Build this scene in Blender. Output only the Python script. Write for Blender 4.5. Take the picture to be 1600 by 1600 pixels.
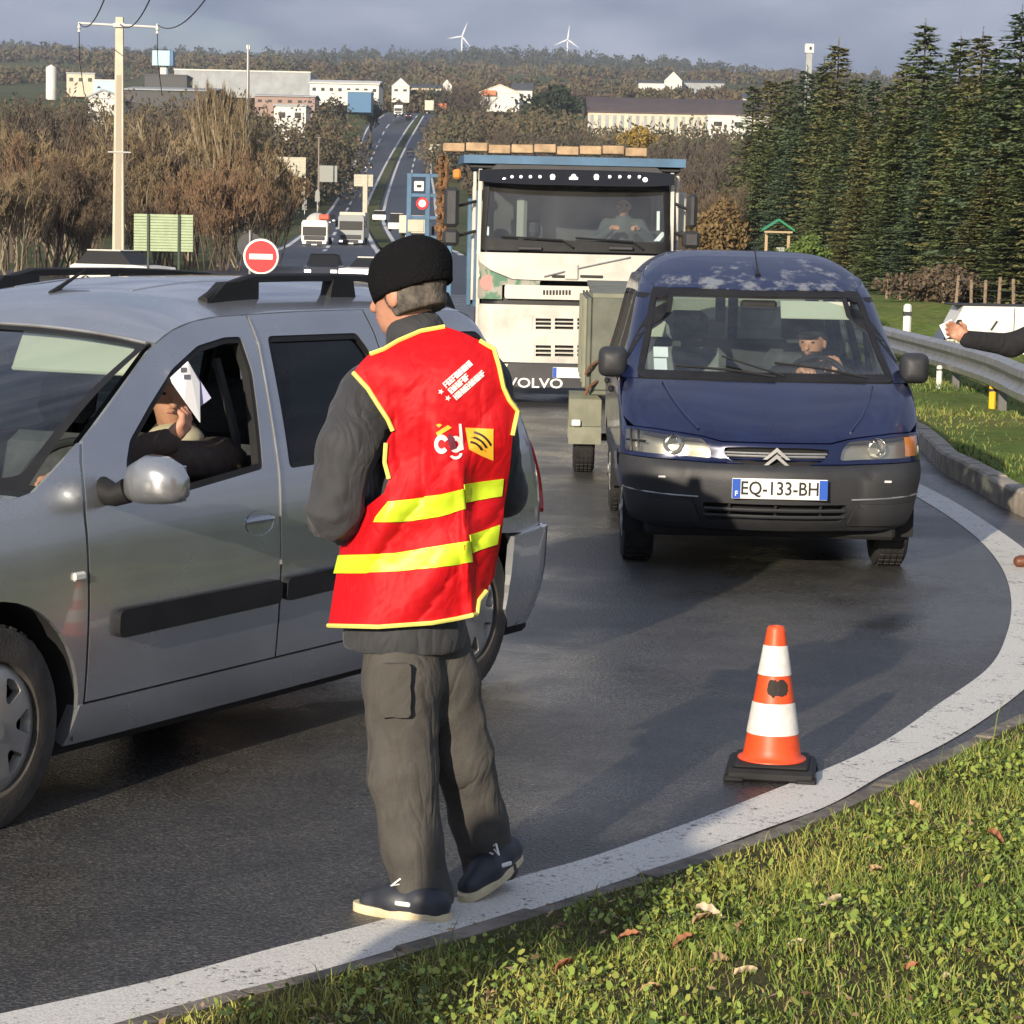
import bpy, bmesh, math, random
import numpy as np
from mathutils import Vector, Matrix, Quaternion
from mathutils.geometry import delaunay_2d_cdt
for o in list(bpy.data.objects): bpy.data.objects.remove(o, do_unlink=True)
SC = bpy.context.scene
COL = SC.collection
R = math.radians
PI = math.pi
random.seed(7)
RNG = np.random.default_rng(11)

# ---------------------------------------------------------------- camera
CAM_H, CAM_P, CAM_R, CAM_F = 1.75, R(6.08), R(1.25), 3800.0   # height, pitch down, roll, focal length in photo pixels
cd = bpy.data.cameras.new('camera'); cam = bpy.data.objects.new('camera', cd); COL.objects.link(cam)
cd.sensor_width = 36.0; cd.lens = 36.0*CAM_F/1600.0; cd.clip_start = 0.1; cd.clip_end = 20000
FW = Vector((0, math.cos(CAM_P), -math.sin(CAM_P))); UP0 = Vector((0, math.sin(CAM_P), math.cos(CAM_P))); RT0 = Vector((1, 0, 0))
RT = math.cos(CAM_R)*RT0 + math.sin(CAM_R)*UP0; UP = -math.sin(CAM_R)*RT0 + math.cos(CAM_R)*UP0
cam.matrix_world = Matrix(((RT.x, UP.x, -FW.x, 0), (RT.y, UP.y, -FW.y, 0), (RT.z, UP.z, -FW.z, CAM_H), (0, 0, 0, 1)))
SC.camera = cam
SC.render.resolution_x = SC.render.resolution_y = 1024

# ---------------------------------------------------------------- sun and sky
SUN_AZ, SUN_EL = R(22.0), R(16.5)        # the light travels towards +Y, turned to +X by SUN_AZ
ld = bpy.data.lights.new('sun', 'SUN'); ld.energy = 5.0; ld.angle = R(0.6); ld.color = (1.0, 0.87, 0.69)
sun = bpy.data.objects.new('sun', ld); COL.objects.link(sun)
sun.rotation_euler = Vector((math.sin(SUN_AZ)*math.cos(SUN_EL), math.cos(SUN_AZ)*math.cos(SUN_EL), -math.sin(SUN_EL))).to_track_quat('-Z', 'Y').to_euler()
sun.location = (-10, -20, 20)
W = bpy.data.worlds.new('World'); SC.world = W; W.use_nodes = True
def build_world():
    nt = W.node_tree; N = nt.nodes; L = nt.links
    for n in list(N): N.remove(n)
    out = N.new('ShaderNodeOutputWorld'); bg = N.new('ShaderNodeBackground'); L.new(bg.outputs[0], out.inputs[0])
    sky = N.new('ShaderNodeTexSky'); sky.sky_type = 'NISHITA'; sky.sun_disc = False
    sky.sun_elevation = SUN_EL; sky.sun_rotation = R(180)+SUN_AZ; sky.air_density = 1.0; sky.dust_density = 1.5
    tc = N.new('ShaderNodeTexCoord'); mp = N.new('ShaderNodeMapping'); mp.inputs['Scale'].default_value = (1.0, 1.0, 3.2)
    L.new(tc.outputs['Generated'], mp.inputs['Vector'])
    nz = N.new('ShaderNodeTexNoise'); nz.inputs['Scale'].default_value = 3.2; nz.inputs['Detail'].default_value = 7; nz.inputs['Roughness'].default_value = 0.55
    L.new(mp.outputs[0], nz.inputs['Vector'])
    nz2 = N.new('ShaderNodeTexNoise'); nz2.inputs['Scale'].default_value = 9.0; nz2.inputs['Detail'].default_value = 5
    L.new(mp.outputs[0], nz2.inputs['Vector'])
    cr = N.new('ShaderNodeValToRGB'); cr.color_ramp.elements[0].position = 0.20; cr.color_ramp.elements[1].position = 0.40
    L.new(nz.outputs['Fac'], cr.inputs[0])
    cc = N.new('ShaderNodeValToRGB'); cc.color_ramp.elements[0].position = 0.36; cc.color_ramp.elements[1].position = 0.66
    cc.color_ramp.elements[0].color = (1.35, 1.72, 2.7, 1); cc.color_ramp.elements[1].color = (3.2, 3.55, 4.5, 1)
    L.new(nz2.outputs['Fac'], cc.inputs[0])
    mx = N.new('ShaderNodeMix'); mx.data_type = 'RGBA'; L.new(cr.outputs[0], mx.inputs['Factor']); L.new(sky.outputs[0], mx.inputs['A']); L.new(cc.outputs[0], mx.inputs['B'])
    L.new(mx.outputs['Result'], bg.inputs['Color']); bg.inputs['Strength'].default_value = 0.105
build_world()
SC.view_settings.view_transform = 'Standard'; SC.view_settings.look = 'None'; SC.view_settings.exposure = 0.55; SC.view_settings.gamma = 1.0
SC.view_settings.use_curve_mapping = False

# ---------------------------------------------------------------- photograph pixel -> direction helpers
def ray(px, py): return FW + RT*((px-800)/CAM_F) - UP*((py-800)/CAM_F)
def gp(px, py, z=0.0):
    d = ray(px, py); t = (z-CAM_H)/d.z; return Vector((0, 0, CAM_H)) + d*t
def at(px, py, Y):
    d = ray(px, py); return Vector((0, 0, CAM_H)) + d*(Y/d.y)

# ---------------------------------------------------------------- materials
MATS = {}
def mat(name, col, rough=0.6, metal=0.0, coat=0.0, spec=0.5, var=0.0, vscale=5.0, col2=None, bump=0.0, bscale=40.0, emit=None, rvar=0.0, detail=6, coords='Object', trans=0.0, sheen=0.0, coatr=0.06, lo=0.35, hi=0.65):
    m = bpy.data.materials.new(name); m.use_nodes = True; nt = m.node_tree; N = nt.nodes; L = nt.links
    b = N['Principled BSDF']; b.inputs['Base Color'].default_value = (*col, 1); b.inputs['Roughness'].default_value = rough
    b.inputs['Metallic'].default_value = metal; b.inputs['Coat Weight'].default_value = coat; b.inputs['Coat Roughness'].default_value = coatr
    b.inputs['Specular IOR Level'].default_value = spec
    if sheen: b.inputs['Sheen Weight'].default_value = sheen
    if emit: b.inputs['Emission Color'].default_value = (*emit[:3], 1); b.inputs['Emission Strength'].default_value = emit[3]
    if var or bump or rvar or col2:
        tc = N.new('ShaderNodeTexCoord')
        n1 = N.new('ShaderNodeTexNoise'); n1.inputs['Scale'].default_value = vscale; n1.inputs['Detail'].default_value = detail; n1.inputs['Roughness'].default_value = 0.6
        L.new(tc.outputs[coords], n1.inputs['Vector'])
        cr = N.new('ShaderNodeValToRGB'); cr.color_ramp.elements[0].position = lo; cr.color_ramp.elements[1].position = hi
        c2 = col2 if col2 else tuple(c*(1-var) for c in col)
        c1 = col if col2 else tuple(min(1, c*(1+var)) for c in col)
        cr.color_ramp.elements[0].color = (*c2, 1); cr.color_ramp.elements[1].color = (*c1, 1)
        L.new(n1.outputs['Fac'], cr.inputs[0]); L.new(cr.outputs[0], b.inputs['Base Color'])
        if rvar:
            mr = N.new('ShaderNodeMapRange'); mr.inputs['From Min'].default_value = 0.3; mr.inputs['From Max'].default_value = 0.7
            mr.inputs['To Min'].default_value = max(0.02, rough-rvar); mr.inputs['To Max'].default_value = min(1, rough+rvar)
            L.new(n1.outputs['Fac'], mr.inputs[0]); L.new(mr.outputs[0], b.inputs['Roughness'])
        if bump:
            n2 = N.new('ShaderNodeTexNoise'); n2.inputs['Scale'].default_value = bscale; n2.inputs['Detail'].default_value = 4
            L.new(tc.outputs[coords], n2.inputs['Vector'])
            bp = N.new('ShaderNodeBump'); bp.inputs['Strength'].default_value = bump; bp.inputs['Distance'].default_value = 0.01
            L.new(n2.outputs['Fac'], bp.inputs['Height']); L.new(bp.outputs[0], b.inputs['Normal'])
    if trans:
        b.inputs['Transmission Weight'].default_value = trans
    MATS[name] = m
    return m
def glass_mat(name, tint, refl=0.10, grough=0.02, dirt=0.0):
    m = bpy.data.materials.new(name); m.use_nodes = True; nt = m.node_tree; N = nt.nodes; L = nt.links
    for n in list(N): N.remove(n)
    out = N.new('ShaderNodeOutputMaterial'); tr = N.new('ShaderNodeBsdfTransparent'); tr.inputs[0].default_value = (*tint, 1)
    gl = N.new('ShaderNodeBsdfGlossy'); gl.inputs['Roughness'].default_value = grough; gl.inputs[0].default_value = (1, 1, 1, 1)
    lw = N.new('ShaderNodeLayerWeight'); lw.inputs['Blend'].default_value = 0.5
    pw = N.new('ShaderNodeMath'); pw.operation = 'POWER'; pw.inputs[1].default_value = 4.5; L.new(lw.outputs['Facing'], pw.inputs[0])
    ad = N.new('ShaderNodeMath'); ad.operation = 'MULTIPLY_ADD'; ad.inputs[1].default_value = 0.9; ad.inputs[2].default_value = max(0.02, 0.045+refl); ad.use_clamp = True
    L.new(pw.outputs[0], ad.inputs[0])
    mx = N.new('ShaderNodeMixShader'); L.new(ad.outputs[0], mx.inputs[0]); L.new(tr.outputs[0], mx.inputs[1]); L.new(gl.outputs[0], mx.inputs[2])
    last = mx
    if dirt:
        df = N.new('ShaderNodeBsdfDiffuse'); df.inputs[0].default_value = (0.5, 0.48, 0.44, 1)
        tc = N.new('ShaderNodeTexCoord'); nz = N.new('ShaderNodeTexNoise'); nz.inputs['Scale'].default_value = 2.5; nz.inputs['Detail'].default_value = 6
        L.new(tc.outputs['Object'], nz.inputs['Vector'])
        ml = N.new('ShaderNodeMath'); ml.operation = 'MULTIPLY'; ml.inputs[1].default_value = dirt; L.new(nz.outputs['Fac'], ml.inputs[0])
        m2 = N.new('ShaderNodeMixShader'); L.new(ml.outputs[0], m2.inputs[0]); L.new(mx.outputs[0], m2.inputs[1]); L.new(df.outputs[0], m2.inputs[2]); last = m2
    L.new(last.outputs[0], out.inputs[0]); MATS[name] = m
    return m

# ---------------------------------------------------------------- object helpers
def link(o, parent=None):
    COL.objects.link(o)
    if parent is not None: o.parent = parent
    return o
def mobj(name, verts, faces, m, parent=None, smooth=True, angle=None, normals=None):
    me = bpy.data.meshes.new(name)
    me.from_pydata([tuple(map(float, v)) for v in verts], [], [tuple(map(int, f)) for f in faces]); me.update()
    me.materials.append(m)
    if smooth: me.polygons.foreach_set('use_smooth', [True]*len(me.polygons))
    if smooth and angle is not None:
        try: me.set_sharp_from_angle(angle=angle)
        except Exception: pass
    if normals is not None: me.normals_split_custom_set_from_vertices([tuple(n) for n in normals])
    return link(bpy.data.objects.new(name, me), parent)
def npobj(name, V, F, m, parent=None, smooth=True, mats=None, matidx=None):
    """V (n,3), F (k,3) or (k,4) numpy"""
    V = np.asarray(V, np.float32); F = np.asarray(F, np.int32); me = bpy.data.meshes.new(name); k = F.shape[1]
    me.vertices.add(len(V)); me.vertices.foreach_set('co', V.ravel())
    me.loops.add(F.size); me.loops.foreach_set('vertex_index', F.ravel())
    me.polygons.add(len(F)); me.polygons.foreach_set('loop_start', np.arange(0, F.size, k, dtype=np.int32))
    try: me.polygons.foreach_set('loop_total', np.full(len(F), k, np.int32))
    except Exception: pass
    if smooth: me.polygons.foreach_set('use_smooth', np.ones(len(F), bool))
    for mm in (mats or [m]): me.materials.append(mm)
    if matidx is not None: me.polygons.foreach_set('material_index', np.asarray(matidx, np.int32))
    me.update(calc_edges=True); me.validate()
    return link(bpy.data.objects.new(name, me), parent)
def tag(o, label=None, cat=None, group=None, kind=None):
    if label: o['label'] = label
    if cat: o['category'] = cat
    if group: o['group'] = group
    if kind: o['kind'] = kind
    return o
def thing(name, label, cat, loc=(0, 0, 0), rz=0.0, group=None):
    o = bpy.data.objects.new(name, None); o.empty_display_size = 0.1; COL.objects.link(o)
    o.location = loc; o.rotation_euler = (0, 0, rz)
    return tag(o, label, cat, group)
def struct(o): o['kind'] = 'structure'; return o
def copy_tree(o, parent=None):
    c = o.copy(); COL.objects.link(c); c.parent = parent
    for ch in list(o.children): copy_tree(ch, c)
    return c
class MB:
    def __init__(s): s.v = []; s.f = []; s.M = Matrix.Identity(4)
    def add(s, vs, fs):
        n = len(s.v); s.v += [tuple(s.M @ Vector(p)) for p in vs]; s.f += [tuple(i+n for i in f) for f in fs]; return s
    def box(s, c, d, b=0.0, rot=None):
        cx, cy, cz = c; x, y, z = d[0]/2, d[1]/2, d[2]/2
        b = min(b, x*0.98, y*0.98, z*0.98); vs = []; fs = []
        rm = rot.to_matrix() if rot is not None else None
        def P(p):
            p = Vector(p)
            if rm is not None: p = rm @ p
            return (p.x+cx, p.y+cy, p.z+cz)
        if b <= 0:
            vs = [P((sx*x, sy*y, sz*z)) for sx in (-1, 1) for sy in (-1, 1) for sz in (-1, 1)]
            fs = [(0, 1, 3, 2), (4, 6, 7, 5), (0, 4, 5, 1), (2, 3, 7, 6), (0, 2, 6, 4), (1, 5, 7, 3)]
            return s.add(vs, fs)
        idx = {}
        for sx in (-1, 1):
            for sy in (-1, 1):
                for sz in (-1, 1):
                    for ax in range(3):
                        p = [sx*(x-b), sy*(y-b), sz*(z-b)]; p[ax] = (sx*x, sy*y, sz*z)[ax]
                        idx[(sx, sy, sz, ax)] = len(vs); vs.append(P(p))
        for ax in range(3):
            o1, o2 = [(1, 2), (2, 0), (0, 1)][ax]
            for sg in (-1, 1):
                q = []
                for a, c_ in ((-1, -1), (1, -1), (1, 1), (-1, 1)):
                    k = [0, 0, 0]; k[ax] = sg; k[o1] = a; k[o2] = c_; q.append(idx[(*k, ax)])
                fs.append(tuple(q) if sg > 0 else tuple(q[::-1]))
        for ax in range(3):
            o1, o2 = [(1, 2), (2, 0), (0, 1)][ax]
            for a in (-1, 1):
                for c_ in (-1, 1):
                    k1 = [0, 0, 0]; k1[o1] = a; k1[o2] = c_; k2 = list(k1); k1[ax] = -1; k2[ax] = 1
                    q = (idx[(*k1, o1)], idx[(*k2, o1)], idx[(*k2, o2)], idx[(*k1, o2)])
                    fs.append(q if a*c_ > 0 else q[::-1])
        for sx in (-1, 1):
            for sy in (-1, 1):
                for sz in (-1, 1):
                    t = tuple(idx[(sx, sy, sz, ax)] for ax in range(3)); fs.append(t if sx*sy*sz > 0 else t[::-1])
        return s.add(vs, fs)
    def tube(s, pts, r, n=8, caps=True):
        pts = [Vector(p) for p in pts]; rs = r if isinstance(r, (list, tuple)) else [r]*len(pts)
        vs = []; fs = []; prev = None
        for i, p in enumerate(pts):
            d = (pts[min(i+1, len(pts)-1)] - pts[max(i-1, 0)])
            d = d.normalized() if d.length > 1e-9 else Vector((0, 0, 1))
            if prev is None:
                a = Vector((0, 0, 1)) if abs(d.z) < 0.9 else Vector((1, 0, 0)); u = d.cross(a).normalized()
            else:
                u = prev - d*prev.dot(d); u = u.normalized() if u.length > 1e-6 else d.orthogonal().normalized()
            prev = u; w = d.cross(u)
            for k in range(n):
                an = 2*PI*k/n; vs.append(tuple(p + (u*math.cos(an) + w*math.sin(an))*rs[i]))
        for i in range(len(pts)-1):
            for k in range(n):
                a = i*n+k; b = i*n+(k+1) % n; fs.append((a, b, b+n, a+n))
        if caps: fs.append(tuple(range(n))[::-1]); fs.append(tuple(range((len(pts)-1)*n, len(pts)*n)))
        return s.add(vs, fs)
    def lathe(s, prof, n=24, c=(0, 0, 0), axis='z', close=False):
        vs = []; fs = []; m = len(prof)
        for k in range(n):
            a = 2*PI*k/n
            for r, h in prof:
                x, y = r*math.cos(a), r*math.sin(a)
                p = {'z': (x, y, h), 'y': (y, h, x), 'x': (h, x, y)}[axis]
                vs.append((p[0]+c[0], p[1]+c[1], p[2]+c[2]))
        for k in range(n):
            k2 = (k+1) % n
            for i in range(m-1):
                fs.append((k*m+i, k2*m+i, k2*m+i+1, k*m+i+1))
            if close: fs.append((k*m+m-1, k2*m+m-1, k2*m, k*m))
        return s.add(vs, fs)
    def prism(s, poly, h0, h1, plane='xy'):
        """poly 2d list, extruded along the third axis"""
        n = len(poly)
        def P(a, b, h): return {'xy': (a, b, h), 'xz': (a, h, b), 'yz': (h, a, b)}[plane]
        vs = [P(a, b, h0) for a, b in poly] + [P(a, b, h1) for a, b in poly]
        fs = [tuple(range(n))[::-1], tuple(range(n, 2*n))] + [(i, (i+1) % n, n+(i+1) % n, n+i) for i in range(n)]
        return s.add(vs, fs)
    def loft(s, rings, caps=True, closed=True):
        n = len(rings[0]); vs = [p for r in rings for p in r]; fs = []
        for i in range(len(rings)-1):
            for k in range(n if closed else n-1):
                a = i*n+k; b = i*n+(k+1) % n; fs.append((a, b, b+n, a+n))
        if caps and closed: fs.append(tuple(range(n))[::-1]); fs.append(tuple(range((len(rings)-1)*n, len(rings)*n)))
        return s.add(vs, fs)
    def build(s, name, m, parent=None, smooth=True, angle=R(35), fix=True):
        o = mobj(name, s.v, s.f, m, None, False)
        if fix:
            bm = bmesh.new(); bm.from_mesh(o.data); bmesh.ops.recalc_face_normals(bm, faces=bm.faces); bm.to_mesh(o.data); bm.free()
        if smooth:
            o.data.polygons.foreach_set('use_smooth', [True]*len(o.data.polygons))
            try: o.data.set_sharp_from_angle(angle=angle)
            except Exception: pass
        if parent is not None: o.parent = parent
        return o
def lerp_tab(tab, x):
    xs = [t[0] for t in tab]; ys = [t[1] for t in tab]
    return np.interp(x, xs, ys)
def smooth_tab(tab, x):
    """monotone-ish cubic (Catmull) through a table, scalar or array"""
    xs = np.array([t[0] for t in tab], float); ys = np.array([t[1] for t in tab], float)
    x = np.clip(np.asarray(x, float), xs[0], xs[-1]); i = np.clip(np.searchsorted(xs, x)-1, 0, len(xs)-2)
    h = np.diff(xs); d = np.diff(ys)/h; m = np.empty_like(ys); m[0] = d[0]; m[-1] = d[-1]
    for k in range(1, len(ys)-1): m[k] = 0 if d[k-1]*d[k] <= 0 else 2*d[k-1]*d[k]/(d[k-1]+d[k])
    t = (x-xs[i])/h[i]; t2 = t*t; t3 = t2*t
    return (2*t3-3*t2+1)*ys[i] + (t3-2*t2+t)*h[i]*m[i] + (-2*t3+3*t2)*ys[i+1] + (t3-t2)*h[i]*m[i+1]
def inpoly(P, poly):
    P = np.asarray(P, float); q = np.asarray(poly, float); x, y = P[:, 0], P[:, 1]; r = np.zeros(len(P), bool); j = len(q)-1
    for i in range(len(q)):
        xi, yi = q[i]; xj, yj = q[j]
        if yi != yj:
            c = ((yi > y) != (yj > y)) & (x < (xj-xi)*(y-yi)/(yj-yi)+xi); r ^= c
        j = i
    return r
def densify(poly, res, closed=True):
    out = []; n = len(poly)
    for i in range(n if closed else n-1):
        a = np.array(poly[i], float); b = np.array(poly[(i+1) % n], float); k = max(1, int(math.ceil(np.linalg.norm(b-a)/res)))
        for t in range(k): out.append(tuple(a+(b-a)*t/k))
    if not closed: out.append(tuple(poly[-1]))
    return out
def roundpoly(poly, r, n=4, keep=()):
    """round the corners of a 2d polygon"""
    out = []; m = len(poly)
    for i in range(m):
        p = np.array(poly[i], float); a = np.array(poly[i-1], float); b = np.array(poly[(i+1) % m], float)
        if i in keep: out.append(tuple(p)); continue
        la, lb = np.linalg.norm(a-p), np.linalg.norm(b-p); rr = min(r, la*0.45, lb*0.45)
        p0 = p+(a-p)/la*rr; p1 = p+(b-p)/lb*rr
        for k in range(n+1):
            t = k/n; out.append(tuple((1-t)**2*p0+2*t*(1-t)*p+t*t*p1))
    return out
def shrink(poly, d):
    """offset polygon inwards (small d)"""
    q = np.asarray(poly, float); n = len(q); ar = 0.5*np.sum(q[:, 0]*np.roll(q[:, 1], -1)-np.roll(q[:, 0], -1)*q[:, 1]); sg = 1 if ar > 0 else -1
    out = []
    for i in range(n):
        e1 = q[i]-q[i-1]; e2 = q[(i+1) % n]-q[i]; n1 = np.array([-e1[1], e1[0]])*sg; n2 = np.array([-e2[1], e2[0]])*sg
        l1 = np.linalg.norm(n1) or 1; l2 = np.linalg.norm(n2) or 1; nn = n1/l1+n2/l2; l = np.linalg.norm(nn)
        if l < 1e-6: nn = n1/l1; l = 1
        nn = nn/l; c = max(0.35, nn@(n1/l1)); out.append(tuple(q[i]+nn*d/c))
    return out
def panel(name, poly, fn, m, parent=None, res=0.05, holes=(), depth=0.015, off=0.0, flip=False, smooth=True):
    """a 2d outline (with holes) laid on the surface fn(u,v)->xyz, with a folded edge of the given depth"""
    pts = []; edges = []
    def loop(pl):
        n0 = len(pts); d = densify(pl, res); pts.extend(d)
        for i in range(len(d)): edges.append((n0+i, n0+(i+1) % len(d)))
    loop(poly)
    for h in holes: loop(h)
    q = np.asarray(poly); lo = q.min(0); hi = q.max(0)
    g = np.stack(np.meshgrid(np.arange(lo[0]+res*0.5, hi[0], res), np.arange(lo[1]+res*0.5, hi[1], res), indexing='ij'), -1).reshape(-1, 2)
    if len(g):
        ok = inpoly(g, poly)
        for h in holes: ok &= ~inpoly(g, h)
        g = g[ok]; B = np.asarray(pts)
        if len(g):
            dm = np.array([((B-p)**2).sum(1).min() for p in g]); g = g[dm > (0.45*res)**2]; pts.extend(map(tuple, g))
    vo, eo, fo, _, _, _ = delaunay_2d_cdt([Vector(p) for p in pts], edges, [], 0, 1e-6)
    P2 = np.array([tuple(v) for v in vo]); T = np.array([f for f in fo if len(f) == 3])
    c = P2[T].mean(1); ok = inpoly(c, poly)
    for h in holes: ok &= ~inpoly(c, h)
    T = T[ok]
    V = np.array([fn(u, v) for u, v in P2], float); e = 1e-3
    du = np.array([fn(u+e, v) for u, v in P2])-np.array([fn(u-e, v) for u, v in P2]); dv = np.array([fn(u, v+e) for u, v in P2])-np.array([fn(u, v-e) for u, v in P2])
    Nn = np.cross(du, dv); l = np.linalg.norm(Nn, axis=1, keepdims=True); l[l < 1e-12] = 1; Nn = Nn/l*(-1 if flip else 1)
    if flip: T = T[:, ::-1]
    V = V+Nn*off
    # consistent winding
    a = np.cross(V[T[:, 1]]-V[T[:, 0]], V[T[:, 2]]-V[T[:, 0]]); bad = (a*Nn[T[:, 0]]).sum(1) < 0; T[bad] = T[bad][:, ::-1]
    F = [tuple(t) for t in T]; VV = [tuple(p) for p in V]; NN = [tuple(x) for x in Nn]
    if depth:
        cnt = {}
        for t in F:
            for i in range(3):
                a_, b_ = t[i], t[(i+1) % 3]; cnt[(a_, b_)] = 1
        be = [k for k in cnt if (k[1], k[0]) not in cnt]; dup = {}
        for a_, b_ in be:
            ea = V[b_]-V[a_]; on = np.cross(ea, Nn[a_]); on = on/(np.linalg.norm(on) or 1)
            i0 = len(VV); VV += [tuple(V[a_]), tuple(V[b_]), tuple(V[b_]-Nn[b_]*depth), tuple(V[a_]-Nn[a_]*depth)]
            NN += [tuple(on)]*4; F.append((i0+3, i0+2, i0+1, i0))
            F[-1] = (i0, i0+3, i0+2, i0+1)
    return mobj(name, VV, F, m, parent, True, None, NN)
def text_mesh(s, size=1.0, extr=0.0, align='CENTER', sx=1.0, bold=0.014):
    cu = bpy.data.curves.new('t', 'FONT'); cu.body = s; cu.size = size; cu.extrude = extr; cu.offset = bold*size; cu.align_x = align; cu.align_y = 'CENTER'; cu.resolution_u = 3
    o = bpy.data.objects.new('t', cu); COL.objects.link(o); dg = bpy.context.evaluated_depsgraph_get(); me = bpy.data.meshes.new_from_object(o.evaluated_get(dg))
    V = [(v.co.x*sx, v.co.y, v.co.z) for v in me.vertices]; F = [tuple(p.vertices) for p in me.polygons]
    bpy.data.objects.remove(o); bpy.data.curves.remove(cu); bpy.data.meshes.remove(me)
    return V, F

# ---------------------------------------------------------------- signed-distance sculpting (people)
def surface_nets(f, lo, hi, h):
    lo = np.asarray(lo, float); hi = np.asarray(hi, float); n = np.ceil((hi-lo)/h).astype(int)+1
    ax = [lo[i]+h*np.arange(n[i]) for i in range(3)]
    G = np.stack(np.meshgrid(*ax, indexing='ij'), -1).astype(np.float32)
    v = f(G.reshape(-1, 3)).reshape(n).astype(np.float32); s = v < 0
    cx = [(a, b, c) for a in (0, 1) for b in (0, 1) for c in (0, 1)]
    def sub(A, o): return A[o[0]:n[0]-1+o[0], o[1]:n[1]-1+o[1], o[2]:n[2]-1+o[2]]
    cnt = sum(sub(s, o).astype(np.int8) for o in cx); act = (cnt > 0) & (cnt < 8)
    I = np.argwhere(act); idx = -np.ones(act.shape, np.int64); idx[act] = np.arange(len(I))
    cv = np.stack([v[I[:, 0]+o[0], I[:, 1]+o[1], I[:, 2]+o[2]] for o in cx], 1)
    acc = np.zeros((len(I), 3)); num = np.zeros(len(I))
    for i in range(8):
        for j in range(i+1, 8):
            d = np.array(cx[j])-np.array(cx[i])
            if np.abs(d).sum() != 1: continue
            a, b = cv[:, i], cv[:, j]; m = (a < 0) != (b < 0); t = np.where(m, a/np.where(m, a-b, 1), 0)
            acc += (np.array(cx[i])+t[:, None]*d)*m[:, None]; num += m
    P = lo+h*(I+acc/num[:, None]); Q = []
    for axn in range(3):
        o1, o2 = [(1, 2), (2, 0), (0, 1)][axn]
        sl0 = [slice(1, n[k]-1) for k in range(3)]; sl1 = list(sl0); sl0[axn] = slice(0, n[axn]-1); sl1[axn] = slice(1, n[axn])
        a = s[tuple(sl0)]; b = s[tuple(sl1)]
        for sg in (0, 1):
            E = np.argwhere((a & ~b) if sg == 0 else (~a & b))
            if not len(E): continue
            E = E+1; E[:, axn] -= 1; e1 = np.zeros(3, int); e1[o1] = 1; e2 = np.zeros(3, int); e2[o2] = 1
            q = np.stack([idx[tuple((E-e1-e2).T)], idx[tuple((E-e2).T)], idx[tuple(E.T)], idx[tuple((E-e1).T)]], 1)
            Q.append(q if sg == 0 else q[:, ::-1])
    return P, np.concatenate(Q)
def s_cone(a, b, ra, rb):
    a = np.asarray(a, np.float32); b = np.asarray(b, np.float32)
    def f(p):
        ab = b-a; t = np.clip(((p-a)@ab)/(ab@ab), 0, 1); return np.linalg.norm(p-a-t[:, None]*ab, axis=1)-(ra+(rb-ra)*t)
    return f
def s_ell(c, r, M=None):
    c = np.asarray(c, np.float32); r = np.asarray(r, np.float32)
    def f(p):
        q = p-c
        if M is not None: q = q@M
        k0 = np.linalg.norm(q/r, axis=1); k1 = np.linalg.norm(q/(r*r), axis=1); return k0*(k0-1)/np.maximum(k1, 1e-6)
    return f
def s_union(fs, k=0.03):
    def f(p):
        d = fs[0](p)
        for g_ in fs[1:]:
            e = g_(p); hh = np.clip(0.5+0.5*(e-d)/k, 0, 1); d = e*(1-hh)+d*hh-k*hh*(1-hh)
        return d
    return f
def s_chain(pts, rs, k=0.02): return s_union([s_cone(pts[i], pts[i+1], rs[i], rs[i+1]) for i in range(len(pts)-1)], k)
def creases(f, amp, fr, seed=0, aniso=(.5, .5, 2.0), zones=None):
    """sharp cloth folds; zones = [(centre, radius, gain)] where they gather"""
    g_ = np.random.default_rng(seed); D = g_.normal(size=(5, 3)); D /= np.linalg.norm(D, axis=1)[:, None]; D *= np.array(aniso); ph = g_.uniform(0, 6.28, 5); fq = fr*g_.uniform(0.7, 1.6, 5)
    def q(p):
        n = sum((1-np.abs(np.sin((p@D[i])*fq[i]+ph[i]+1.2*np.sin((p@D[(i+2) % 5])*fq[i]*0.45))))**2.2 for i in range(5))/5
        w = 0.35
        for c, r, gn in (zones or ()): w = w+gn*np.exp(-((p-np.asarray(c, np.float32))**2).sum(1)/(r*r))
        return f(p)-amp*(n-.25)*w
    return q
def wrinkle(f, amp, fr, seed=0, aniso=(1, 1, 1.8)):
    g_ = np.random.default_rng(seed); D = g_.normal(size=(7, 3)); D /= np.linalg.norm(D, axis=1)[:, None]; D *= np.array(aniso); ph = g_.uniform(0, 6.28, 7); fq = fr*g_.uniform(0.6, 1.7, 7)
    def q(p):
        n = sum(np.sin((p@D[i])*fq[i]+ph[i]+1.5*np.sin((p@D[(i+3) % 7])*fq[i]*0.6)) for i in range(7))/7
        return f(p)-amp*n
    return q
def sdf_obj(name, f, lo, hi, h, m, parent):
    P, Q = surface_nets(f, lo, hi, h); return npobj(name, P, Q, m, parent)
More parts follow.
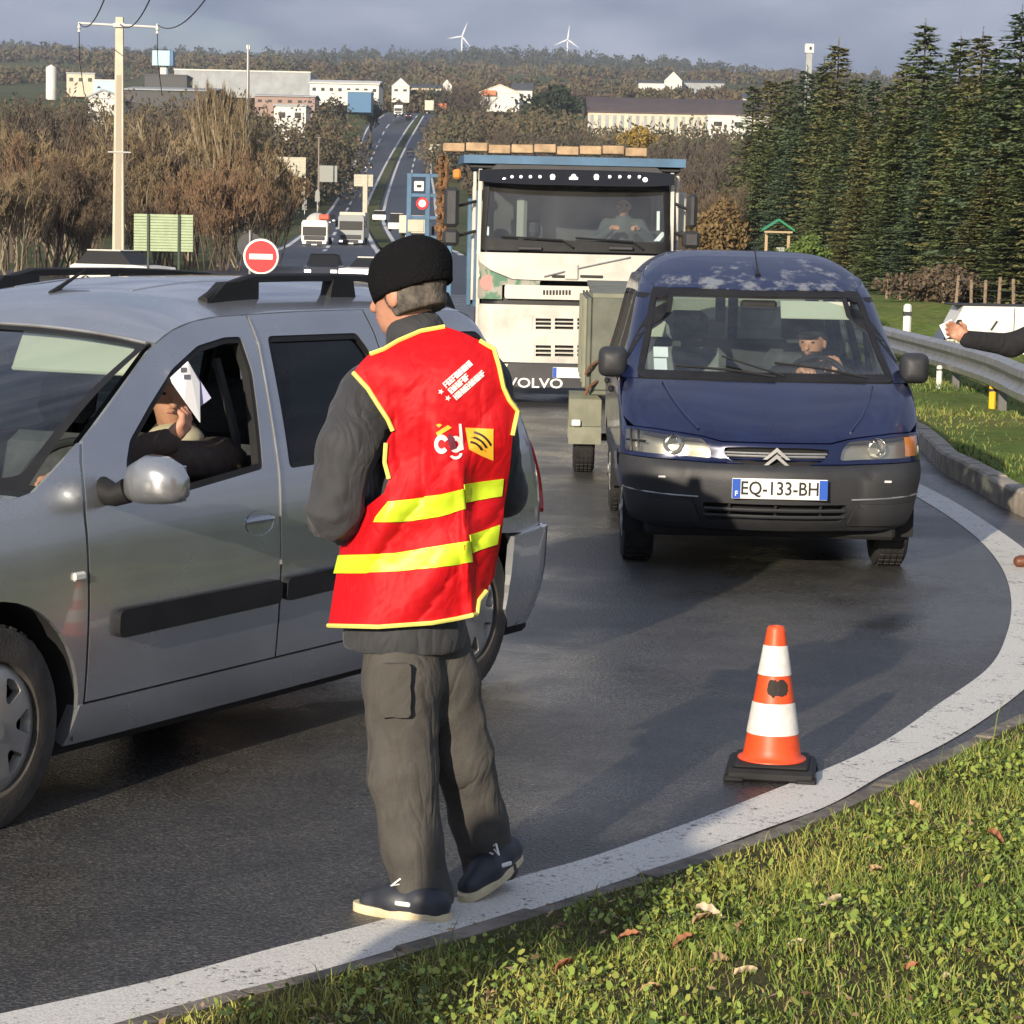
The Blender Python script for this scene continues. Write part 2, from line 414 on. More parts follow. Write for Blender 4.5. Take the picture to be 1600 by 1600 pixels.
# ================================================================ SETTING
def node_mat(name):
    m = bpy.data.materials.new(name); m.use_nodes = True; MATS[name] = m
    return m, m.node_tree.nodes, m.node_tree.links, m.node_tree.nodes['Principled BSDF']
def tex(N, L, vec, scale, detail=5, rough=0.6, kind='ShaderNodeTexNoise'):
    n = N.new(kind); n.inputs['Scale'].default_value = scale
    if kind == 'ShaderNodeTexNoise': n.inputs['Detail'].default_value = detail; n.inputs['Roughness'].default_value = rough
    L.new(vec, n.inputs['Vector']); return n
def ramp(N, L, fac, stops):
    r = N.new('ShaderNodeValToRGB'); e = r.color_ramp.elements
    while len(e) < len(stops): e.new(0.5)
    for i, (p, c) in enumerate(stops): e[i].position = p; e[i].color = (*c, 1) if len(c) == 3 else c
    L.new(fac, r.inputs[0]); return r
def mixc(N, L, fac, a, b, mode='MIX'):
    m = N.new('ShaderNodeMix'); m.data_type = 'RGBA'; m.blend_type = mode
    for s, k in ((fac, 'Factor'), (a, 'A'), (b, 'B')):
        if hasattr(s, 'links'): L.new(s, m.inputs[k])
        elif k == 'Factor': m.inputs[0].default_value = s
        else: m.inputs[k].default_value = (*s, 1)
    return m.outputs['Result']
def asphalt_mat():
    m, N, L, b = node_mat('asphalt'); tc = N.new('ShaderNodeTexCoord'); g = N.new('ShaderNodeNewGeometry'); P = g.outputs['Position']
    fine = tex(N, L, P, 105, 2, 0.75); vor = tex(N, L, P, 80, kind='ShaderNodeTexVoronoi'); big = tex(N, L, P, 0.55, 5, 0.6); mid = tex(N, L, P, 3.0, 5, 0.6)
    c1 = ramp(N, L, fine.outputs['Fac'], [(0.33, (0.026, 0.026, 0.028)), (0.52, (0.066, 0.064, 0.060)), (0.68, (0.16, 0.152, 0.132))])
    c2 = ramp(N, L, mid.outputs['Fac'], [(0.3, (0.70, 0.70, 0.72)), (0.7, (1.15, 1.13, 1.1))])
    L.new(mixc(N, L, 1.0, c1.outputs[0], c2.outputs[0], 'MULTIPLY'), b.inputs['Base Color'])
    wet = ramp(N, L, big.outputs['Fac'], [(0.38, (0.15, 0.15, 0.15)), (0.56, (0.42, 0.42, 0.42))])
    L.new(wet.outputs[0], b.inputs['Roughness'])
    b.inputs['Specular IOR Level'].default_value = 0.6
    bp = N.new('ShaderNodeBump'); ws_ = ramp(N, L, big.outputs['Fac'], [(0.40, (0.22, 0.22, 0.22)), (0.60, (0.62, 0.62, 0.62))]); L.new(ws_.outputs[0], bp.inputs['Strength']); bp.inputs['Distance'].default_value = 0.008
    ad = N.new('ShaderNodeMath'); ad.operation = 'SUBTRACT'; L.new(fine.outputs['Fac'], ad.inputs[0]); L.new(vor.outputs['Distance'], ad.inputs[1])
    L.new(ad.outputs[0], bp.inputs['Height']); L.new(bp.outputs[0], b.inputs['Normal'])
    return m
def paint_mat():
    m, N, L, b = node_mat('road_paint'); g = N.new('ShaderNodeNewGeometry'); P = g.outputs['Position']
    n1 = tex(N, L, P, 42, 4, 0.75); n2 = tex(N, L, P, 4.5, 4, 0.6); n3 = tex(N, L, P, 150, 2)
    ad = N.new('ShaderNodeMath'); ad.operation = 'MULTIPLY_ADD'; ad.inputs[1].default_value = 0.45; L.new(n2.outputs['Fac'], ad.inputs[0]); L.new(n1.outputs['Fac'], ad.inputs[2])
    wear = ramp(N, L, ad.outputs[0], [(0.54, (0.0, 0.0, 0.0)), (0.64, (1, 1, 1))])
    c = ramp(N, L, n3.outputs['Fac'], [(0.3, (0.52, 0.50, 0.45)), (0.65, (0.80, 0.78, 0.71))])
    L.new(mixc(N, L, wear.outputs[0], (0.075, 0.07, 0.065), c.outputs[0]), b.inputs['Base Color']); b.inputs['Roughness'].default_value = 0.62
    bp = N.new('ShaderNodeBump'); bp.inputs['Strength'].default_value = 0.5; bp.inputs['Distance'].default_value = 0.004
    L.new(n1.outputs['Fac'], bp.inputs['Height']); L.new(bp.outputs[0], b.inputs['Normal'])
    return m
def ground_mat(name, cols, s1=0.5, s2=6.0, rough=0.95):
    m, N, L, b = node_mat(name); g = N.new('ShaderNodeNewGeometry'); P = g.outputs['Position']
    a = tex(N, L, P, s1, 6, 0.65); c = tex(N, L, P, s2, 6, 0.7)
    r1 = ramp(N, L, a.outputs['Fac'], [(0.35, cols[0]), (0.65, cols[1])]); r2 = ramp(N, L, c.outputs['Fac'], [(0.3, (0.6, 0.6, 0.6)), (0.7, (1.35, 1.35, 1.3))])
    L.new(mixc(N, L, 1.0, r1.outputs[0], r2.outputs[0], 'MULTIPLY'), b.inputs['Base Color']); b.inputs['Roughness'].default_value = rough; b.inputs['Specular IOR Level'].default_value = 0.15
    bp = N.new('ShaderNodeBump'); bp.inputs['Strength'].default_value = 0.8; bp.inputs['Distance'].default_value = 0.05; L.new(c.outputs['Fac'], bp.inputs['Height']); L.new(bp.outputs[0], b.inputs['Normal'])
    return m
M_ASPH = asphalt_mat(); M_PAINT = paint_mat()
M_HWY = mat('highway_asphalt', (0.028, 0.030, 0.037), 0.5, var=0.25, vscale=0.08, bump=0.3, bscale=30)
M_HPAINT = mat('highway_paint', (0.6, 0.6, 0.58), 0.6)
M_GROUND = ground_mat('ground_grass', [(0.045, 0.07, 0.018), (0.10, 0.095, 0.045)], 0.012, 0.12)
M_SOIL = ground_mat('verge_soil', [(0.060, 0.075, 0.022), (0.115, 0.090, 0.048)], 2.5, 22.0)
M_BANK = ground_mat('bank_grass', [(0.10, 0.15, 0.03), (0.16, 0.17, 0.05)], 0.35, 3.0)
M_KERB = mat('kerb_concrete', (0.17, 0.15, 0.125), 0.9, var=0.45, vscale=9, bump=0.6, bscale=60)

# --- terrain: flat about the roundabout, a valley floor, then the rising hills
PROF = [(-400, 0), (0, 0), (130, 0), (200, 0.6), (240, 2.0), (340, 5.4), (400, 8.6), (460, 13.0), (560, 20.5), (650, 29.5), (720, 37.5), (775, 44.0), (1000, 62), (1400, 96), (2000, 146), (2800, 212), (3300, 232), (5000, 250), (9000, 240)]
def T(x, y):
    x = np.asarray(x, float); y = np.asarray(y, float)
    z = smooth_tab(PROF, y)
    far = np.clip((y-800)/1500, 0, 1); a = x/np.maximum(np.abs(y), 1.0)
    z = z+far*(6*np.sin(x/310+1.0)+5*np.sin(x/170+y/420)+4*np.sin(y/200+x/530))
    z = z+np.clip((y-1800)/1200, 0, 1)*(-320*np.clip(a+0.01, 0, 0.3)+60*np.clip(-a-0.10, 0, 0.2))
    mid = np.clip((y-200)/250, 0, 1)*np.clip((1200-y)/400, 0, 1)
    z = z+mid*(2.0*np.sin(x/37+y/60)+1.5*np.sin(y/43-x/29))*np.clip((np.abs(x+40)-22)/25, 0, 1)
    bx = np.clip((x-7)/3, 0, 1)*np.clip((y-26)/8, 0, 1)*np.clip((118-y)/12, 0, 1); z = z-4.5*bx
    rt = np.clip((a-0.03)/0.08, 0, 1)*np.clip((y-180)/200, 0, 1)*np.clip((700-y)/150, 0, 1); z = z-rt*6
    return z
def build_terrain():
    az = np.concatenate([np.linspace(-180, -45, 28, endpoint=False), np.linspace(-45, -18, 30, endpoint=False), np.linspace(-18, 18, 150, endpoint=False), np.linspace(18, 45, 30, endpoint=False), np.linspace(45, 180, 28, endpoint=False)])
    rr = np.concatenate([[0.4], np.geomspace(2, 120, 18), np.geomspace(130, 9000, 120)])
    A, Rr = np.meshgrid(np.radians(az), rr, indexing='ij'); X = Rr*np.sin(A); Y = Rr*np.cos(A); Z = T(X, Y)-0.02
    # the highway lies in its own bed
    yc = np.clip(Y, HR[0, 0], HR[-1, 0]); xl = np.interp(yc, HR[:, 0], HR[:, 2]); xr = np.interp(yc, HR[:, 0], HR[:, 5]); hz = np.interp(yc, HR[:, 0], HR[:, 1])
    d = np.maximum(np.maximum(xl-X, X-xr), 0); wgt = np.clip(1-d/30, 0, 1)*np.clip((Y-120)/60, 0, 1)*np.clip((1000-Y)/150, 0, 1)
    Z = Z*(1-wgt)+wgt*(hz-0.6)
    V = np.stack([X, Y, Z], -1).reshape(-1, 3); na, nr = A.shape; F = []
    i, j = np.meshgrid(np.arange(na), np.arange(nr-1), indexing='ij'); i2 = (i+1) % na
    F = np.stack([i*nr+j, i*nr+j+1, i2*nr+j+1, i2*nr+j], -1).reshape(-1, 4)
    struct(npobj('ground', V, F[:, ::-1], M_GROUND))
def resample(P, n):
    P = np.asarray(P, float); d = np.r_[0, np.cumsum(np.linalg.norm(np.diff(P, axis=0), axis=1))]; t = np.linspace(0, d[-1], n)
    return np.stack([smooth_path(d, P[:, k], t) for k in range(P.shape[1])], 1)
def smooth_path(d, y, t):
    m = np.gradient(y, d); i = np.clip(np.searchsorted(d, t)-1, 0, len(d)-2); h = d[i+1]-d[i]; u = (t-d[i])/h; u2 = u*u; u3 = u2*u
    return (2*u3-3*u2+1)*y[i]+(u3-2*u2+u)*h*m[i]+(-2*u3+3*u2)*y[i+1]+(u3-u2)*h*m[i+1]
def pxpath(pl, n=None, z=0.0):
    P = np.array([tuple(gp(x, y, z))[:2] for x, y in pl])
    return resample(P, n) if n else P
def ribbon(name, A, B, z, m, parent=None):
    n = len(A); V = np.concatenate([np.c_[A, np.full(n, z)], np.c_[B, np.full(n, z)]]) if np.isscalar(z) else np.concatenate([np.c_[A, z], np.c_[B, z]])
    i = np.arange(n-1); F = np.stack([i, i+1, n+i+1, n+i], 1)
    a = np.cross(V[F[0, 1]]-V[F[0, 0]], V[F[0, 2]]-V[F[0, 0]])
    if a[2] < 0: F = F[:, ::-1]
    return npobj(name, V, F, m, parent, smooth=False)
def offset_path(P, d):
    t = np.gradient(P, axis=0); t /= np.linalg.norm(t, axis=1)[:, None]; return P+np.stack([t[:, 1], -t[:, 0]], 1)*d   # to the right of travel
# --- near road: one asphalt sheet, the curved edge line, kerbs, verges
LINE_IN = [(-300, 1655), (0, 1589), (112, 1565), (262, 1531), (412, 1490), (600, 1441), (700, 1410), (809, 1375), (919, 1344), (1012, 1312), (1106, 1278), (1200, 1241), (1356, 1175), (1466, 1103), (1545, 1045), (1574, 990), (1580, 940), (1566, 891), (1525, 841), (1487, 812), (1433, 778), (1395, 757)]
LINE_OUT = [(-200, 1712), (247, 1591), (375, 1556), (487, 1529), (600, 1497), (700, 1469), (825, 1428), (950, 1387), (1075, 1344), (1200, 1297), (1278, 1269), (1388, 1209), (1481, 1162), (1575, 1100), (1648, 1030), (1668, 960), (1646, 900), (1600, 859), (1544, 819), (1490, 785), (1434, 756), (1400, 740)]
KERB_PX = [(-260, 1745), (225, 1606), (375, 1564), (487, 1537), (600, 1504), (700, 1476), (825, 1437), (950, 1397), (1075, 1356), (1200, 1312), (1356, 1241), (1481, 1181), (1600, 1125), (1760, 1062), (1950, 1010), (2300, 975)]
LI = pxpath(LINE_IN, 220); LO = pxpath(LINE_OUT, 220); KB = pxpath(KERB_PX, 260)
RK_PX = [(1432, 698), (1452, 718), (1475, 741), (1500, 754), (1530, 771), (1562, 791), (1600, 809), (1700, 840), (1900, 872), (2300, 900)]
RK = np.concatenate([np.array([[4.6, 60.0], [4.35, 45.0], [4.1, 33.0], [3.85, 27.0]]), pxpath(RK_PX)])
RKs = resample(RK, 240)
def near_road():
    k = [tuple(p) for p in KB[::6]]; rk = [tuple(p) for p in RKs[::6]][::-1]
    poly = [(-45, -30), (k[0][0]-2.0, -30)] + k + rk + [(4.9, 110), (-2, 215), (-26, 230), (-40, 120), (-45, 60)]
    struct(panel('road', poly, lambda x, y: (x, y, 0.004), M_ASPH, None, res=6.0, depth=0.0))
    struct(ribbon('edge_line', LI, LO, 0.008, M_PAINT))
near_road()
def kerb(name, path, width, height, step, m_=None):
    root = bpy.data.objects.new(name, None); COL.objects.link(root); struct(root)
    d = np.r_[0, np.cumsum(np.linalg.norm(np.diff(path, axis=0), axis=1))]; out = offset_path(path, width); s = 0.0; gap = 0.012
    while s < d[-1]-step*0.5:
        t = np.linspace(s+gap/2, min(s+step, d[-1])-gap/2, 5); a = np.stack([np.interp(t, d, path[:, k]) for k in (0, 1)], 1); b = np.stack([np.interp(t, d, out[:, k]) for k in (0, 1)], 1)
        dz = random.uniform(-0.008, 0.008); c = 0.018; ab = (b-a)/np.linalg.norm(b-a, axis=1)[:, None]; rings = []
        for i in range(5):
            h = height+dz; p = lambda q, z: (q[0], q[1], z)
            rings.append([p(a[i], -0.1), p(a[i], h-c), p(a[i]+ab[i]*c, h), p(b[i]-ab[i]*c, h), p(b[i], h-c), p(b[i], -0.1)])
        MB().loft(rings).build('kerb_stone', m_ or M_KERB, root, angle=R(30)); s += step
kerb('kerb_near', KB[15:215], 0.10, 0.04, 0.5)
kerb('kerb_right', RKs[40:236], -0.16, 0.17, 1.0, mat('pale_kerb_concrete', (0.34, 0.30, 0.245), 0.85, var=0.3, vscale=6, bump=0.6, bscale=50))
KO = offset_path(KB, 0.095)                      # grass side of the near kerb
def verge_z(dist, x, y): return 0.045+0.09*np.clip(dist/1.2, 0, 1)+0.025*np.sin(x*2.3+y*1.1)*np.clip(dist, 0, 1)+0.015*np.sin(x*5.1-y*3.7)*np.clip(dist*2, 0, 1)
def near_verge():
    n = 26; ds = np.r_[0, np.geomspace(0.05, 9, n-1)]; t = np.gradient(KO, axis=0); t /= np.linalg.norm(t, axis=1)[:, None]; nr = np.stack([t[:, 1], -t[:, 0]], 1)
    V = []; m = len(KO)
    for d in ds:
        q = KO+nr*d; V.append(np.c_[q, verge_z(d, q[:, 0], q[:, 1])])
    V = np.concatenate(V); i, j = np.meshgrid(np.arange(n-1), np.arange(m-1), indexing='ij'); F = np.stack([i*m+j, i*m+j+1, (i+1)*m+j+1, (i+1)*m+j], -1).reshape(-1, 4)
    struct(npobj('grass_verge', V, F[:, ::-1], M_SOIL))
near_verge()
def sst(t): t = max(0, min(1, t)); return t*t*(3-2*t)
def bank_z(x, y): return 0.15+0.05*math.sin(y*0.9+x)*min(1, abs(x-3.9)/2)+0.04*math.sin(x*1.7-y*0.4)-0.13*min(1, max(0, (y-40)/30))-1.75*sst((y-40)/18)*sst((102-y)/14)*sst((x-8.5)/3.5)
def far_verge():
    ko = offset_path(RKs, -0.16)[::4]; ko = [tuple(p) for p in ko if p[0] < 30]
    poly = ko+[(30, ko[-1][1]), (70, 20), (70, 140), (5.2, 140)]
    o = struct(panel('grass_bank', poly, lambda x, y: (x, y, bank_z(x, y)), M_BANK, None, res=1.6, depth=0.0))
far_verge()
# --- highway up the far slope
HW = [(484, 90, 180, 655, 685, 920), (443, 120, 300, 640, 665, 830), (421, 160, 370, 612, 634, 760), (404, 185, 410, 602, 622, 730), (395, 215, 432, 596, 616, 715), (388, 240, 445, 590, 612, 705), (350, 340, 497, 571, 592, 690), (325, 400, 518, 576, 595, 685), (300, 460, 532, 586, 602, 682), (262, 560, 549, 604, 616, 676), (230, 650, 559, 622, 631, 681), (200, 720, 571, 641, 648, 692), (185, 750, 590, 652, 657, 696), (178, 775, 604, 657, 661, 699), (177, 830, 612, 659, 663, 700)]
def hwy_rows(n=60):
    rows = []
    for py, Y, a, b, c, d in HW:
        z = at(620, py, Y).z; rows.append([Y, z]+[at(x, py, Y).x for x in (a, b, c, d)])
    rows = np.array(rows); t = np.linspace(0, len(rows)-1, n); return np.stack([smooth_path(np.arange(len(rows)), rows[:, k], t) for k in range(6)], 1)
HR = hwy_rows()
def highway():
    Y, Z = HR[:, 0], HR[:, 1]
    struct(ribbon('highway_carriageway_down', np.c_[HR[:, 2], Y], np.c_[HR[:, 3], Y], Z+0.25, M_HWY)); struct(ribbon('highway_carriageway_up', np.c_[HR[:, 4], Y], np.c_[HR[:, 5], Y], Z+0.25, M_HWY))
    struct(ribbon('median_strip', np.c_[HR[:, 3], Y], np.c_[HR[:, 4], Y], Z+0.45, M_GROUND))
    for nm, k, sh in (('highway_shoulder', 2, -14.0), ('highway_embankment', 5, 14.0)):
        ribn = np.stack([HR[:, k], Y, Z+0.2], 1); o2 = np.stack([HR[:, k]+sh, Y, np.minimum(T(HR[:, k]+sh, Y)-1.0, Z)], 1)
        n = len(Y); i = np.arange(n-1); F = np.stack([i, i+1, n+i+1, n+i], 1); struct(npobj(nm, np.concatenate([ribn, o2]), F if sh > 0 else F[:, ::-1], M_GROUND))
    # lane paint
    V = []; F = []
    def stripe(fr, w, y0, y1, cw):
        yy = np.linspace(y0, y1, max(2, int((y1-y0)/12)+1)); n0 = len(V)
        for y in yy:
            L_, R_ = (np.interp(y, Y, HR[:, 2+2*cw]), np.interp(y, Y, HR[:, 3+2*cw])); x = L_+(R_-L_)*fr; z = np.interp(y, Y, Z)+0.27
            V.append((x-w/2, y, z)); V.append((x+w/2, y, z))
        for k in range(len(yy)-1): F.append((n0+2*k, n0+2*k+1, n0+2*k+3, n0+2*k+2))
    for cw in (0, 1):
        stripe(0.07, 0.45, 190, 770, cw); stripe(0.95, 0.45, 190, 770, cw)
        for y in np.arange(195, 760, 26): stripe(0.48, 0.35, y, y+14, cw)
    struct(mobj('lane_paint', V, F, M_HPAINT, None, False))
highway()

build_terrain()
# ================================================================ VEHICLES
M_SILVER = mat('silver_paint', (0.41, 0.425, 0.445), 0.26, 0.7, 0.9, var=0.08, vscale=1.6, rvar=0.06, coatr=0.03)
M_BLUE = mat('dark_blue_paint', (0.008, 0.014, 0.058), 0.30, 0.25, 0.6, var=0.25, vscale=2.0, rvar=0.06, coatr=0.08)
M_BLACKP = mat('black_plastic', (0.015, 0.015, 0.016), 0.6, spec=0.3, var=0.25, vscale=6, bump=0.15, bscale=220)
M_GREYP = mat('grey_bumper_plastic', (0.030, 0.031, 0.034), 0.52, var=0.2, vscale=5, bump=0.2, bscale=200)
M_RUBBER = mat('tyre_rubber', (0.020, 0.019, 0.018), 0.8, var=0.35, vscale=14, bump=0.35, bscale=120)
M_TYREDUST = mat('dusty_tyre_rubber', (0.050, 0.044, 0.038), 0.85, var=0.35, vscale=9, bump=0.3, bscale=120)
M_HUB = mat('hubcap_silver', (0.36, 0.35, 0.33), 0.42, 0.55, 0.2, var=0.18, vscale=5)
M_DARK = mat('interior_dark', (0.012, 0.012, 0.013), 0.9)
M_SEAT = mat('seat_fabric', (0.055, 0.058, 0.065), 0.92, var=0.3, vscale=14)
M_LINING = mat('headlining', (0.33, 0.34, 0.31), 0.95)
M_DASH = mat('dashboard_plastic', (0.03, 0.031, 0.034), 0.7, var=0.2, vscale=8)
M_VISOR = mat('sun_visor_vinyl', (0.42, 0.44, 0.37), 0.9)
M_GLASS = glass_mat('car_glass', (0.80, 0.88, 0.84), 0.03, 0.02, 0.03)
M_TINT = glass_mat('tinted_glass', (0.10, 0.125, 0.13), -0.03, 0.02, 0.02)
M_LENS = glass_mat('lamp_glass', (0.93, 0.94, 0.90), 0.06, 0.04, 0.10)
M_CHROME = mat('chrome', (0.75, 0.75, 0.75), 0.12, 1.0)
M_REFL = mat('lamp_reflector', (0.46, 0.43, 0.36), 0.34, 0.8)
M_AMBER = mat('amber_lens', (0.75, 0.25, 0.04), 0.25, coat=0.5)
M_REDL = mat('red_lens', (0.45, 0.015, 0.015), 0.22, coat=0.6)
M_WHITE = mat('white_paint', (0.78, 0.76, 0.70), 0.35, coat=0.4, var=0.06, vscale=3)
M_PLATE = mat('plate_white', (0.85, 0.85, 0.80), 0.4)
M_PBLUE = mat('plate_blue', (0.02, 0.09, 0.45), 0.4)
M_INK = mat('black_ink', (0.012, 0.012, 0.012), 0.5)
M_ALU = mat('galvanised_steel', (0.42, 0.42, 0.41), 0.45, 0.75, var=0.18, vscale=6)
M_PAPER = mat('white_paper', (0.82, 0.83, 0.86), 0.8)
M_PAPER2 = mat('lilac_print', (0.45, 0.46, 0.66), 0.8)
SKIN = mat('skin', (0.52, 0.255, 0.165), 0.55, var=0.10, vscale=18)
for _m in (SKIN,):
    _b = _m.node_tree.nodes['Principled BSDF']; _b.inputs['Subsurface Weight'].default_value = 0.08; _b.inputs['Subsurface Radius'].default_value = (0.02, 0.008, 0.004)

class Frame:
    """a vehicle's place: origin on the ground, heading in degrees; photo pixels -> its own coordinates"""
    def __init__(s, X, Y, deg): s.o = Vector((X, Y, 0)); a = R(deg); s.a = a; s.f = Vector((math.cos(a), math.sin(a), 0)); s.l = Vector((-math.sin(a), math.cos(a), 0))
    def loc(s, p): q = p-s.o; return (q.dot(s.f), q.dot(s.l), q.z)
    def _pl(s, px, py, p0, n):
        d = ray(px, py); h = Vector((0, 0, CAM_H)); return h+d*((p0-h).dot(n)/d.dot(n))
    def side(s, px, py, y): return s.loc(s._pl(px, py, s.o+s.l*y, s.l))
    def front(s, px, py, x): return s.loc(s._pl(px, py, s.o+s.f*x, s.f))
def mir(fn):
    def f(u, v): x, y, z = fn(u, v); return (x, -y, z)
    return f
def both(name, poly, fn, m, parent, **k):
    """the same panel on the left (y>0) and, mirrored, on the right side"""
    a = panel(name, poly, fn, m, parent, flip=True, **k)
    b = panel(name, poly, mir(fn), m, parent, flip=False, **k)
    return a, b
def arc(cx, cz, r, a0, a1, n=14): return [(cx+r*math.cos(R(a0+(a1-a0)*i/n)), cz+r*math.sin(R(a0+(a1-a0)*i/n))) for i in range(n+1)]
def wheel(parent, x, y, r, w, side, hub='cap', tm=None, spokes=7, hubm=None, rim=0.66):
    """side=+1: the outer face looks to +y"""
    o = bpy.data.objects.new('wheel', None); o.empty_display_size = 0.1; link(o, parent); o.location = (x, y, r); o.rotation_euler = (0, random.uniform(0, 1), 0) if hub != 'steel' else (0, 0, 0)
    s = side; rr = r*rim; tb = MB()
    prof = [(rr*0.98, -w*0.42), (rr*1.02, -w*0.5), (r*0.90, -w*0.52), (r*0.985, -w*0.44), (r, -w*0.3), (r, w*0.3), (r*0.985, w*0.44), (r*0.90, w*0.52), (rr*1.02, w*0.5), (rr*0.98, w*0.42)]
    tb.lathe(prof, 40, axis='y', close=True); t = tb.build('tyre', tm or M_TYREDUST, o)
    g = MB()
    for k in range(36):
        a = 2*PI*k/36
        for yy in (-0.30, -0.10, 0.10, 0.30):
            g.box((math.sin(a)*r, yy*w, math.cos(a)*r), (r*0.10, w*0.15, 0.012), rot=Quaternion((0, 1, 0), a))
    g.build('tread', tm or M_TYREDUST, o, smooth=False)['kind'] = 'stuff'
    rm = MB(); rm.lathe([(rr*1.0, s*w*0.42), (rr*0.97, s*w*0.34), (rr*0.93, s*w*0.05), (0.0, s*w*0.02)], 32, axis='y'); rm.build('rim_well', M_DARK, o)
    hm = hubm or M_HUB
    if hub == 'cap':
        def fn(u, v):
            q = math.hypot(u, v)/rr; return (u, s*(w*0.46+0.018*(1-q*q)-0.012*max(0, q-0.8)/0.2), v)
        holes = []
        for k in range(spokes):
            a = 2*PI*k/spokes; h = [(rr*0.46*math.cos(a-0.10), rr*0.46*math.sin(a-0.10)), (rr*0.80*math.cos(a-0.26), rr*0.80*math.sin(a-0.26)), (rr*0.84*math.cos(a), rr*0.84*math.sin(a)), (rr*0.80*math.cos(a+0.26), rr*0.80*math.sin(a+0.26)), (rr*0.46*math.cos(a+0.10), rr*0.46*math.sin(a+0.10))]
            holes.append(roundpoly(h, rr*0.06, 3))
        panel('hubcap', [(rr*0.985*math.cos(2*PI*k/40), rr*0.985*math.sin(2*PI*k/40)) for k in range(40)], fn, hm, o, res=0.035, holes=holes, depth=0.03, flip=s > 0)
        b = MB(); b.lathe([(0, s*(w*0.46+0.024)), (rr*0.14, s*(w*0.46+0.024)), (rr*0.17, s*(w*0.46+0.012))], 20, axis='y'); b.build('hub_centre', hm, o)
    else:
        b = MB(); b.lathe([(rr*1.0, s*w*0.48), (rr*0.95, s*w*0.44), (rr*0.88, s*w*0.30), (rr*0.60, s*w*0.38), (rr*0.42, s*w*0.30), (rr*0.30, s*w*0.40), (0, s*w*0.40)], 32, axis='y'); b.build('rim', hm, o)
        b = MB()
        for k in range(5): a = 2*PI*k/5; b.lathe([(0.0, s*w*0.40), (0.012, s*w*0.40), (0.012, s*w*0.33)], 6, (math.sin(a)*rr*0.36, 0, math.cos(a)*rr*0.36), 'y')
        b.build('wheel_nut', M_DARK, o)
    return o
def seat(parent, x, y, z, m=None, w=0.50, back=0.62):
    s = bpy.data.objects.new('seat', None); s.empty_display_size = 0.1; link(s, parent); s.location = (x, y, z); m = m or M_SEAT
    MB().box((0.22, 0, 0.0), (0.52, w, 0.16), 0.05).build('cushion', m, s)
    q = Quaternion((0, 1, 0), R(-14)); MB().box((-0.12, 0, back*0.5), (0.14, w, back), 0.05, rot=q).build('backrest', m, s)
    MB().box((-0.22, 0, back+0.13), (0.10, 0.27, 0.20), 0.045, rot=q).build('headrest', m, s)
    return s
def steering(parent, c, r=0.19, tilt=62, m=None):
    b = MB(); q = Quaternion((0, 1, 0), R(tilt)); pts = []
    for k in range(33):
        a = 2*PI*k/32; p = q @ Vector((r*math.cos(a), r*math.sin(a), 0)); pts.append((c[0]+p.x, c[1]+p.y, c[2]+p.z))
    b.tube(pts, 0.015, 8, False)
    for a in (0.3, PI-0.3, 1.5*PI):
        p = q @ Vector((r*math.cos(a), r*math.sin(a), 0)); b.tube([(c[0], c[1], c[2]), (c[0]+p.x, c[1]+p.y, c[2]+p.z)], 0.018, 6)
    p = q @ Vector((0, 0, -0.25)); b.tube([c, (c[0]-abs(p.x)*-1, c[1], c[2]-0.12)], 0.03, 8)
    b.box(c, (0.05, 0.14, 0.14), 0.02, rot=q)
    return b.build('steering_wheel', m or M_BLACKP, parent)
def plate(parent, c, w, h, text, normal='x', reg=True):
    """a number plate facing +x at c"""
    o = MB().box(c, (0.012, w, h), 0.003).build('number_plate', M_PLATE, parent)
    x = c[0]+0.0075
    MB().box((x, c[1]-w*0.455, c[2]), (0.003, w*0.085, h*0.94)).build('euro_band', M_PBLUE, o)
    if reg: MB().box((x, c[1]+w*0.455, c[2]), (0.003, w*0.085, h*0.94)).build('region_band', M_PBLUE, o)
    if text:
        V, F = text_mesh(text, h*0.92, 0.0, sx=0.88); mobj('plate_lettering', [(x+0.001, c[1]+vx, c[2]+vy) for vx, vy, vz in V], F, M_INK, o, False)
        # row of dots / region code on the bands
        V, F = text_mesh('F', h*0.34); mobj('country_letter', [(x+0.002, c[1]-w*0.455+vx, c[2]-h*0.25+vy) for vx, vy, vz in V], F, M_PLATE, o, False)
    return o
def housing(parent, x, z, r, y0, y1):
    """the inside of a wheel arch: half a drum open below"""
    an = np.linspace(R(-14), R(194), 22); b = MB()
    b.loft([[(x+r*math.cos(a), y, z+r*math.sin(a)) for a in an] for y in (y0, y1)], caps=False, closed=False)
    b.add([(x+r*math.cos(a), y0, z+r*math.sin(a)) for a in an], [tuple(range(22))])
    return b.build('wheel_housing', M_DARK, parent)
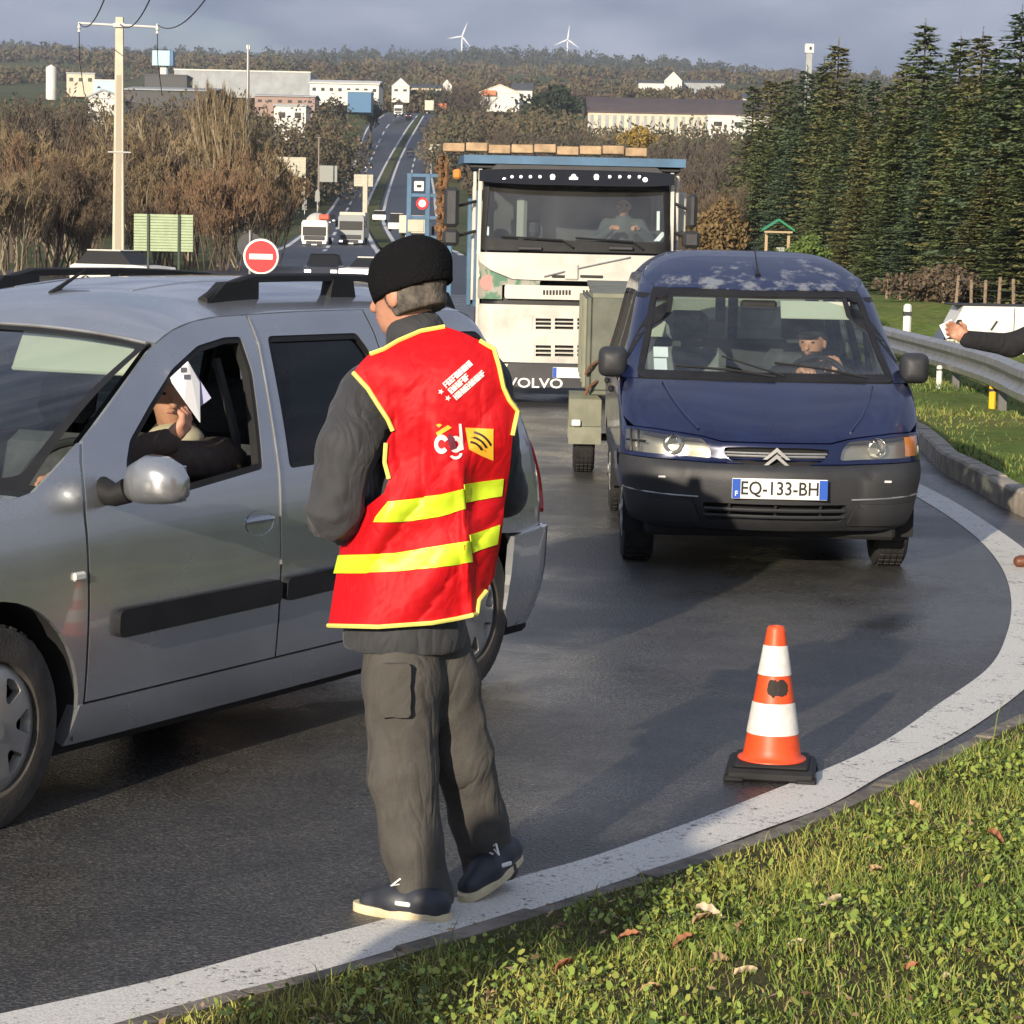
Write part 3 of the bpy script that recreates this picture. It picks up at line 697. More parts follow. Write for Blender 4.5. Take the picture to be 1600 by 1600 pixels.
# ---------------------------------------------------------------- silver estate car
LG = Frame(-0.875, 10.03, 241.81)
def build_logan():
    root = thing('estate_car', 'dusty silver estate car with black roof rails and its driver window open', 'car', (LG.o.x, LG.o.y, 0), LG.a)
    HWt = [(.14, .79), (.18, .80), (.25, .825), (.32, .838), (.45, .85), (.65, .858), (.80, .853), (.93, .838), (1.0, .823), (1.45, .675), (1.50, .655), (1.56, .625), (1.62, .57)]
    XR = [(.14, -.62), (.25, -.68), (.45, -.75), (.70, -.75), (1.0, -.68), (1.12, -.64), (1.28, -.58), (1.45, -.47), (1.56, -.33), (1.64, -.2)]
    def hw(x, z):
        y = float(smooth_tab(HWt, z))
        if x > 2.3: y -= 0.16*((x-2.3)/1.35)**2
        if x < 0.1: y -= 0.045*((0.1-x)/0.85)**2
        xr = float(smooth_tab(XR, z)); xc = xr+0.24
        if x < xc:
            t = min(1, (xc-x)/0.24); y = y-0.34+0.34*math.sqrt(max(0, 1-t*t))
        xc = 3.62-0.42
        if x > xc:
            t = min(1, (x-xc)/0.42); y = y-0.36+0.36*math.sqrt(max(0, 1-t*t))
        return y
    def bodyline(z): return 0.012*math.exp(-((z-0.80)/0.018)**2)
    S = lambda x, z: (x, hw(x, z), z)
    A = 0.385
    # outlines in side view (x forward, z up)
    winF = roundpoly([(2.265, .945), (2.245, 1.06), (2.20, 1.13), (2.05, 1.235), (1.88, 1.343), (1.70, 1.416), (1.53, 1.441), (1.43, 1.441), (1.42, 1.32), (1.50, .995), (1.96, .952)], 0.02, 3)
    winR = roundpoly([(1.27, 1.44), (1.34, .985), (.74, .997), (.62, 1.02), (.615, 1.37), (.675, 1.44)], 0.025, 3)
    winQ = roundpoly([(.46, 1.44), (.44, 1.01), (-.37, 1.05), (-.31, 1.39), (-.25, 1.43)], 0.03, 3)
    doorF = [(2.485, .335), (2.485, .80), (2.482, .92), (2.455, 1.076), (2.43, 1.143), (1.972, 1.408), (1.935, 1.424), (1.82, 1.466), (1.69, 1.494), (1.53, 1.509), (1.362, 1.512), (1.345, 1.415), (1.392, 1.144), (1.437, .84), (1.442, .335)]
    doorR = [(1.430, .335), (1.425, .84), (1.380, 1.144), (1.333, 1.415), (1.350, 1.513), (1.0, 1.521), (.585, 1.524), (.555, 1.433), (.52, 1.10), (.50, .90), (.44, .72), (.385, .57), (.372, .335)]
    fend = [(2.497, .25), (2.497, .92), (2.47, 1.08), (2.449, 1.138), (2.70, 1.005), (3.10, .935), (3.40, .86), (3.52, .78), (3.54, .62), (3.30, .60)] + arc(2.905, .31, A, 38, 188, 18)
    quart = [(.361, .25), (.375, .57), (.43, .725), (.49, .905), (.51, 1.10), (.544, 1.433), (.574, 1.525), (.2, 1.525), (-.15, 1.51), (-.31, 1.46), (-.44, 1.33), (-.55, 1.10), (-.62, .88), (-.64, .62), (-.45, .60)] + arc(0, .31, A, 62, -8, 14)
    fender = both('front_fender', fend, S, M_SILVER, root, res=0.05)
    for sg, o in zip((1, -1), fender):
        f = S if sg > 0 else mir(S)
        b = MB(); x, y, z = f(2.47, .735); b.box((2.483+0.055, y+sg*0.000, .735), (.06, .016, .028), 0.007); b.build('side_indicator', M_WHITE, o)
    quarter = both('rear_quarter', quart, S, M_SILVER, root, res=0.05, holes=[winQ])
    dF = both('front_door', doorF, S, M_SILVER, root, res=0.045, holes=[winF]); dR = both('rear_door', doorR, S, M_SILVER, root, res=0.045, holes=[winR])
    # linings: the inside of doors and body
    Si = lambda x, z: (x, hw(x, z)-0.045, z)
    for nm, pl, h, ps in (('door_lining', shrink(doorF, .01), [shrink(winF, -.012)], dF), ('door_lining', shrink(doorR, .01), [shrink(winR, -.012)], dR), ('side_lining', shrink(quart, .01), [shrink(winQ, -.012)], quarter)):
        panel(nm, pl, Si, M_DARK, ps[0], res=0.09, holes=h, depth=0.0); panel(nm, pl, mir(Si), M_DARK, ps[1], res=0.09, holes=h, depth=0.0, flip=True)
    # glazing and black seals
    for pl, ps, nm, open_ in ((winF, dF, 'door_window', True), (winR, dR, 'door_window', False), (winQ, quarter, 'quarter_window', False)):
        for sg, pr in zip((1, -1), ps):
            f = S if sg > 0 else mir(S); fl = sg > 0
            panel('window_seal', shrink(pl, -.004), f, M_BLACKP, pr, res=0.06, holes=[shrink(pl, .020)], depth=0.03, off=-0.004, flip=fl)
            if open_ and sg > 0: continue
            panel(nm, shrink(pl, .012), f, M_TINT if pl is not winF else M_GLASS, pr, res=0.08, depth=0.0, off=-0.014, flip=fl)
    # mirror triangle in the front corner of the driver's window
    tri = [(2.262, .947), (2.243, 1.06), (2.20, 1.128), (2.10, 1.19), (2.06, .955)]
    panel('mirror_base', shrink(tri, .006), mir(S), M_BLACKP, dF[1], res=0.06, depth=0.02, off=-0.006)
    panel('mirror_base', shrink([(2.262, .947), (2.243, 1.06), (2.215, 1.10), (2.18, .952)], .004), S, M_BLACKP, dF[0], res=0.06, depth=0.02, off=-0.006, flip=True)
    # side rubbing strips
    for pl, ps in (([(2.364, .522), (2.364, .612), (1.452, .612), (1.452, .530)], dF), ([(1.42, .531), (1.42, .612), (.56, .612), (.50, .55)], dR)):
        pl = roundpoly(pl, .03, 4)
        panel('rubbing_strip', pl, S, M_BLACKP, ps[0], res=0.06, depth=0.03, off=0.022, flip=True); panel('rubbing_strip', pl, mir(S), M_BLACKP, ps[1], res=0.06, depth=0.03, off=0.022)
    # sun glint on rear door edges and screen top, shaped as bright tubes
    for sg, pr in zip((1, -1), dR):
        f = S if sg > 0 else mir(S); MB().tube([tuple(Vector(f(x, z))+Vector((.004, sg*.001, 0))) for x, z in densify([(1.348, 1.505), (1.336, 1.43), (1.334, 1.41), (1.381, 1.144), (1.426, .84), (1.430, .66)], .05, closed=False)], .0042, 6).build('door_edge_glint', M_ALU, pr)
    # handles: cup and pull
    for (hx, hz), ps in (((1.56, .815), dF), ((.66, .83), dR)):
        for sg, pr in zip((1, -1), ps):
            f = S if sg > 0 else mir(S); el = [(hx+.085*math.cos(a), hz+.046*math.sin(a)) for a in np.linspace(0, 2*PI, 20)[:-1]]
            cup = lambda u, v, f=f, hx=hx, hz=hz, sg=sg: (lambda p: (p[0], p[1]-sg*0.03*max(0, 1-((u-hx)/.085)**2-((v-hz)/.046)**2), p[2]))(f(u, v))
            panel('handle_cup', el, cup, M_SILVER, pr, res=0.02, depth=0.0, off=0.0025, flip=sg > 0)
            y = f(hx, hz)[1]; b = MB(); b.tube([(hx+.082, y-sg*.002, hz+.008), (hx+.05, y+sg*.012, hz+.012), (hx, y+sg*.018, hz+.014), (hx-.05, y+sg*.012, hz+.012), (hx-.082, y-sg*.002, hz+.008)], [.009, .012, .013, .012, .009], 8); b.build('door_handle', M_SILVER, pr)
    # sills
    both('sill', [(2.56, .205), (2.515, .328), (.40, .328), (.355, .205)], S, M_SILVER, root, res=0.06, depth=0.05, off=0.004)
    MB().box((1.45, 0, .21), (4.1, 1.52, .10), 0.02).build('floor_pan', M_DARK, root)
    # wheel housings
    for x in (0, 2.905):
        for sg in (1, -1):
            housing(root, x, .31, A+.006, sg*.45, sg*.825)
            wheel(root, x, sg*.735, .31, .185, sg, spokes=7)
    # roof
    ZE = [(-.60, 1.40), (-.44, 1.44), (-.3, 1.475), (-.15, 1.512), (.58, 1.526), (1.0, 1.524), (1.36, 1.516), (1.53, 1.512), (1.69, 1.497), (1.82, 1.470), (1.935, 1.428), (2.0, 1.40)]
    ZC = [(-.60, 1.42), (-.48, 1.50), (-.35, 1.56), (-.1, 1.608), (.6, 1.640), (1.1, 1.634), (1.45, 1.606), (1.70, 1.556), (1.90, 1.476), (2.0, 1.43)]
    def ye(x): return hw(x, float(smooth_tab(ZE, x)))
    def roofz(x, q): ze = float(smooth_tab(ZE, x)); zc = float(smooth_tab(ZC, x)); return ze+(zc-ze)*(1-abs(q)**2.3)
    RF = lambda x, q: (x, q*ye(x), roofz(x, q))
    def xt(q): return 1.935-0.035*0+0.0*q-(-0.0)-0.0 if False else 1.90+0.03*abs(q)**2
    top = [(xt(q), q) for q in np.linspace(1, -1, 21)]
    rpoly = top + [(-.46, q) for q in np.linspace(-1, 1, 13)]
    roof = panel('roof', rpoly, RF, M_SILVER, root, res=0.06, depth=0.02, off=0.0)
    panel('headlining', [(1.84, .93), (1.84, -.93), (-.40, -.93), (-.40, .93)], lambda x, q: (x, q*ye(x), roofz(x, q)-.035), M_LINING, roof, res=0.12, depth=0)
    for q in (-.40, .40):   # pressed ribs
        MB().tube([(x, q*ye(x), roofz(x, q)-.004) for x in np.linspace(1.5, -.3, 24)], .008, 6).build('roof_rib', M_SILVER, roof)
    # roof rails
    for sg in (1, -1):
        yq = .50; pts = []; rail = bpy.data.objects.new('roof_rail', None); rail.empty_display_size = .1; link(rail, root)
        zz = lambda x: roofz(x, yq/ye(x)); rings = []
        xs = np.r_[1.41, 1.36, 1.30, 1.22, 1.12, np.linspace(1.0, .0, 10), -.12, -.22, -.30, -.36]
        for x in xs:
            up = 0.082*min(1, max(0, (1.43-x)/.30))**.6*min(1, max(0, (x+.38)/.30))**.6; z = zz(x)+up; h = .030 if up > .07 else .02+.01*up/.07
            rings.append([(x, sg*(yq-.018), z-h), (x, sg*(yq-.02), z-.006), (x, sg*(yq-.008), z), (x, sg*(yq+.010), z), (x, sg*(yq+.02), z-.008), (x, sg*(yq+.022), z-h)])
        MB().loft(rings).build('rail_bar', M_BLACKP, rail)
        for x0, x1, x2, x3 in ((1.42, 1.10, 1.30, 1.10), (.62, .44, .60, .46), (-.10, -.37, -.10, -.28)):
            pl = [(x0, zz(x0)-.01), (x2, zz(x2)+.06), (x3, zz(x3)+.06), (x1, zz(x1)-.01)]; b = MB(); b.prism([(x, z) for x, z in pl], sg*(yq-.022), sg*(yq+.026), 'xz'); b.build('rail_foot', M_BLACKP, rail)
    # aerial stub
    MB().tube([(1.62, .0, 1.57), (1.56, .0, 1.60), (1.42, 0, 1.66)], [.014, .008, .004], 8).build('aerial', M_BLACKP, root)
    # windscreen: t 0 at the base, 1 at the roof
    def WS(q, t):
        yb, yt = .80, ye(1.93)-.004; y = q*(yb+(yt-yb)*t)
        xb = 2.99-.28*q*q; zb = .975+.035*q*q; xtp = xt(q)+.015; ztp = roofz(xt(q), q)-.006
        bow = .035*math.sin(PI*t); x = xb+(xtp-xb)*t; z = zb+(ztp-zb)*t
        return (x+bow*.5, y, z+bow*.8)
    scr = shrink([(-1, 0), (1, 0), (1, 1), (-1, 1)], .0)
    inner = roundpoly([(-.945, .07), (.945, .07), (.955, .955), (-.955, .955)], .05, 4)
    ws = panel('windscreen', [(-.985, .01), (.985, .01), (.985, .985), (-.985, .985)], WS, M_GLASS, root, res=0.07, depth=0)
    MB().tube([tuple(Vector(WS(q, .992))+Vector((.004, 0, .006))) for q in np.linspace(-.98, .98, 24)], .006, 6).build('screen_edge_glint', M_ALU, ws)  # white highlight along the windscreen top, modelled as a bright tube
    panel('screen_border', [(-.99, .0), (.99, .0), (.99, .99), (-.99, .99)], WS, M_BLACKP, ws, res=0.07, holes=[inner], depth=0.0, off=0.004)
    for p0, p1 in (((.55, .03), (-.25, .10)), ((-.25, .03), (-.85, .12))):
        a = Vector(WS(*p0)); b_ = Vector(WS(*p1)); MB().tube([a+Vector((.01, 0, .02)), (a+b_)/2+Vector((.012, 0, .025)), b_+Vector((.01, 0, .015))], .009, 6).build('wiper', M_BLACKP, ws)
    # bonnet
    def HB(x, q):
        y1 = hw(x, .95)-.03; zc = float(smooth_tab([(2.55, 1.02), (2.72, 1.005), (3.0, .975), (3.3, .925), (3.55, .83), (3.66, .74)], x)); return (x, q*y1, zc+.025*(1-q*q)-.02*abs(q)**6)
    bon = [(2.71+.27*(1-q*q), q) for q in np.linspace(1, -1, 15)]+[(3.56-.10*q*q, q) for q in np.linspace(-.94, .94, 11)]
    panel('bonnet', bon[::-1], HB, M_SILVER, root, res=0.08)
    # nose: grille, bumper, lamps
    def FR(y, z):
        x = float(smooth_tab([(.15, 3.52), (.30, 3.62), (.50, 3.645), (.60, 3.64), (.72, 3.62), (.86, 3.54)], z)); a = abs(y); x -= .05*(a/.7)**2
        if a > .42: t = min(1, (a-.42)/.40); x -= .36*(1-math.sqrt(max(0, 1-t*t)))
        return (x, y, z)
    bump = roundpoly([(-.80, .20), (.80, .20), (.81, .60), (-.81, .60)], .04)
    bo = panel('front_bumper', bump, FR, M_SILVER, root, res=0.08, holes=[roundpoly([(-.42, .26), (.42, .26), (.45, .40), (-.45, .40)], .03)], depth=.04)
    panel('lower_grille', [(-.43, .25), (.43, .25), (.46, .41), (-.46, .41)], FR, M_BLACKP, bo, res=.1, off=-.03)
    panel('grille', roundpoly([(-.36, .64), (.36, .64), (.40, .78), (-.40, .78)], .03), FR, M_BLACKP, root, res=.08)
    for sg in (1, -1):
        pl = roundpoly([(.40, .64), (.76, .63), (.74, .80), (.44, .80)], .03); pl = [(sg*a, b) for a, b in pl][::sg]
        h = panel('headlight', pl, FR, M_REFL, root, res=.06, off=-.02); panel('headlight_lens', pl, FR, M_LENS, h, res=.06, depth=0)
    plate(root, (3.66, 0, .47), .52, .11, None)
    # rear: tailgate, bumper, lamps
    def RR(y, z):
        x = float(smooth_tab(XR, z)); a = abs(y); h = hw(0.2, z)-.02; t0 = h-.34
        if a > t0: t = min(1, (a-t0)/.34); x += .24*(1-math.sqrt(max(0, 1-t*t)))
        return (x, y, z)
    tg = panel('tailgate', [(-.60, .50), (.60, .50), (.64, 1.0), (.50, 1.50), (-.50, 1.50), (-.64, 1.0)], RR, M_SILVER, root, res=.1, flip=True, holes=[roundpoly([(-.50, 1.02), (.50, 1.02), (.42, 1.42), (-.42, 1.42)], .04)])
    panel('rear_window', roundpoly([(-.50, 1.02), (.50, 1.02), (.42, 1.42), (-.42, 1.42)], .04), RR, M_TINT, tg, res=.1, flip=True, off=-.01, depth=0)
    # wrap-round bumper, in (distance along, height)
    def RB(u, z):
        if u > 0:  # left flank: u grows forwards
            x = float(smooth_tab(XR, z))+.24+max(0, u-.38)
            if u < .38: t = 1-u/.38; a = t*PI/2; return (float(smooth_tab(XR, z))+.24*(1-math.sin(a)), hw(0.2, z)-.34+.34*math.cos(a), z)
            return (x, hw(max(x, -.3), z)+.006, z)
        return (0, 0, 0)
    both('rear_corner', [(.02, .22), (.02, .62), (.30, .62), (.62, .60), (.63, .40), (.60, .30), (.50, .22)], RB, M_SILVER, root, res=.05, depth=.03, off=.008)
    panel('rear_bumper', [(-.50, .22), (.50, .22), (.52, .60), (-.52, .60)], RR, M_GREYP, root, res=.1, off=.012, flip=True)
    both('tail_light', roundpoly([(.06, .66), (.22, .66), (.20, .95), (.10, 1.06), (.03, 1.06)], .02), RB, M_REDL, root, res=.04, depth=.02, off=.006)
    # door mirrors
    for sg in (1, -1):
        m_ = bpy.data.objects.new('door_mirror', None); m_.empty_display_size = .1; link(m_, root); y0 = hw(2.22, 1.0)*sg; m_.location = (.075, 0, 0)
        MB().tube([(2.30, y0*.985, .985), (2.31, y0+sg*.05, .975), (2.30, y0+sg*.085, .99)], [.045, .035, .04], 20).build('mirror_arm', M_BLACKP, m_)
        rings = []
        for t, sx, sz, cz in ((0, .035, .045, 1.00), (.025, .065, .062, 1.015), (.08, .080, .078, 1.028), (.14, .078, .074, 1.027), (.19, .060, .058, 1.020), (.215, .030, .03, 1.012)):
            rings.append([(2.315-.06+sx*math.copysign(abs(math.cos(a))**.7, math.cos(a))*(1.15 if math.cos(a) > 0 else .35), y0+sg*(.07+t), cz+sz*math.copysign(abs(math.sin(a))**.75, math.sin(a))) for a in np.linspace(0, 2*PI, 25)[:-1]])
        MB().loft(rings).build('mirror_shell', M_SILVER, m_, angle=R(60))
        MB().box((2.222, y0+sg*.17, 1.018), (.006, .17, .11), .002).build('mirror_glass', M_CHROME, m_)
    # cabin
    MB().box((2.30, 0, .78), (.60, 1.45, .30), .08).build('dashboard', M_DASH, root)
    MB().prism([(2.30, .90), (2.95, .90), (2.95, .955), (2.40, .965), (2.30, .95)], -.70, .70, 'xz').build('dash_top', M_DASH, root)
    steering(root, (2.02, .37, .92))
    for y in (.37, -.37): seat(root, 1.28, y, .42)
    MB().box((.35, 0, .45), (.52, 1.30, .16), .05).build('rear_bench', M_SEAT, root); MB().box((.05, 0, .76), (.14, 1.30, .58), .05, rot=Quaternion((0, 1, 0), R(-12))).build('rear_backrest', M_SEAT, root)
    for y0, y1 in ((.10, .62), (-.10, -.62)):
        MB().box((1.92, (y0+y1)/2, 1.385), (.15, abs(y1-y0), .018), .006, rot=Quaternion((0, 1, 0), R(62))).build('sun_visor', M_VISOR, root)
    MB().box((1.98, 0, 1.36), (.03, .22, .06), .012).build('rear_view_mirror', M_BLACKP, root)
    MB().tube([(1.44, .58, 1.36), (1.43, .66, 1.1), (1.42, .68, .75)], .018, 6).build('seat_belt', M_GREYP, root)
    for i in range(7): MB().box((2.66+random.uniform(-.05, .06), -.05-.075*i, .972+.004*(i % 3)), (.07, .09, .012), .003, rot=Quaternion((0, 0, 1), random.uniform(0, 3))).build('paper_scrap', random.choice([M_PAPER, M_VISOR, mat('tan_card', (.5, .38, .22), .8)]), root)
    return root
LOGAN = build_logan()
# ---------------------------------------------------------------- dark blue van with a trailer
BG = Frame(1.482, 16.696, 269.3)
def peel_mat():
    m, N, L, b = node_mat('peeling_blue_paint'); tc = N.new('ShaderNodeTexCoord'); P = tc.outputs['Object']
    n = tex(N, L, P, 5.0, 8, 0.7); sep = N.new('ShaderNodeSeparateXYZ'); L.new(P, sep.inputs[0])
    mr = N.new('ShaderNodeMapRange'); mr.inputs['From Min'].default_value = 0.9; mr.inputs['From Max'].default_value = 1.75; mr.inputs['To Min'].default_value = -0.12; mr.inputs['To Max'].default_value = 0.06; L.new(sep.outputs[0], mr.inputs[0])
    ad = N.new('ShaderNodeMath'); L.new(n.outputs['Fac'], ad.inputs[0]); L.new(mr.outputs[0], ad.inputs[1])
    r = ramp(N, L, ad.outputs[0], [(0.55, (0, 0, 0)), (0.64, (1, 1, 1))]); L.new(mixc(N, L, r.outputs[0], (0.012, 0.020, 0.070), (0.24, 0.25, 0.27)), b.inputs['Base Color'])
    b.inputs['Roughness'].default_value = 0.4; b.inputs['Coat Weight'].default_value = 0.4; b.inputs['Metallic'].default_value = 0.2
    return m
def build_van():
    root = thing('van', 'dark blue small van with peeling roof paint and a bearded driver at the wheel', 'van', (BG.o.x, BG.o.y, 0), BG.a)
    XF = [(.22, 3.36), (.30, 3.45), (.40, 3.50), (.55, 3.515), (.615, 3.495), (.64, 3.445), (.72, 3.43), (.76, 3.405), (.80, 3.34), (.85, 3.24), (.95, 3.01), (1.04, 2.77), (1.06, 2.715), (1.30, 2.30), (1.555, 1.865), (1.65, 1.62)]
    HWt = [(.20, .74), (.32, .80), (.45, .825), (.60, .845), (.75, .845), (.95, .852), (1.02, .845), (1.28, .778), (1.54, .716), (1.62, .69), (1.70, .635)]
    BOW = [(.2, .10), (.7, .11), (.8, .10), (1.04, .06), (1.2, .10), (1.6, .10)]; RX = [(.2, .34), (.75, .32), (1.02, .22), (1.3, .20), (1.6, .18)]; RY = [(.2, .36), (.75, .34), (1.02, .22), (1.3, .20), (1.6, .18)]
    tb = lambda t, z: float(smooth_tab(t, z))
    def par(z): return tb(XF, z), tb(HWt, z), tb(BOW, z), tb(RX, z), tb(RY, z)
    def WR(s, z):
        xf, h, bw, rx, ry = par(z); a = abs(s); sg = 1 if s >= 0 else -1; y0 = h-ry; rr = .5*(rx+ry)
        if a <= y0: return (xf-bw*(a/y0)**2, s, z)
        an = (a-y0)/rr
        if an <= PI/2: return (xf-bw-rx*(1-math.cos(an)), sg*(y0+ry*math.sin(an)), z)
        return (xf-bw-rx-(a-y0-rr*PI/2), sg*h, z)
    def xc(z): xf, h, bw, rx, ry = par(z); return xf-bw-rx
    def s_side(z): xf, h, bw, rx, ry = par(z); return h-ry+.5*(rx+ry)*PI/2
    def SD(x, z):
        xf, h, bw, rx, ry = par(z); c = xf-bw-rx; y = h
        if x > c: t = min(1, (x-c)/rx); y = h-ry+ry*math.sqrt(max(0, 1-t*t))
        if x < -.50: t = min(1, (-.50-x)/.14); y -= .14*(1-math.sqrt(max(0, 1-t*t)))
        return (x, y, z)
    # bumper (wraps round to the wheel arches)
    arch = lambda z: 2.69+math.sqrt(max(.0001, .355**2-(z-.29)**2))
    se = lambda z: s_side(z)+xc(z)-arch(z)
    right = [(se(z), z) for z in (.30, .38, .46, .54, .60)]
    poly = [(-.62, .262), (.62, .262), (.95, .29)] + right + [(1.0, .645), (.75, .640), (.36, .628), (-.36, .628), (-.75, .640), (-1.0, .645)] + [(-s, z) for s, z in right[::-1]] + [(-.95, .29)]
    slot = roundpoly([(-.37, .315), (.37, .315), (.40, .415), (-.40, .415)], .02, 3)
    bump = panel('front_bumper', poly, WR, M_GREYP, root, res=.05, holes=[slot], depth=.05)
    panel('intake_back', shrink(slot, -.02), WR, M_DARK, bump, res=.1, off=-.06, depth=0)
    for z in (.345, .382): MB().tube([WR(s, z) for s in np.linspace(-.385, .385, 12)], .010, 6).build('intake_slat', M_GREYP, bump)
    for s in (-.25, 0, .25): MB().tube([tuple(Vector(WR(s, z))-Vector((.03, 0, 0))) for z in (.315, .36, .415)], .008, 5).build('intake_bar', M_GREYP, bump)
    for sg in (-1, 1):   # thin bright wear lines and corner spoiler lips
        MB().tube([tuple(Vector(WR(sg*s, z))+Vector((.004, 0, 0))) for s, z in ((.42, .443), (.55, .447), (.70, .455), (.85, .462), (.97, .466))], .0055, 6).build('trim_line', M_ALU, bump)
        pl = [(sg*a, b) for a, b in [(.40, .30), (.78, .30), (.86, .42), (.45, .42)]]
        panel('spoiler_lip', roundpoly(pl[::sg], .02, 3), WR, M_GREYP, bump, res=.06, off=.012, depth=.02)
        MB().box(Vector(WR(sg*.62, .545))+Vector((.004, 0, 0)), (.01, .04, .012), .003).build('bumper_scuff', M_WHITE, bump)
    # face below the bonnet with lamp and grille openings
    lampR = [(.352, .655), (.365, .715), (.405, .757), (.73, .787), (.90, .790), (.90, .672), (.60, .664)]
    lampL = [(-a, b) for a, b in lampR][::-1]
    gril = [(-.295, .716), (-.265, .650), (-.18, .632), (0, .622), (.18, .632), (.265, .650), (.30, .714), (.15, .722), (-.15, .722)]
    gril = roundpoly(gril, .03, 3)
    face = [(-1.05, .650), (-.75, .645), (-.36, .634), (.36, .634), (.75, .645), (1.05, .650), (1.05, .80), (.80, .800), (.66, .795), (.40, .765), (.30, .742), (-.30, .742), (-.40, .765), (-.66, .795), (-.80, .800), (-1.05, .80)]
    fc = panel('front_panel', face, WR, M_BLUE, root, res=.045, holes=[roundpoly(lampR, .02, 3), roundpoly(lampL, .02, 3), gril], depth=.03)
    panel('grille_back', shrink(gril, -.01), WR, M_DARK, fc, res=.08, off=-.04, depth=0)
    for z in (.655, .688): MB().tube([tuple(Vector(WR(s, z))-Vector((.012, 0, 0))) for s in np.linspace(-.28, .28, 12)], .0065, 6).build('grille_bar', M_BLUE if z < .67 else M_ALU, fc)
    MB().tube([tuple(Vector(WR(s, .672))-Vector((.012, 0, 0))) for s in np.linspace(-.27, .27, 12)], .007, 6).build('grille_bar', M_ALU, fc)
    for dz in (0, .036):   # the two chevrons
        b = MB(); x0 = WR(0, .67)[0]+.004
        b.prism([(-.075, .622+dz), (-.052, .622+dz), (0, .664+dz), (.052, .622+dz), (.075, .622+dz), (0, .688+dz)], x0, x0+.014, 'yz'); b.build('chevron_emblem', M_ALU, fc)
    for sg, lp in ((1, lampR), (-1, lampL)):
        l_ = bpy.data.objects.new('headlight', None); l_.empty_display_size = .1; link(l_, root); lp = roundpoly(lp, .02, 3)
        panel('reflector', shrink(lp, -.006), WR, M_REFL, l_, res=.05, off=-.05, depth=0)
        b = MB(); x, y, z = WR(sg*.56, .722)
        b.lathe([(.0, -.045), (.03, -.045), (.052, -.02), (.055, 0)], 20, (x-.01, y, z), 'x'); b.build('bulb_bowl', M_CHROME, l_)
        panel('turn_lens', [(sg*a, b_) for a, b_ in [(.755, .675), (.90, .675), (.90, .788), (.745, .784)]][::sg], WR, M_AMBER if sg > 0 else M_LENS, l_, res=.05, off=-.008, depth=0)
        panel('lamp_lens', lp, WR, M_LENS, l_, res=.05, off=-.002, depth=0)
    if True:  # taped cracked lamp on the van's right
        for s_ in (-.77, -.83): MB().tube([tuple(Vector(WR(s_, z))+Vector((.006, 0, 0))) for z in (.67, .73, .79)], .006, 5).build('lamp_tape', M_INK, fc)
        MB().tube([tuple(Vector(WR(s_, .73))+Vector((.006, 0, 0))) for s_ in (-.88, -.80, -.72)], .006, 5).build('lamp_tape', M_INK, fc)
    plate(root, (3.522, .015, .503), .52, .112, 'EQ-133-BH')
    # bonnet
    hood = [(-.66, .802), (-.40, .773), (-.30, .750), (.30, .750), (.40, .773), (.66, .802), (.80, .806), (.92, .86), (.90, .95), (.86, 1.02), (.82, 1.045), (-.82, 1.045), (-.86, 1.02), (-.90, .95), (-.92, .86), (-.80, .806)]
    bo = panel('bonnet', hood, WR, M_BLUE, root, res=.04, depth=.03)
    for sg in (1, -1): MB().tube([tuple(Vector(WR(sg*s, z))+Vector((.0, 0, .004))) for s, z in ((.42, .80), (.50, .88), (.56, .96), (.60, 1.03))], .007, 6).build('bonnet_crease', M_BLUE, bo)
    panel('scuttle', [(-.78, 1.046), (.78, 1.046), (.76, 1.075), (-.76, 1.075)], WR, M_BLACKP, root, res=.06, off=-.005, depth=.03)
    # windscreen and its seal
    sw = lambda z: tb(HWt, z)-tb(RY, z)+.5*(tb(RX, z)+tb(RY, z))*.55
    zs = np.linspace(1.065, 1.55, 8); scr = [(-sw(z), z) for z in zs[::-1]]+[(sw(z), z) for z in zs]
    scr = roundpoly([scr[0]]+scr[1:7]+[scr[7], scr[8]]+scr[9:15]+[scr[15]], .03, 3)
    ws = panel('windscreen', scr, WR, M_GLASS, root, res=.07, off=-.004, depth=0)
    panel('screen_seal', shrink(scr, -.012), WR, M_BLACKP, ws, res=.05, holes=[shrink(scr, .028)], off=.002, depth=.02)
    for s0, z0, s1, z1 in ((-.52, 1.072, .05, 1.055), (.05, 1.10, .58, 1.06)):
        a = Vector(WR(s0, z0+.03)); b_ = Vector(WR(s1, z1+.01)); w = MB().tube([a+Vector((.03, 0, .02)), (a+b_)/2+Vector((.03, 0, .025)), b_+Vector((.02, 0, .01))], .008, 6).build('wiper', M_BLACKP, ws)
    a = Vector(WR(.10, 1.08)); MB().tube([a+Vector((.02, 0, 0)), Vector(WR(-.25, 1.16))+Vector((.025, 0, .02))], .006, 6).build('wiper', M_BLACKP, ws)
    for s, z, w_, h in ((-.60, 1.20, .085, .055), (-.605, 1.135, .075, .06)): panel('parking_disc', [(s-w_/2, z-h/2), (s+w_/2, z-h/2), (s+w_/2, z+h/2), (s-w_/2, z+h/2)], WR, M_PAPER, ws, res=.05, off=-.012, depth=0)
    # A pillars
    zs = np.linspace(1.05, 1.58, 9)
    for sg in (1, -1):
        pl = [(sg*(sw(z)+.004), z) for z in zs]+[(sg*(s_side(z)+.02), z) for z in zs[::-1]]
        panel('windscreen_pillar', pl[::sg], WR, M_BLUE, root, res=.05, depth=.03)
    # roof
    ZC = [(-.64, 1.72), (-.5, 1.765), (-.3, 1.788), (.4, 1.80), (.9, 1.792), (1.2, 1.762), (1.4, 1.722), (1.6, 1.663), (1.75, 1.608), (1.87, 1.556)]
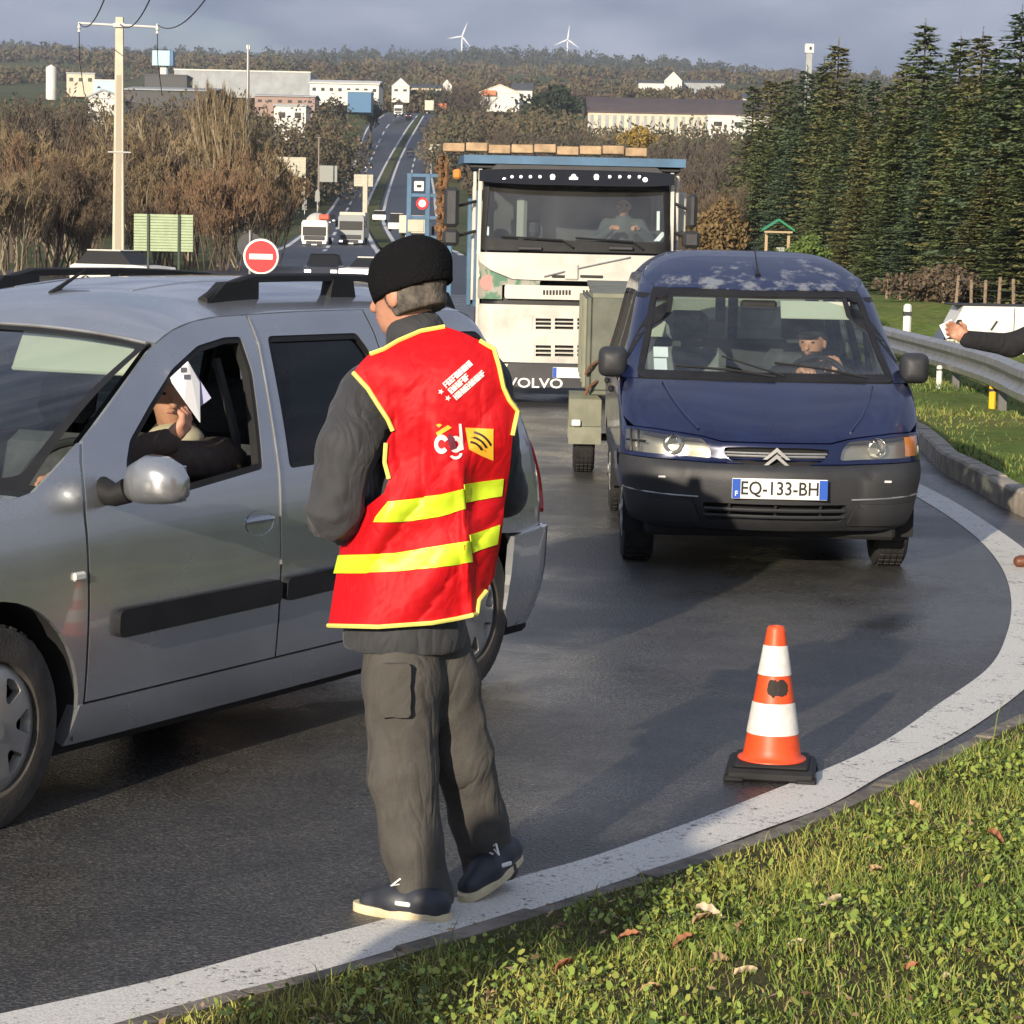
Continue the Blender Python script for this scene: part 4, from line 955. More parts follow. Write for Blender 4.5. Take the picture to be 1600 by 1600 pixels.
    ZE = [(-.64, 1.62), (.4, 1.655), (1.2, 1.65), (1.4, 1.625), (1.6, 1.572), (1.75, 1.53), (1.87, 1.485)]; YE = [(-.64, .645), (-.3, .672), (1.2, .672), (1.4, .685), (1.6, .685), (1.75, .655), (1.87, .60)]
    RF = lambda x, q: (x, q*tb(YE, x), tb(ZE, x)+(tb(ZC, x)-tb(ZE, x))*(1-abs(q)**(3.0+2.6*max(0, min(1, (1.75-x)/.5)))))
    front = [(1.868-.155*q*q, q) for q in np.linspace(1, -1, 17)]
    roof = panel('roof', front+[(-.62, q) for q in np.linspace(-1, 1, 11)], RF, peel_mat(), root, res=.05, depth=.03)
    panel('headlining', [(1.70, .9), (1.70, -.9), (-.5, -.9), (-.5, .9)], lambda x, q: tuple(Vector(RF(x, q))-Vector((0, 0, .03))), M_LINING, roof, res=.12, depth=0)
    MB().tube([(1.66, .02, 1.64), (1.60, .02, 1.68), (1.25, .02, 1.86)], [.02, .006, .003], 8).build('aerial', M_INK, roof)
    # sides
    wF = roundpoly([(2.44, 1.06), (1.90, 1.515), (1.42, 1.53), (1.40, 1.03), (2.30, 1.02)], .03, 3)
    wR = roundpoly([(1.28, 1.53), (1.27, 1.04), (.42, 1.04), (.42, 1.53)], .03, 3); wQ = roundpoly([(.28, 1.53), (.28, 1.05), (-.42, 1.06), (-.36, 1.52)], .03, 3)
    fend = [(xc(z)+.12, z) for z in (.66, .72, .79)]+[(xc(.80)+.02, .805), (xc(.95)+.03, .955), (2.44, 1.045), (2.43, .30), (2.35, .25)]+arc(2.69, .29, .355, 180, 22, 16)
    fend = [(xc(.66)+.05, .655), (xc(.72)+.05, .72), (xc(.80)+.13, .806), (xc(.86)+.085, .866), (xc(.95)+.06, .955), (xc(1.03)+.04, 1.035), (2.44, 1.045), (2.42, .30), (2.34, .27)]+arc(2.69, .29, .355, 184, 70, 14)
    doorF = [(2.41, .30), (2.43, 1.045), (2.46, 1.075), (xc(1.3)-.02, 1.30), (xc(1.54)-.02, 1.54), (1.66, 1.585), (1.35, 1.645), (1.345, .28), (2.33, .27)]
    doorS = [(1.335, .28), (1.34, 1.648), (.36, 1.652), (.36, .55), (.355, .28)]
    quart = [(.35, .28), (.35, 1.652), (-.55, 1.63), (-.60, 1.3), (-.60, .40), (-.40, .38)]+arc(0, .29, .355, 165, 0, 14)
    both('front_fender', fend, SD, M_BLUE, root, res=.06)
    for nm, pl, w, gn in (('front_door', doorF, wF, 'door_window'), ('sliding_door', doorS, wR, 'door_window'), ('rear_quarter', quart, wQ, 'quarter_window')):
        ps = both(nm, pl, SD, M_BLUE, root, res=.06, holes=[w])
        for sg, pr in zip((1, -1), ps):
            f = SD if sg > 0 else mir(SD)
            panel('window_seal', shrink(w, -.006), f, M_BLACKP, pr, res=.07, holes=[shrink(w, .02)], depth=.03, off=.002, flip=sg > 0); panel(gn, shrink(w, .012), f, M_GLASS, pr, res=.09, depth=0, off=-.012, flip=sg > 0)
            fi = (lambda x, z, f=f, sg=sg: (lambda p: (p[0], p[1]-sg*.045, p[2]))(f(x, z))); panel('lining', shrink(pl, .012), fi, M_DARK, pr, res=.12, holes=[shrink(w, -.012)], depth=0, flip=sg > 0)
            if nm != 'rear_quarter': x0 = min(p[0] for p in pl)+.14; y = f(x0, .92)[1]; MB().box((x0, y+sg*.012, .92), (.16, .03, .035), .01).build('door_handle', M_BLACKP, pr)
    both('side_moulding', [(2.37, .50), (2.37, .60), (.42, .60), (.42, .50)], SD, M_GREYP, root, res=.1, off=.015, depth=.02)
    both('sill', [(2.40, .19), (2.36, .27), (.40, .27), (.36, .19)], SD, M_GREYP, root, res=.1, depth=.06)
    MB().box((1.4, 0, .25), (3.6, 1.4, .10), .02).build('floor_pan', M_DARK, root)
    MB().box((3.2, 0, .52), (.12, 1.3, .26), .02).build('radiator', M_DARK, root)
    for x in (0, 2.69):
        for sg in (1, -1): housing(root, x, .29, .36, sg*.45, sg*.82); wheel(root, x, sg*.725, .292, .175, sg, spokes=8, tm=M_RUBBER)
    # back doors
    RR = lambda y, z: (-.63, y, z)
    for sg in (1, -1):
        h = roundpoly([(sg*.08, 1.05), (sg*.60, 1.05), (sg*.55, 1.50), (sg*.08, 1.50)][::sg], .04, 3)
        d = panel('back_door', [(sg*.01, .45), (sg*.72, .45), (sg*.72, 1.1), (sg*.62, 1.62), (sg*.01, 1.70)][::sg], RR, M_BLUE, root, res=.2, holes=[h], depth=.03, flip=True)
        panel('back_window', h, RR, M_GLASS, d, res=.3, depth=0, flip=True)
    MB().box((-.66, 0, .42), (.10, 1.6, .16), .03).build('rear_bumper', M_GREYP, root); MB().tube([(-.6, 0, .40), (-.78, 0, .40), (-.80, 0, .47)], .02, 8).build('tow_bar', M_INK, root)
    for sg in (1, -1): MB().box((-.625, sg*.76, .95), (.03, .11, .42), .01).build('tail_light', M_REDL, root)
    # mirrors
    for sg in (1, -1):
        m_ = bpy.data.objects.new('door_mirror', None); m_.empty_display_size = .1; link(m_, root)
        y0 = sg*.775; MB().tube([(2.44, y0, 1.06), (2.45, y0+sg*.06, 1.075), (2.45, y0+sg*.10, 1.09)], .03, 8).build('mirror_arm', M_BLACKP, m_)
        rings = []
        for x, k in ((2.40, .86), (2.42, 1.0), (2.47, .98), (2.515, .80), (2.535, .45)): rings.append([(x, sg*(.80+.082*k*(-.05)+.085+.085*k*math.copysign(abs(math.cos(a))**.5, math.cos(a))), 1.130+.09*k*math.copysign(abs(math.sin(a))**.5, math.sin(a))) for a in np.linspace(0, 2*PI, 25)[:-1]])
        MB().loft(rings).build('mirror_shell', M_GREYP, m_, angle=R(50))
    # cabin
    MB().prism([(2.05, .72), (2.10, 1.00), (2.20, 1.055), (2.62, 1.045), (2.62, .72)], -.72, .72, 'xz').build('dashboard', M_DASH, root)
    steering(root, (2.00, .37, 1.005), .185, 58)
    for y in (.37, -.37): seat(root, 1.25, y, .62, mat('light_seat_fabric', (.16, .17, .17), .95, var=.25, vscale=12) if y < 0 else M_SEAT, back=.56)
    MB().box((.72, 0, .95), (.04, 1.35, .55), .02).build('bulkhead', M_DASH, root)
    for y0, y1 in ((.14, .56), ): MB().box((1.93, (y0+y1)/2, 1.445), (.012, abs(y1-y0), .125), .005, rot=Quaternion((0, 1, 0), R(-32))).build('sun_visor', M_VISOR, root)
    MB().box((2.0, 0, 1.47), (.03, .22, .06), .015).build('rear_view_mirror', M_BLACKP, root)
    MB().box((.3, -.35, 1.05), (.7, .5, .55), .02).build('stowed_crate', M_VISOR, root)
    return root
VAN = build_van()

M_OLIVE = mat('olive_grey_sheet', (0.12, 0.13, 0.10), 0.6, var=0.22, vscale=4, bump=0.15, bscale=30)
M_OLIVE2 = mat('pale_olive_sheet', (0.19, 0.195, 0.14), 0.6, var=0.2, vscale=5)
def build_trailer():
    """towed behind the van; x forward along the van's heading"""
    root = thing('trailer', 'olive grey box trailer with round mudguards towed behind the blue van', 'trailer', (1.50, 19.75, 0), BG.a)
    tub = MB(); w, l = .93, 1.35
    tub.box((0, 0, .72), (2*l, 2*w-.02, .06), .01); tub.build('bed', M_OLIVE, root)
    for sg in (1, -1): MB().box((0, sg*w, 1.08), (2*l, .035, .70), .008).build('side_board', M_OLIVE, root)
    for x in (l, -l): MB().box((x, 0, 1.08), (.035, 2*w-.04, .70), .008).build('end_board', M_OLIVE, root)
    for sg in (1, -1):
        for x in (-1.2, -.4, .4, 1.2): MB().box((x, sg*(w+.03), 1.08), (.05, .03, .68), .006).build('board_rib', M_OLIVE2, root)
    MB().loft([[(l-.02, -w+.02, 1.43), (l-.02, w-.02, 1.43), (-l, w-.02, 1.50), (-l, -w+.02, 1.50)], [(l-.02, -w+.02, 1.46), (l-.02, w-.02, 1.46), (-l, w-.02, 1.53), (-l, -w+.02, 1.53)]]).build('cover', M_OLIVE2, root)
    for sg in (1, -1):
        wheel(root, 0.12, sg*.93, .285, .165, sg, hub='steel', tm=M_RUBBER, hubm=M_OLIVE2)
        an = np.linspace(R(-8), R(188), 16); b = MB()
        b.loft([[(.12+(.345+e)*math.cos(a), y, .30+(.345+e)*math.sin(a)*1.0) for a in an] for e, y in ((0, sg*.80), (0, sg*1.06), (.012, sg*1.06), (.012, sg*.80))], caps=False, closed=False); mg = b.build('mudguard', M_OLIVE2, root)
        MB().box((.12+.345, sg*.93, .50), (.02, .26, .22), .004).build('mudguard_skirt', M_OLIVE2, mg)
        b = MB(); b.box((.12+.375, sg*1.0, .42), (.03, .07, .05), .008); b.build('marker_lamp', M_PLATE, mg)
    b = MB(); b.tube([(l, .5, .66), (2.2, 0, .45)], .03, 8); b.build('drawbar', M_OLIVE, root); b = MB(); b.tube([(l, -.5, .66), (2.2, 0, .45)], .03, 8); b.build('drawbar', M_OLIVE, root)
    MB().tube([(0.12, -.9, .285), (.12, .9, .285)], .03, 8).build('axle', M_INK, root)
    # tilted lean-on bar and hook seen beside the van
    for x, z in ((l+.02, .95), (l+.02, .80)): MB().tube([(x, -.86, z), (x+.06, -.92, z-.04), (x+.02, -.95, z-.10)], .012, 6).build('tie_hook', mat('rust', (.20, .09, .05), .9, var=.3), root)
    return root
build_trailer()
# ---------------------------------------------------------------- white tipper lorry
TK = Frame(0.66, 28.0, 270)
def build_truck():
    root = thing('tipper_lorry', 'white tipper lorry with black sun visor and blue body canopy behind the trailer', 'truck', (TK.o.x, TK.o.y, 0), TK.a)
    P = lambda px, py, x=0.0: TK.front(px, py, x)[1:]
    white = mat('cream_lorry_paint', (0.58, 0.56, 0.50), 0.45, coat=0.2, col2=(0.42, 0.40, 0.35), vscale=2.5, lo=.30, hi=.52)
    camo = mat('camouflage_film', (0.30, 0.29, 0.24), 0.5, col2=(0.05, 0.16, 0.09), vscale=5, lo=.42, hi=.5)
    canopy = mat('blue_steel', (0.06, 0.14, 0.24), 0.5, var=0.2, vscale=3); tan = mat('tan_boards', (0.42, 0.29, 0.17), 0.85, var=0.3, vscale=6); rust = mat('rusty_chain_brown', (0.16, 0.085, 0.04), 0.9, var=0.5, vscale=9)
    W = 1.13
    def FR(bow, x0=0.0, rc=.16):
        def f(y, z):
            a = abs(y); x = x0-bow*(a/W)**2
            if a > W-rc: t = min(1, (a-W+rc)/rc); x -= rc*.9*(1-math.sqrt(max(0, 1-t*t)))
            return (x, y, z)
        return f
    f = FR(.06)
    def L(zl): # slope of the screen
        return lambda y, z: (lambda p: (p[0]-.0-.28*max(0, z-1.78), p[1], p[2]))(f(y, z))
    fs = L(0)
    cz = {k: P(895, k)[1] for k in (245, 258, 265, 276, 287, 380, 391, 397, 439, 447, 470, 478, 568, 574, 592, 606)}
    cy = P(895, 400)[0]
    # screen with black surround
    scr = roundpoly([(-W+.04, cz[391]-.02), (W-.04, cz[391]-.02), (W-.06, cz[265]), (-W+.06, cz[265])], .05, 3); gl = roundpoly([(-W+.10, cz[380]+.03), (W-.10, cz[380]+.03), (W-.13, cz[287]), (-W+.13, cz[287])], .05, 3)
    sur = panel('screen_surround', scr, fs, M_BLACKP, root, res=.12, holes=[gl], depth=.05); panel('windscreen', gl, fs, glass_mat('lorry_glass', (.80, .88, .86), .07, .02, .10), sur, res=.15, depth=0, off=-.01)
    for y0, y1 in ((-.85, -.15), (.0, .65)): MB().tube([tuple(Vector(fs(y0, cz[380]+.06))+Vector((.05, 0, 0))), tuple(Vector(fs(y1, cz[380]+.03))+Vector((.05, 0, 0))), tuple(Vector(fs(y1+.12, cz[391]+.03))+Vector((.04, 0, 0)))], .014, 6).build('wiper', M_INK, sur)
    for px in (828, 970): c = fs(P(px, 388)[0], P(px, 388)[1]); MB().box((c[0]+.03, c[1], c[2]), (.04, .28, .04), .01).build('grab_handle', M_GREYP, sur)
    for px, py, w, h in ((754, 345, .05, .06), (757, 360, .09, .10), (1030, 344, .035, .22)): c = P(px, py); panel('screen_sticker', [(c[0]-w/2, c[1]-h/2), (c[0]+w/2, c[1]-h/2), (c[0]+w/2, c[1]+h/2), (c[0]-w/2, c[1]+h/2)], fs, M_PAPER, sur, res=.2, off=-.02, depth=0)
    c0, c1 = P(1025, 376), P(1042, 362); panel('screen_sticker', [(c0[0]-.02, c0[1]), (c0[0]+.05, c0[1]), (c1[0]+.02, c1[1]), (c1[0]-.05, c1[1])], fs, M_PAPER, sur, res=.2, off=-.02, depth=0)
    # sun visor with lamps
    vis = bpy.data.objects.new('sun_visor', None); vis.empty_display_size = .1; link(vis, root); xo = fs(0, cz[276])[0]
    rings = []
    for y in np.linspace(-1, 1, 17):
        d = .10*y*y; h0, h1 = cz[265]+.01-.02*abs(y)**4, cz[287]-.02+.03*abs(y)**4; rings.append([(xo-.05-d, y*(W-.01), h0), (xo+.16-d, y*(W-.01), h0-.01), (xo+.24-d, y*(W-.01), h1), (xo+.21-d, y*(W-.01), h1)])
    MB().loft(rings).build('visor_shell', mat('smoked_acrylic', (.012, .012, .014), .18, coat=.3), vis)
    for px, big in ((788, 1), (800, 0), (814, 0), (829, 0), (844, 0), (864, 2), (897, 3), (933, 2), (954, 0), (970, 0), (985, 0), (1001, 0), (1010, 1)):
        y, z = P(px, 275 if big != 1 else 280, .2); yy = y/W; b = MB(); r = .018 if not big else .03
        b.lathe([(0, .012), (r*.8, .010), (r, 0)], 10, (xo+.205-.10*yy*yy, y, z), 'x')
        if big >= 2: b.box((xo+.205-.10*yy*yy, y, z-.02), (.02, .05 if big == 2 else .10, .03), .006)
        b.build('marker_lamp', mat('lit_marker', (.9, .9, .88), .3, emit=(1, .97, .9, 1.2)) if 'lit_marker' not in MATS else MATS['lit_marker'], vis)
    MB().loft([[(xo-.9, -1.0, cz[258]+.02), (xo-.9, 1.0, cz[258]+.02), (xo-.9, 1.0, cz[265]-.1), (xo-.9, -1.0, cz[265]-.1)], [(xo-.02, -.92, cz[258]+.0), (xo-.02, .92, cz[258]+.0), (xo-.02, 1.05, cz[265]-.06), (xo-.02, -1.05, cz[265]-.06)]]).build('cab_roof', M_GREYP, root)
    # cab shell sides and back
    zt = cz[265]; zb = P(895, 585)[1]
    for sg in (1, -1):
        side = [(-.16, zb+.25), (-.16, cz[397]), (-.30, cz[276]), (-.40, zt), (-1.55, zt), (-1.55, .62), (-.75, .62), (-.70, zb+.25)]; w = roundpoly([(-.42, cz[391]+.05), (-.50, cz[276]), (-1.2, cz[276]), (-1.2, cz[391]+.0)], .05, 3)
        sd = panel('cab_side', side, (lambda x, z, sg=sg: (x, sg*W, z)), white, root, res=.3, holes=[w], depth=.04, flip=sg > 0); panel('side_window', w, (lambda x, z, sg=sg: (x, sg*(W-.012), z)), M_GLASS, sd, res=.4, depth=0, flip=sg > 0)
        MB().tube([(-.30, sg*(W+.05), 1.2), (-.36, sg*(W+.05), 1.9), (-.42, sg*(W+.05), 2.5)], .018, 6).build('grab_rail', white, sd)
        MB().box((-.35, sg*(W+.04), 2.3), (.06, .04, .75), .01).build('wind_deflector', white, sd)
        housing(root, -1.35, .52, .56, sg*.6, sg*W); wheel(root, -1.35, sg*1.0, .52, .30, sg, hub='steel', hubm=M_HUB, rim=.58)
    MB().box((-1.56, 0, (zt+.7)/2), (.06, 2*W-.06, zt-.7), .01).build('cab_back', M_GREYP, root); MB().box((-.85, 0, .75), (1.3, 2*W-.08, .10), .01).build('cab_floor', M_DARK, root)
    # white bonnet panel, corner panels, flap strip
    zc = cz[439]; curve = [(P(744, 397)[0], cz[397]), (P(752, 410)[0], P(752, 410)[1]), (P(767, 422)[0], P(767, 422)[1]), (P(801, 436)[0], P(801, 436)[1]), (P(845, 440)[0], zc)]
    hood = curve+[(-a, b) for a, b in curve[::-1]]; panel('front_panel', hood, f, white, root, res=.12, off=.02, depth=.03)
    MB().tube([tuple(Vector(f(P(x, y)[0], P(x, y)[1]))+Vector((.03, 0, 0))) for x, y in ((850, 432), (895, 421), (985, 402))], .012, 6).build('badge_bar', M_ALU, root)
    MB().box((f(cy, 0)[0]+.03, P(893, 425)[0], P(893, 425)[1]), (.03, .16, .18), .03).build('badge_plate', white, root)
    for px in (880, 924): c = P(px, 432); MB().box((f(0, 0)[0]+.022, c[0], c[1]), (.03, .26, .03), .006).build('vent_slot', M_INK, root)
    for sg in (1, -1):
        cp = [(sg*(a+.005), b-.008) for a, b in [(-q[0], q[1]) for q in curve]]; cp = cp+[(sg*.40, zc-.03), (sg*.40, cz[447]-.005), (sg*.83, cz[447]-.005), (sg*.83, cz[470]), (sg*W, cz[470]), (sg*W, cz[397])]
        panel('corner_panel', cp[::-sg], f, camo, root, res=.1, depth=.03)
    c = P(762, 442); b = MB(); b.lathe([(0, .004), (.085, .004), (.09, 0)], 16, (f(c[0], 0)[0]+.002, c[0], c[1]), 'x'); b.build('oval_sticker', mat('pink_sticker', (.62, .25, .22), .6), root)
    strip = roundpoly([(-.80, cz[470]+.01), (.80, cz[470]+.01), (.80, cz[447]), (-.80, cz[447])], .03, 3); so = panel('flap_strip', strip, f, white, root, res=.15, off=.012, depth=.03)
    for k in range(9):
        for px in (850+5*k, 912+5*k):
            c = P(px, 457); MB().box((f(c[0], 0)[0]+.014, c[0], c[1]), (.012, .022, .055), .003).build('vent_slot', M_INK, so)
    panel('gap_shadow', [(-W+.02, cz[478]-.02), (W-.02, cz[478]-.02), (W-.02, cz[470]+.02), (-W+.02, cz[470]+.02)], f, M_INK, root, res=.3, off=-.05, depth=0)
    # lower grille and bumper
    low = [(-W, cz[568]), (W, cz[568]), (W, cz[478]), (-W, cz[478])]; holes = []
    for rows in ((499.5, 505.5, 512), (541.5, 548, 554.5)):
        for py in rows:
            for x0, x1 in ((837, 861), (867, 896), (902, 931), (937, 955)):
                a, b_ = P(x0, py), P(x1, py); holes.append([(a[0], a[1]-.016), (b_[0], a[1]-.016), (b_[0], a[1]+.016), (a[0], a[1]+.016)])
    lg = panel('lower_grille', low, f, white, root, res=.14, holes=holes, depth=.04); panel('grille_back', [(-.7, cz[568]), (.7, cz[568]), (.7, cz[478]), (-.7, cz[478])], f, M_INK, lg, res=.3, off=-.06, depth=0)
    for pts in ([(798, 492), (822, 490), (832, 492), (832, 516), (812, 514), (800, 506)], [(808, 535), (835, 534), (835, 563), (822, 560), (811, 552)]):
        pl = roundpoly([P(*q) for q in pts], .03, 3); panel('recess', pl[::-1], f, white, lg, res=.12, off=.008, depth=.02)
    bz = roundpoly([(-W, cz[606]), (W, cz[606]), (W, cz[568]-.01), (-W, cz[568]-.01)], .04, 3); bp = panel('front_bumper', bz, f, M_GREYP, root, res=.14, off=.03, depth=.08)
    V, F = text_mesh('VOLVO', .155, 0, sx=1.25); c = P(836, 599); xo2 = f(0, 0)[0]+.036; mobj('bumper_lettering', [(xo2, c[0]+vx, c[1]+vy) for vx, vy, vz in V], F, M_PLATE, bp, False)
    c = P(884, 582); plate(root, (f(0, 0)[0]+.045, c[0]+.10, c[1]), .50, .12, None)
    for sg in (1, -1):
        b = MB(); pl = [(sg*a, b_) for a, b_ in [(.74, cz[568]-.02), (1.08, cz[568]-.02), (1.08, cz[606]+.05), (.80, cz[606]+.05)]]
        panel('headlight', pl[::-sg], f, M_REFL, bp, res=.1, off=.036, depth=.02)
    # chassis, axles, tipper body
    for y in (-.4, .4): MB().box((-4.3, y, .85), (6.2, .10, .26), .02).build('chassis_rail', M_INK, root)
    for x in (-4.6, -5.95):
        for sg in (1, -1): wheel(root, x, sg*.95, .52, .52, sg, hub='steel', rim=.58)
    tip = bpy.data.objects.new('tipper_body', None); tip.empty_display_size = .1; link(tip, root); HWt_ = 1.25
    for sg in (1, -1): MB().box((-4.5, sg*HWt_, 1.75), (5.4, .06, 1.3), .01).build('side_wall', canopy, tip)
    MB().box((-4.5, 0, 1.12), (5.4, 2*HWt_-.1, .08), .01).build('body_floor', canopy, tip); MB().box((-1.85, 0, 1.8), (.06, 2*HWt_-.1, 1.4), .01).build('headboard', canopy, tip)
    a, b_ = P(725, 252, -.6), P(1072, 252, -.6); t0, t1 = P(895, 245, -.6)[1], P(895, 258, -.6)[1]
    MB().loft([[(-.62, a[0], t1), (-.62, b_[0], t1), (-.62, b_[0], t0), (-.62, a[0], t0)], [(-1.9, a[0]-.1, t1+.02), (-1.9, b_[0], t1+.02), (-1.9, b_[0], t0+.02), (-1.9, a[0]-.1, t0+.02)]]).build('canopy', canopy, tip)
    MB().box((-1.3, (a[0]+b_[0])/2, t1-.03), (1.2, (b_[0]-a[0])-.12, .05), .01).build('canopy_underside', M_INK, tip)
    x0 = P(692, 238, -1.6)[0]; x1 = P(1011, 238, -1.6)[0]; zb_ = P(895, 244, -1.6)[1]; n = 9
    for k in range(n):
        w = (x1-x0)/n; MB().box((-1.6-.02*(k % 2), x0+w*(k+.5), zb_+.07+.012*math.sin(k*2.1)), (.30, w-.015, .10), .008).build('top_board', tan, tip)
    for k in range(24):   # rusty chain hung down the side
        z = P(692, 245, -1.7)[1]-.048*k*1.05; y = P(690, 300, -1.7)[0]+.02*math.sin(k*1.7); b = MB(); q = [(-1.7, y+.055*math.cos(a), z+.036*math.sin(a)) if k % 2 else (-1.7+.055*math.cos(a), y, z+.036*math.sin(a)) for a in np.linspace(0, 2*PI, 13)]
        b.tube(q, .020, 6, False); b.build('chain_link', rust, tip)
    MB().box((-1.72, P(690, 300, -1.7)[0]+.02, 1.95), (.10, .12, 1.75), .02).build('rusty_post', rust, tip)
    c = P(702, 420, -1.6); MB().box((-1.6, c[0], 1.35), (.08, .06, 1.1), .01).build('blue_post', canopy, tip)
    c = P(714, 272, -.5); MB().box((-.5, c[0], c[1]), (.10, .09, .11), .02).build('orange_lamp', M_AMBER, root)
    # mirrors
    for boxes in (((693, 293, 718, 355), (691, 358, 718, 384)), ((1073, 303, 1090, 357), (1066, 361, 1094, 388))):
        m_ = bpy.data.objects.new('mirror_assembly', None); m_.empty_display_size = .1; link(m_, root); ctr = []
        for x0, y0, x1, y1 in boxes:
            a, b_ = P(x0, y1, -.1), P(x1, y0, -.1); MB().box((-.10, (a[0]+b_[0])/2, (a[1]+b_[1])/2), (.16, b_[0]-a[0], b_[1]-a[1]), .04).build('mirror_head', M_GREYP, m_); ctr.append(((a[0]+b_[0])/2, (a[1]+b_[1])/2))
        sg = 1 if ctr[0][0] > 0 else -1
        for yy, zz in ctr: MB().tube([(-.15, yy, zz), (-.25, sg*(W+.02), zz+.08)], .02, 6).build('mirror_arm', M_INK, m_)
    a, b_ = P(1049, 363, -.5), P(1073, 301, -.5); MB().box((-.55, (a[0]+b_[0])/2, (a[1]+b_[1])/2), (.05, b_[0]-a[0], b_[1]-a[1]), .015).build('side_fairing', white, root)
    # cab interior
    MB().prism([(-.75, 1.35), (-.75, 1.70), (-.60, 1.80), (-.30, 1.80), (-.25, 1.35)], -W+.08, W-.08, 'xz').build('dashboard', M_DASH, root)
    steering(root, (-.80, .52, 1.78), .22, 50)
    for y in (.55, -.55): seat(root, -1.25, y, 1.30, back=.62)
    MB().box((-.62, .42, cz[287]+.04), (.02, .9, .16), .01).build('inner_sunblind', M_SEAT, root); MB().box((-.7, -.62, 2.15), (.2, .12, .5), .04).build('hung_jacket', M_LINING, root)
    return root
TRUCK = build_truck()
# ================================================================ PEOPLE
A3 = lambda v: np.array(tuple(v), np.float32)
M_BEANIE = mat('black_knit', (0.009, 0.009, 0.010), 0.95, spec=0.1, bump=0.9, bscale=110)
M_GREYHAIR = mat('grey_hair', (0.17, 0.145, 0.12), 0.8, col2=(0.05, 0.045, 0.04), vscale=30, bump=0.6, bscale=90)
M_BROWNHAIR = mat('dark_hair', (0.025, 0.018, 0.013), 0.7, var=.3, vscale=40)
M_JACKET = mat('charcoal_jacket', (0.036, 0.037, 0.042), 0.78, var=.15, vscale=10, sheen=.1)
M_NAVY = mat('navy_cloth', (0.014, 0.017, 0.03), 0.85, var=.2, vscale=12)
M_TROUSER = mat('grey_brown_trousers', (0.070, 0.064, 0.057), 0.9, var=.15, vscale=9, bump=.2, bscale=120)
M_SHOE = mat('navy_leather', (0.030, 0.034, 0.045), 0.5, var=.2, vscale=20)
M_SOLE = mat('cream_sole', (0.66, 0.56, 0.36), 0.7, var=.12, vscale=20)
M_BLACKC = mat('black_cloth', (0.012, 0.012, 0.014), 0.9, var=.2, vscale=14)
M_BROWNC = mat('brown_cloth', (0.06, 0.042, 0.034), 0.9, var=.2, vscale=14)
M_BEIGE = mat('beige_collar', (0.60, 0.52, 0.36), 0.9)
M_LIP = mat('lip', (0.30, 0.10, 0.08), 0.5); M_EYE = mat('eye', (0.02, 0.015, 0.012), 0.2)
def cloth_folds(m, scale, dist, strength, sz=(1, 1, .45)):
    """creased cloth: ridged folds added to a cloth material as relief"""
    N = m.node_tree.nodes; L = m.node_tree.links; b = N['Principled BSDF']; tc = N.new('ShaderNodeTexCoord'); mp = N.new('ShaderNodeMapping'); mp.inputs['Scale'].default_value = sz; mp.inputs['Rotation'].default_value = (.3, .4, 0); L.new(tc.outputs['Object'], mp.inputs[0])
    n = N.new('ShaderNodeTexNoise'); n.inputs['Scale'].default_value = scale; n.inputs['Detail'].default_value = 2.5; n.inputs['Distortion'].default_value = 1.6; L.new(mp.outputs[0], n.inputs['Vector'])
    a = N.new('ShaderNodeMath'); a.operation = 'SUBTRACT'; a.inputs[1].default_value = .5; L.new(n.outputs['Fac'], a.inputs[0]); ab = N.new('ShaderNodeMath'); ab.operation = 'ABSOLUTE'; L.new(a.outputs[0], ab.inputs[0])
    bp = N.new('ShaderNodeBump'); bp.inputs['Strength'].default_value = strength; bp.inputs['Distance'].default_value = dist; L.new(ab.outputs[0], bp.inputs['Height'])
    if b.inputs['Normal'].is_linked: L.new(b.inputs['Normal'].links[0].from_socket, bp.inputs['Normal'])
    L.new(bp.outputs[0], b.inputs['Normal'])
for _m, _s in ((M_JACKET, 9), (M_TROUSER, 8), (M_BLACKC, 9), (M_BROWNC, 10), (M_NAVY, 9)): cloth_folds(_m, _s*.8, .05, .6)
def unit(v): v = np.asarray(v, float); return v/np.linalg.norm(v)
def head_frame(fwd, up=(0, 0, 1)):
    f = unit(fwd); l = unit(np.cross(up, f)); u = np.cross(f, l); return np.stack([f, l, u], 1).astype(np.float32)   # columns: forward, left, up
def head_sdf(c, M, s=1.0):
    c = A3(c); P = lambda f, l, u: c+M@(np.array([f, l, u], np.float32)*s)
    return [s_ell(P(-.010, 0, .030), np.array([.098, .076, .092])*s, M), s_ell(P(.022, 0, -.030), np.array([.070, .062, .085])*s, M), s_ell(P(.045, 0, -.082), np.array([.040, .040, .030])*s, M),
            s_cone(P(.088, 0, .012), P(.112, 0, -.028), .009*s, .015*s), s_ell(P(.072, 0, .028), np.array([.022, .052, .012])*s, M), s_ell(P(.078, 0, -.058), np.array([.020, .028, .014])*s, M),
            s_ell(P(-.012, .078, -.008), np.array([.020, .010, .032])*s, M), s_ell(P(-.012, -.078, -.008), np.array([.020, .010, .032])*s, M)]
def clip_plane(f, p, n):
    p = A3(p); n = unit(n).astype(np.float32)
    return lambda q: np.maximum(f(q), -((q-p)@n))
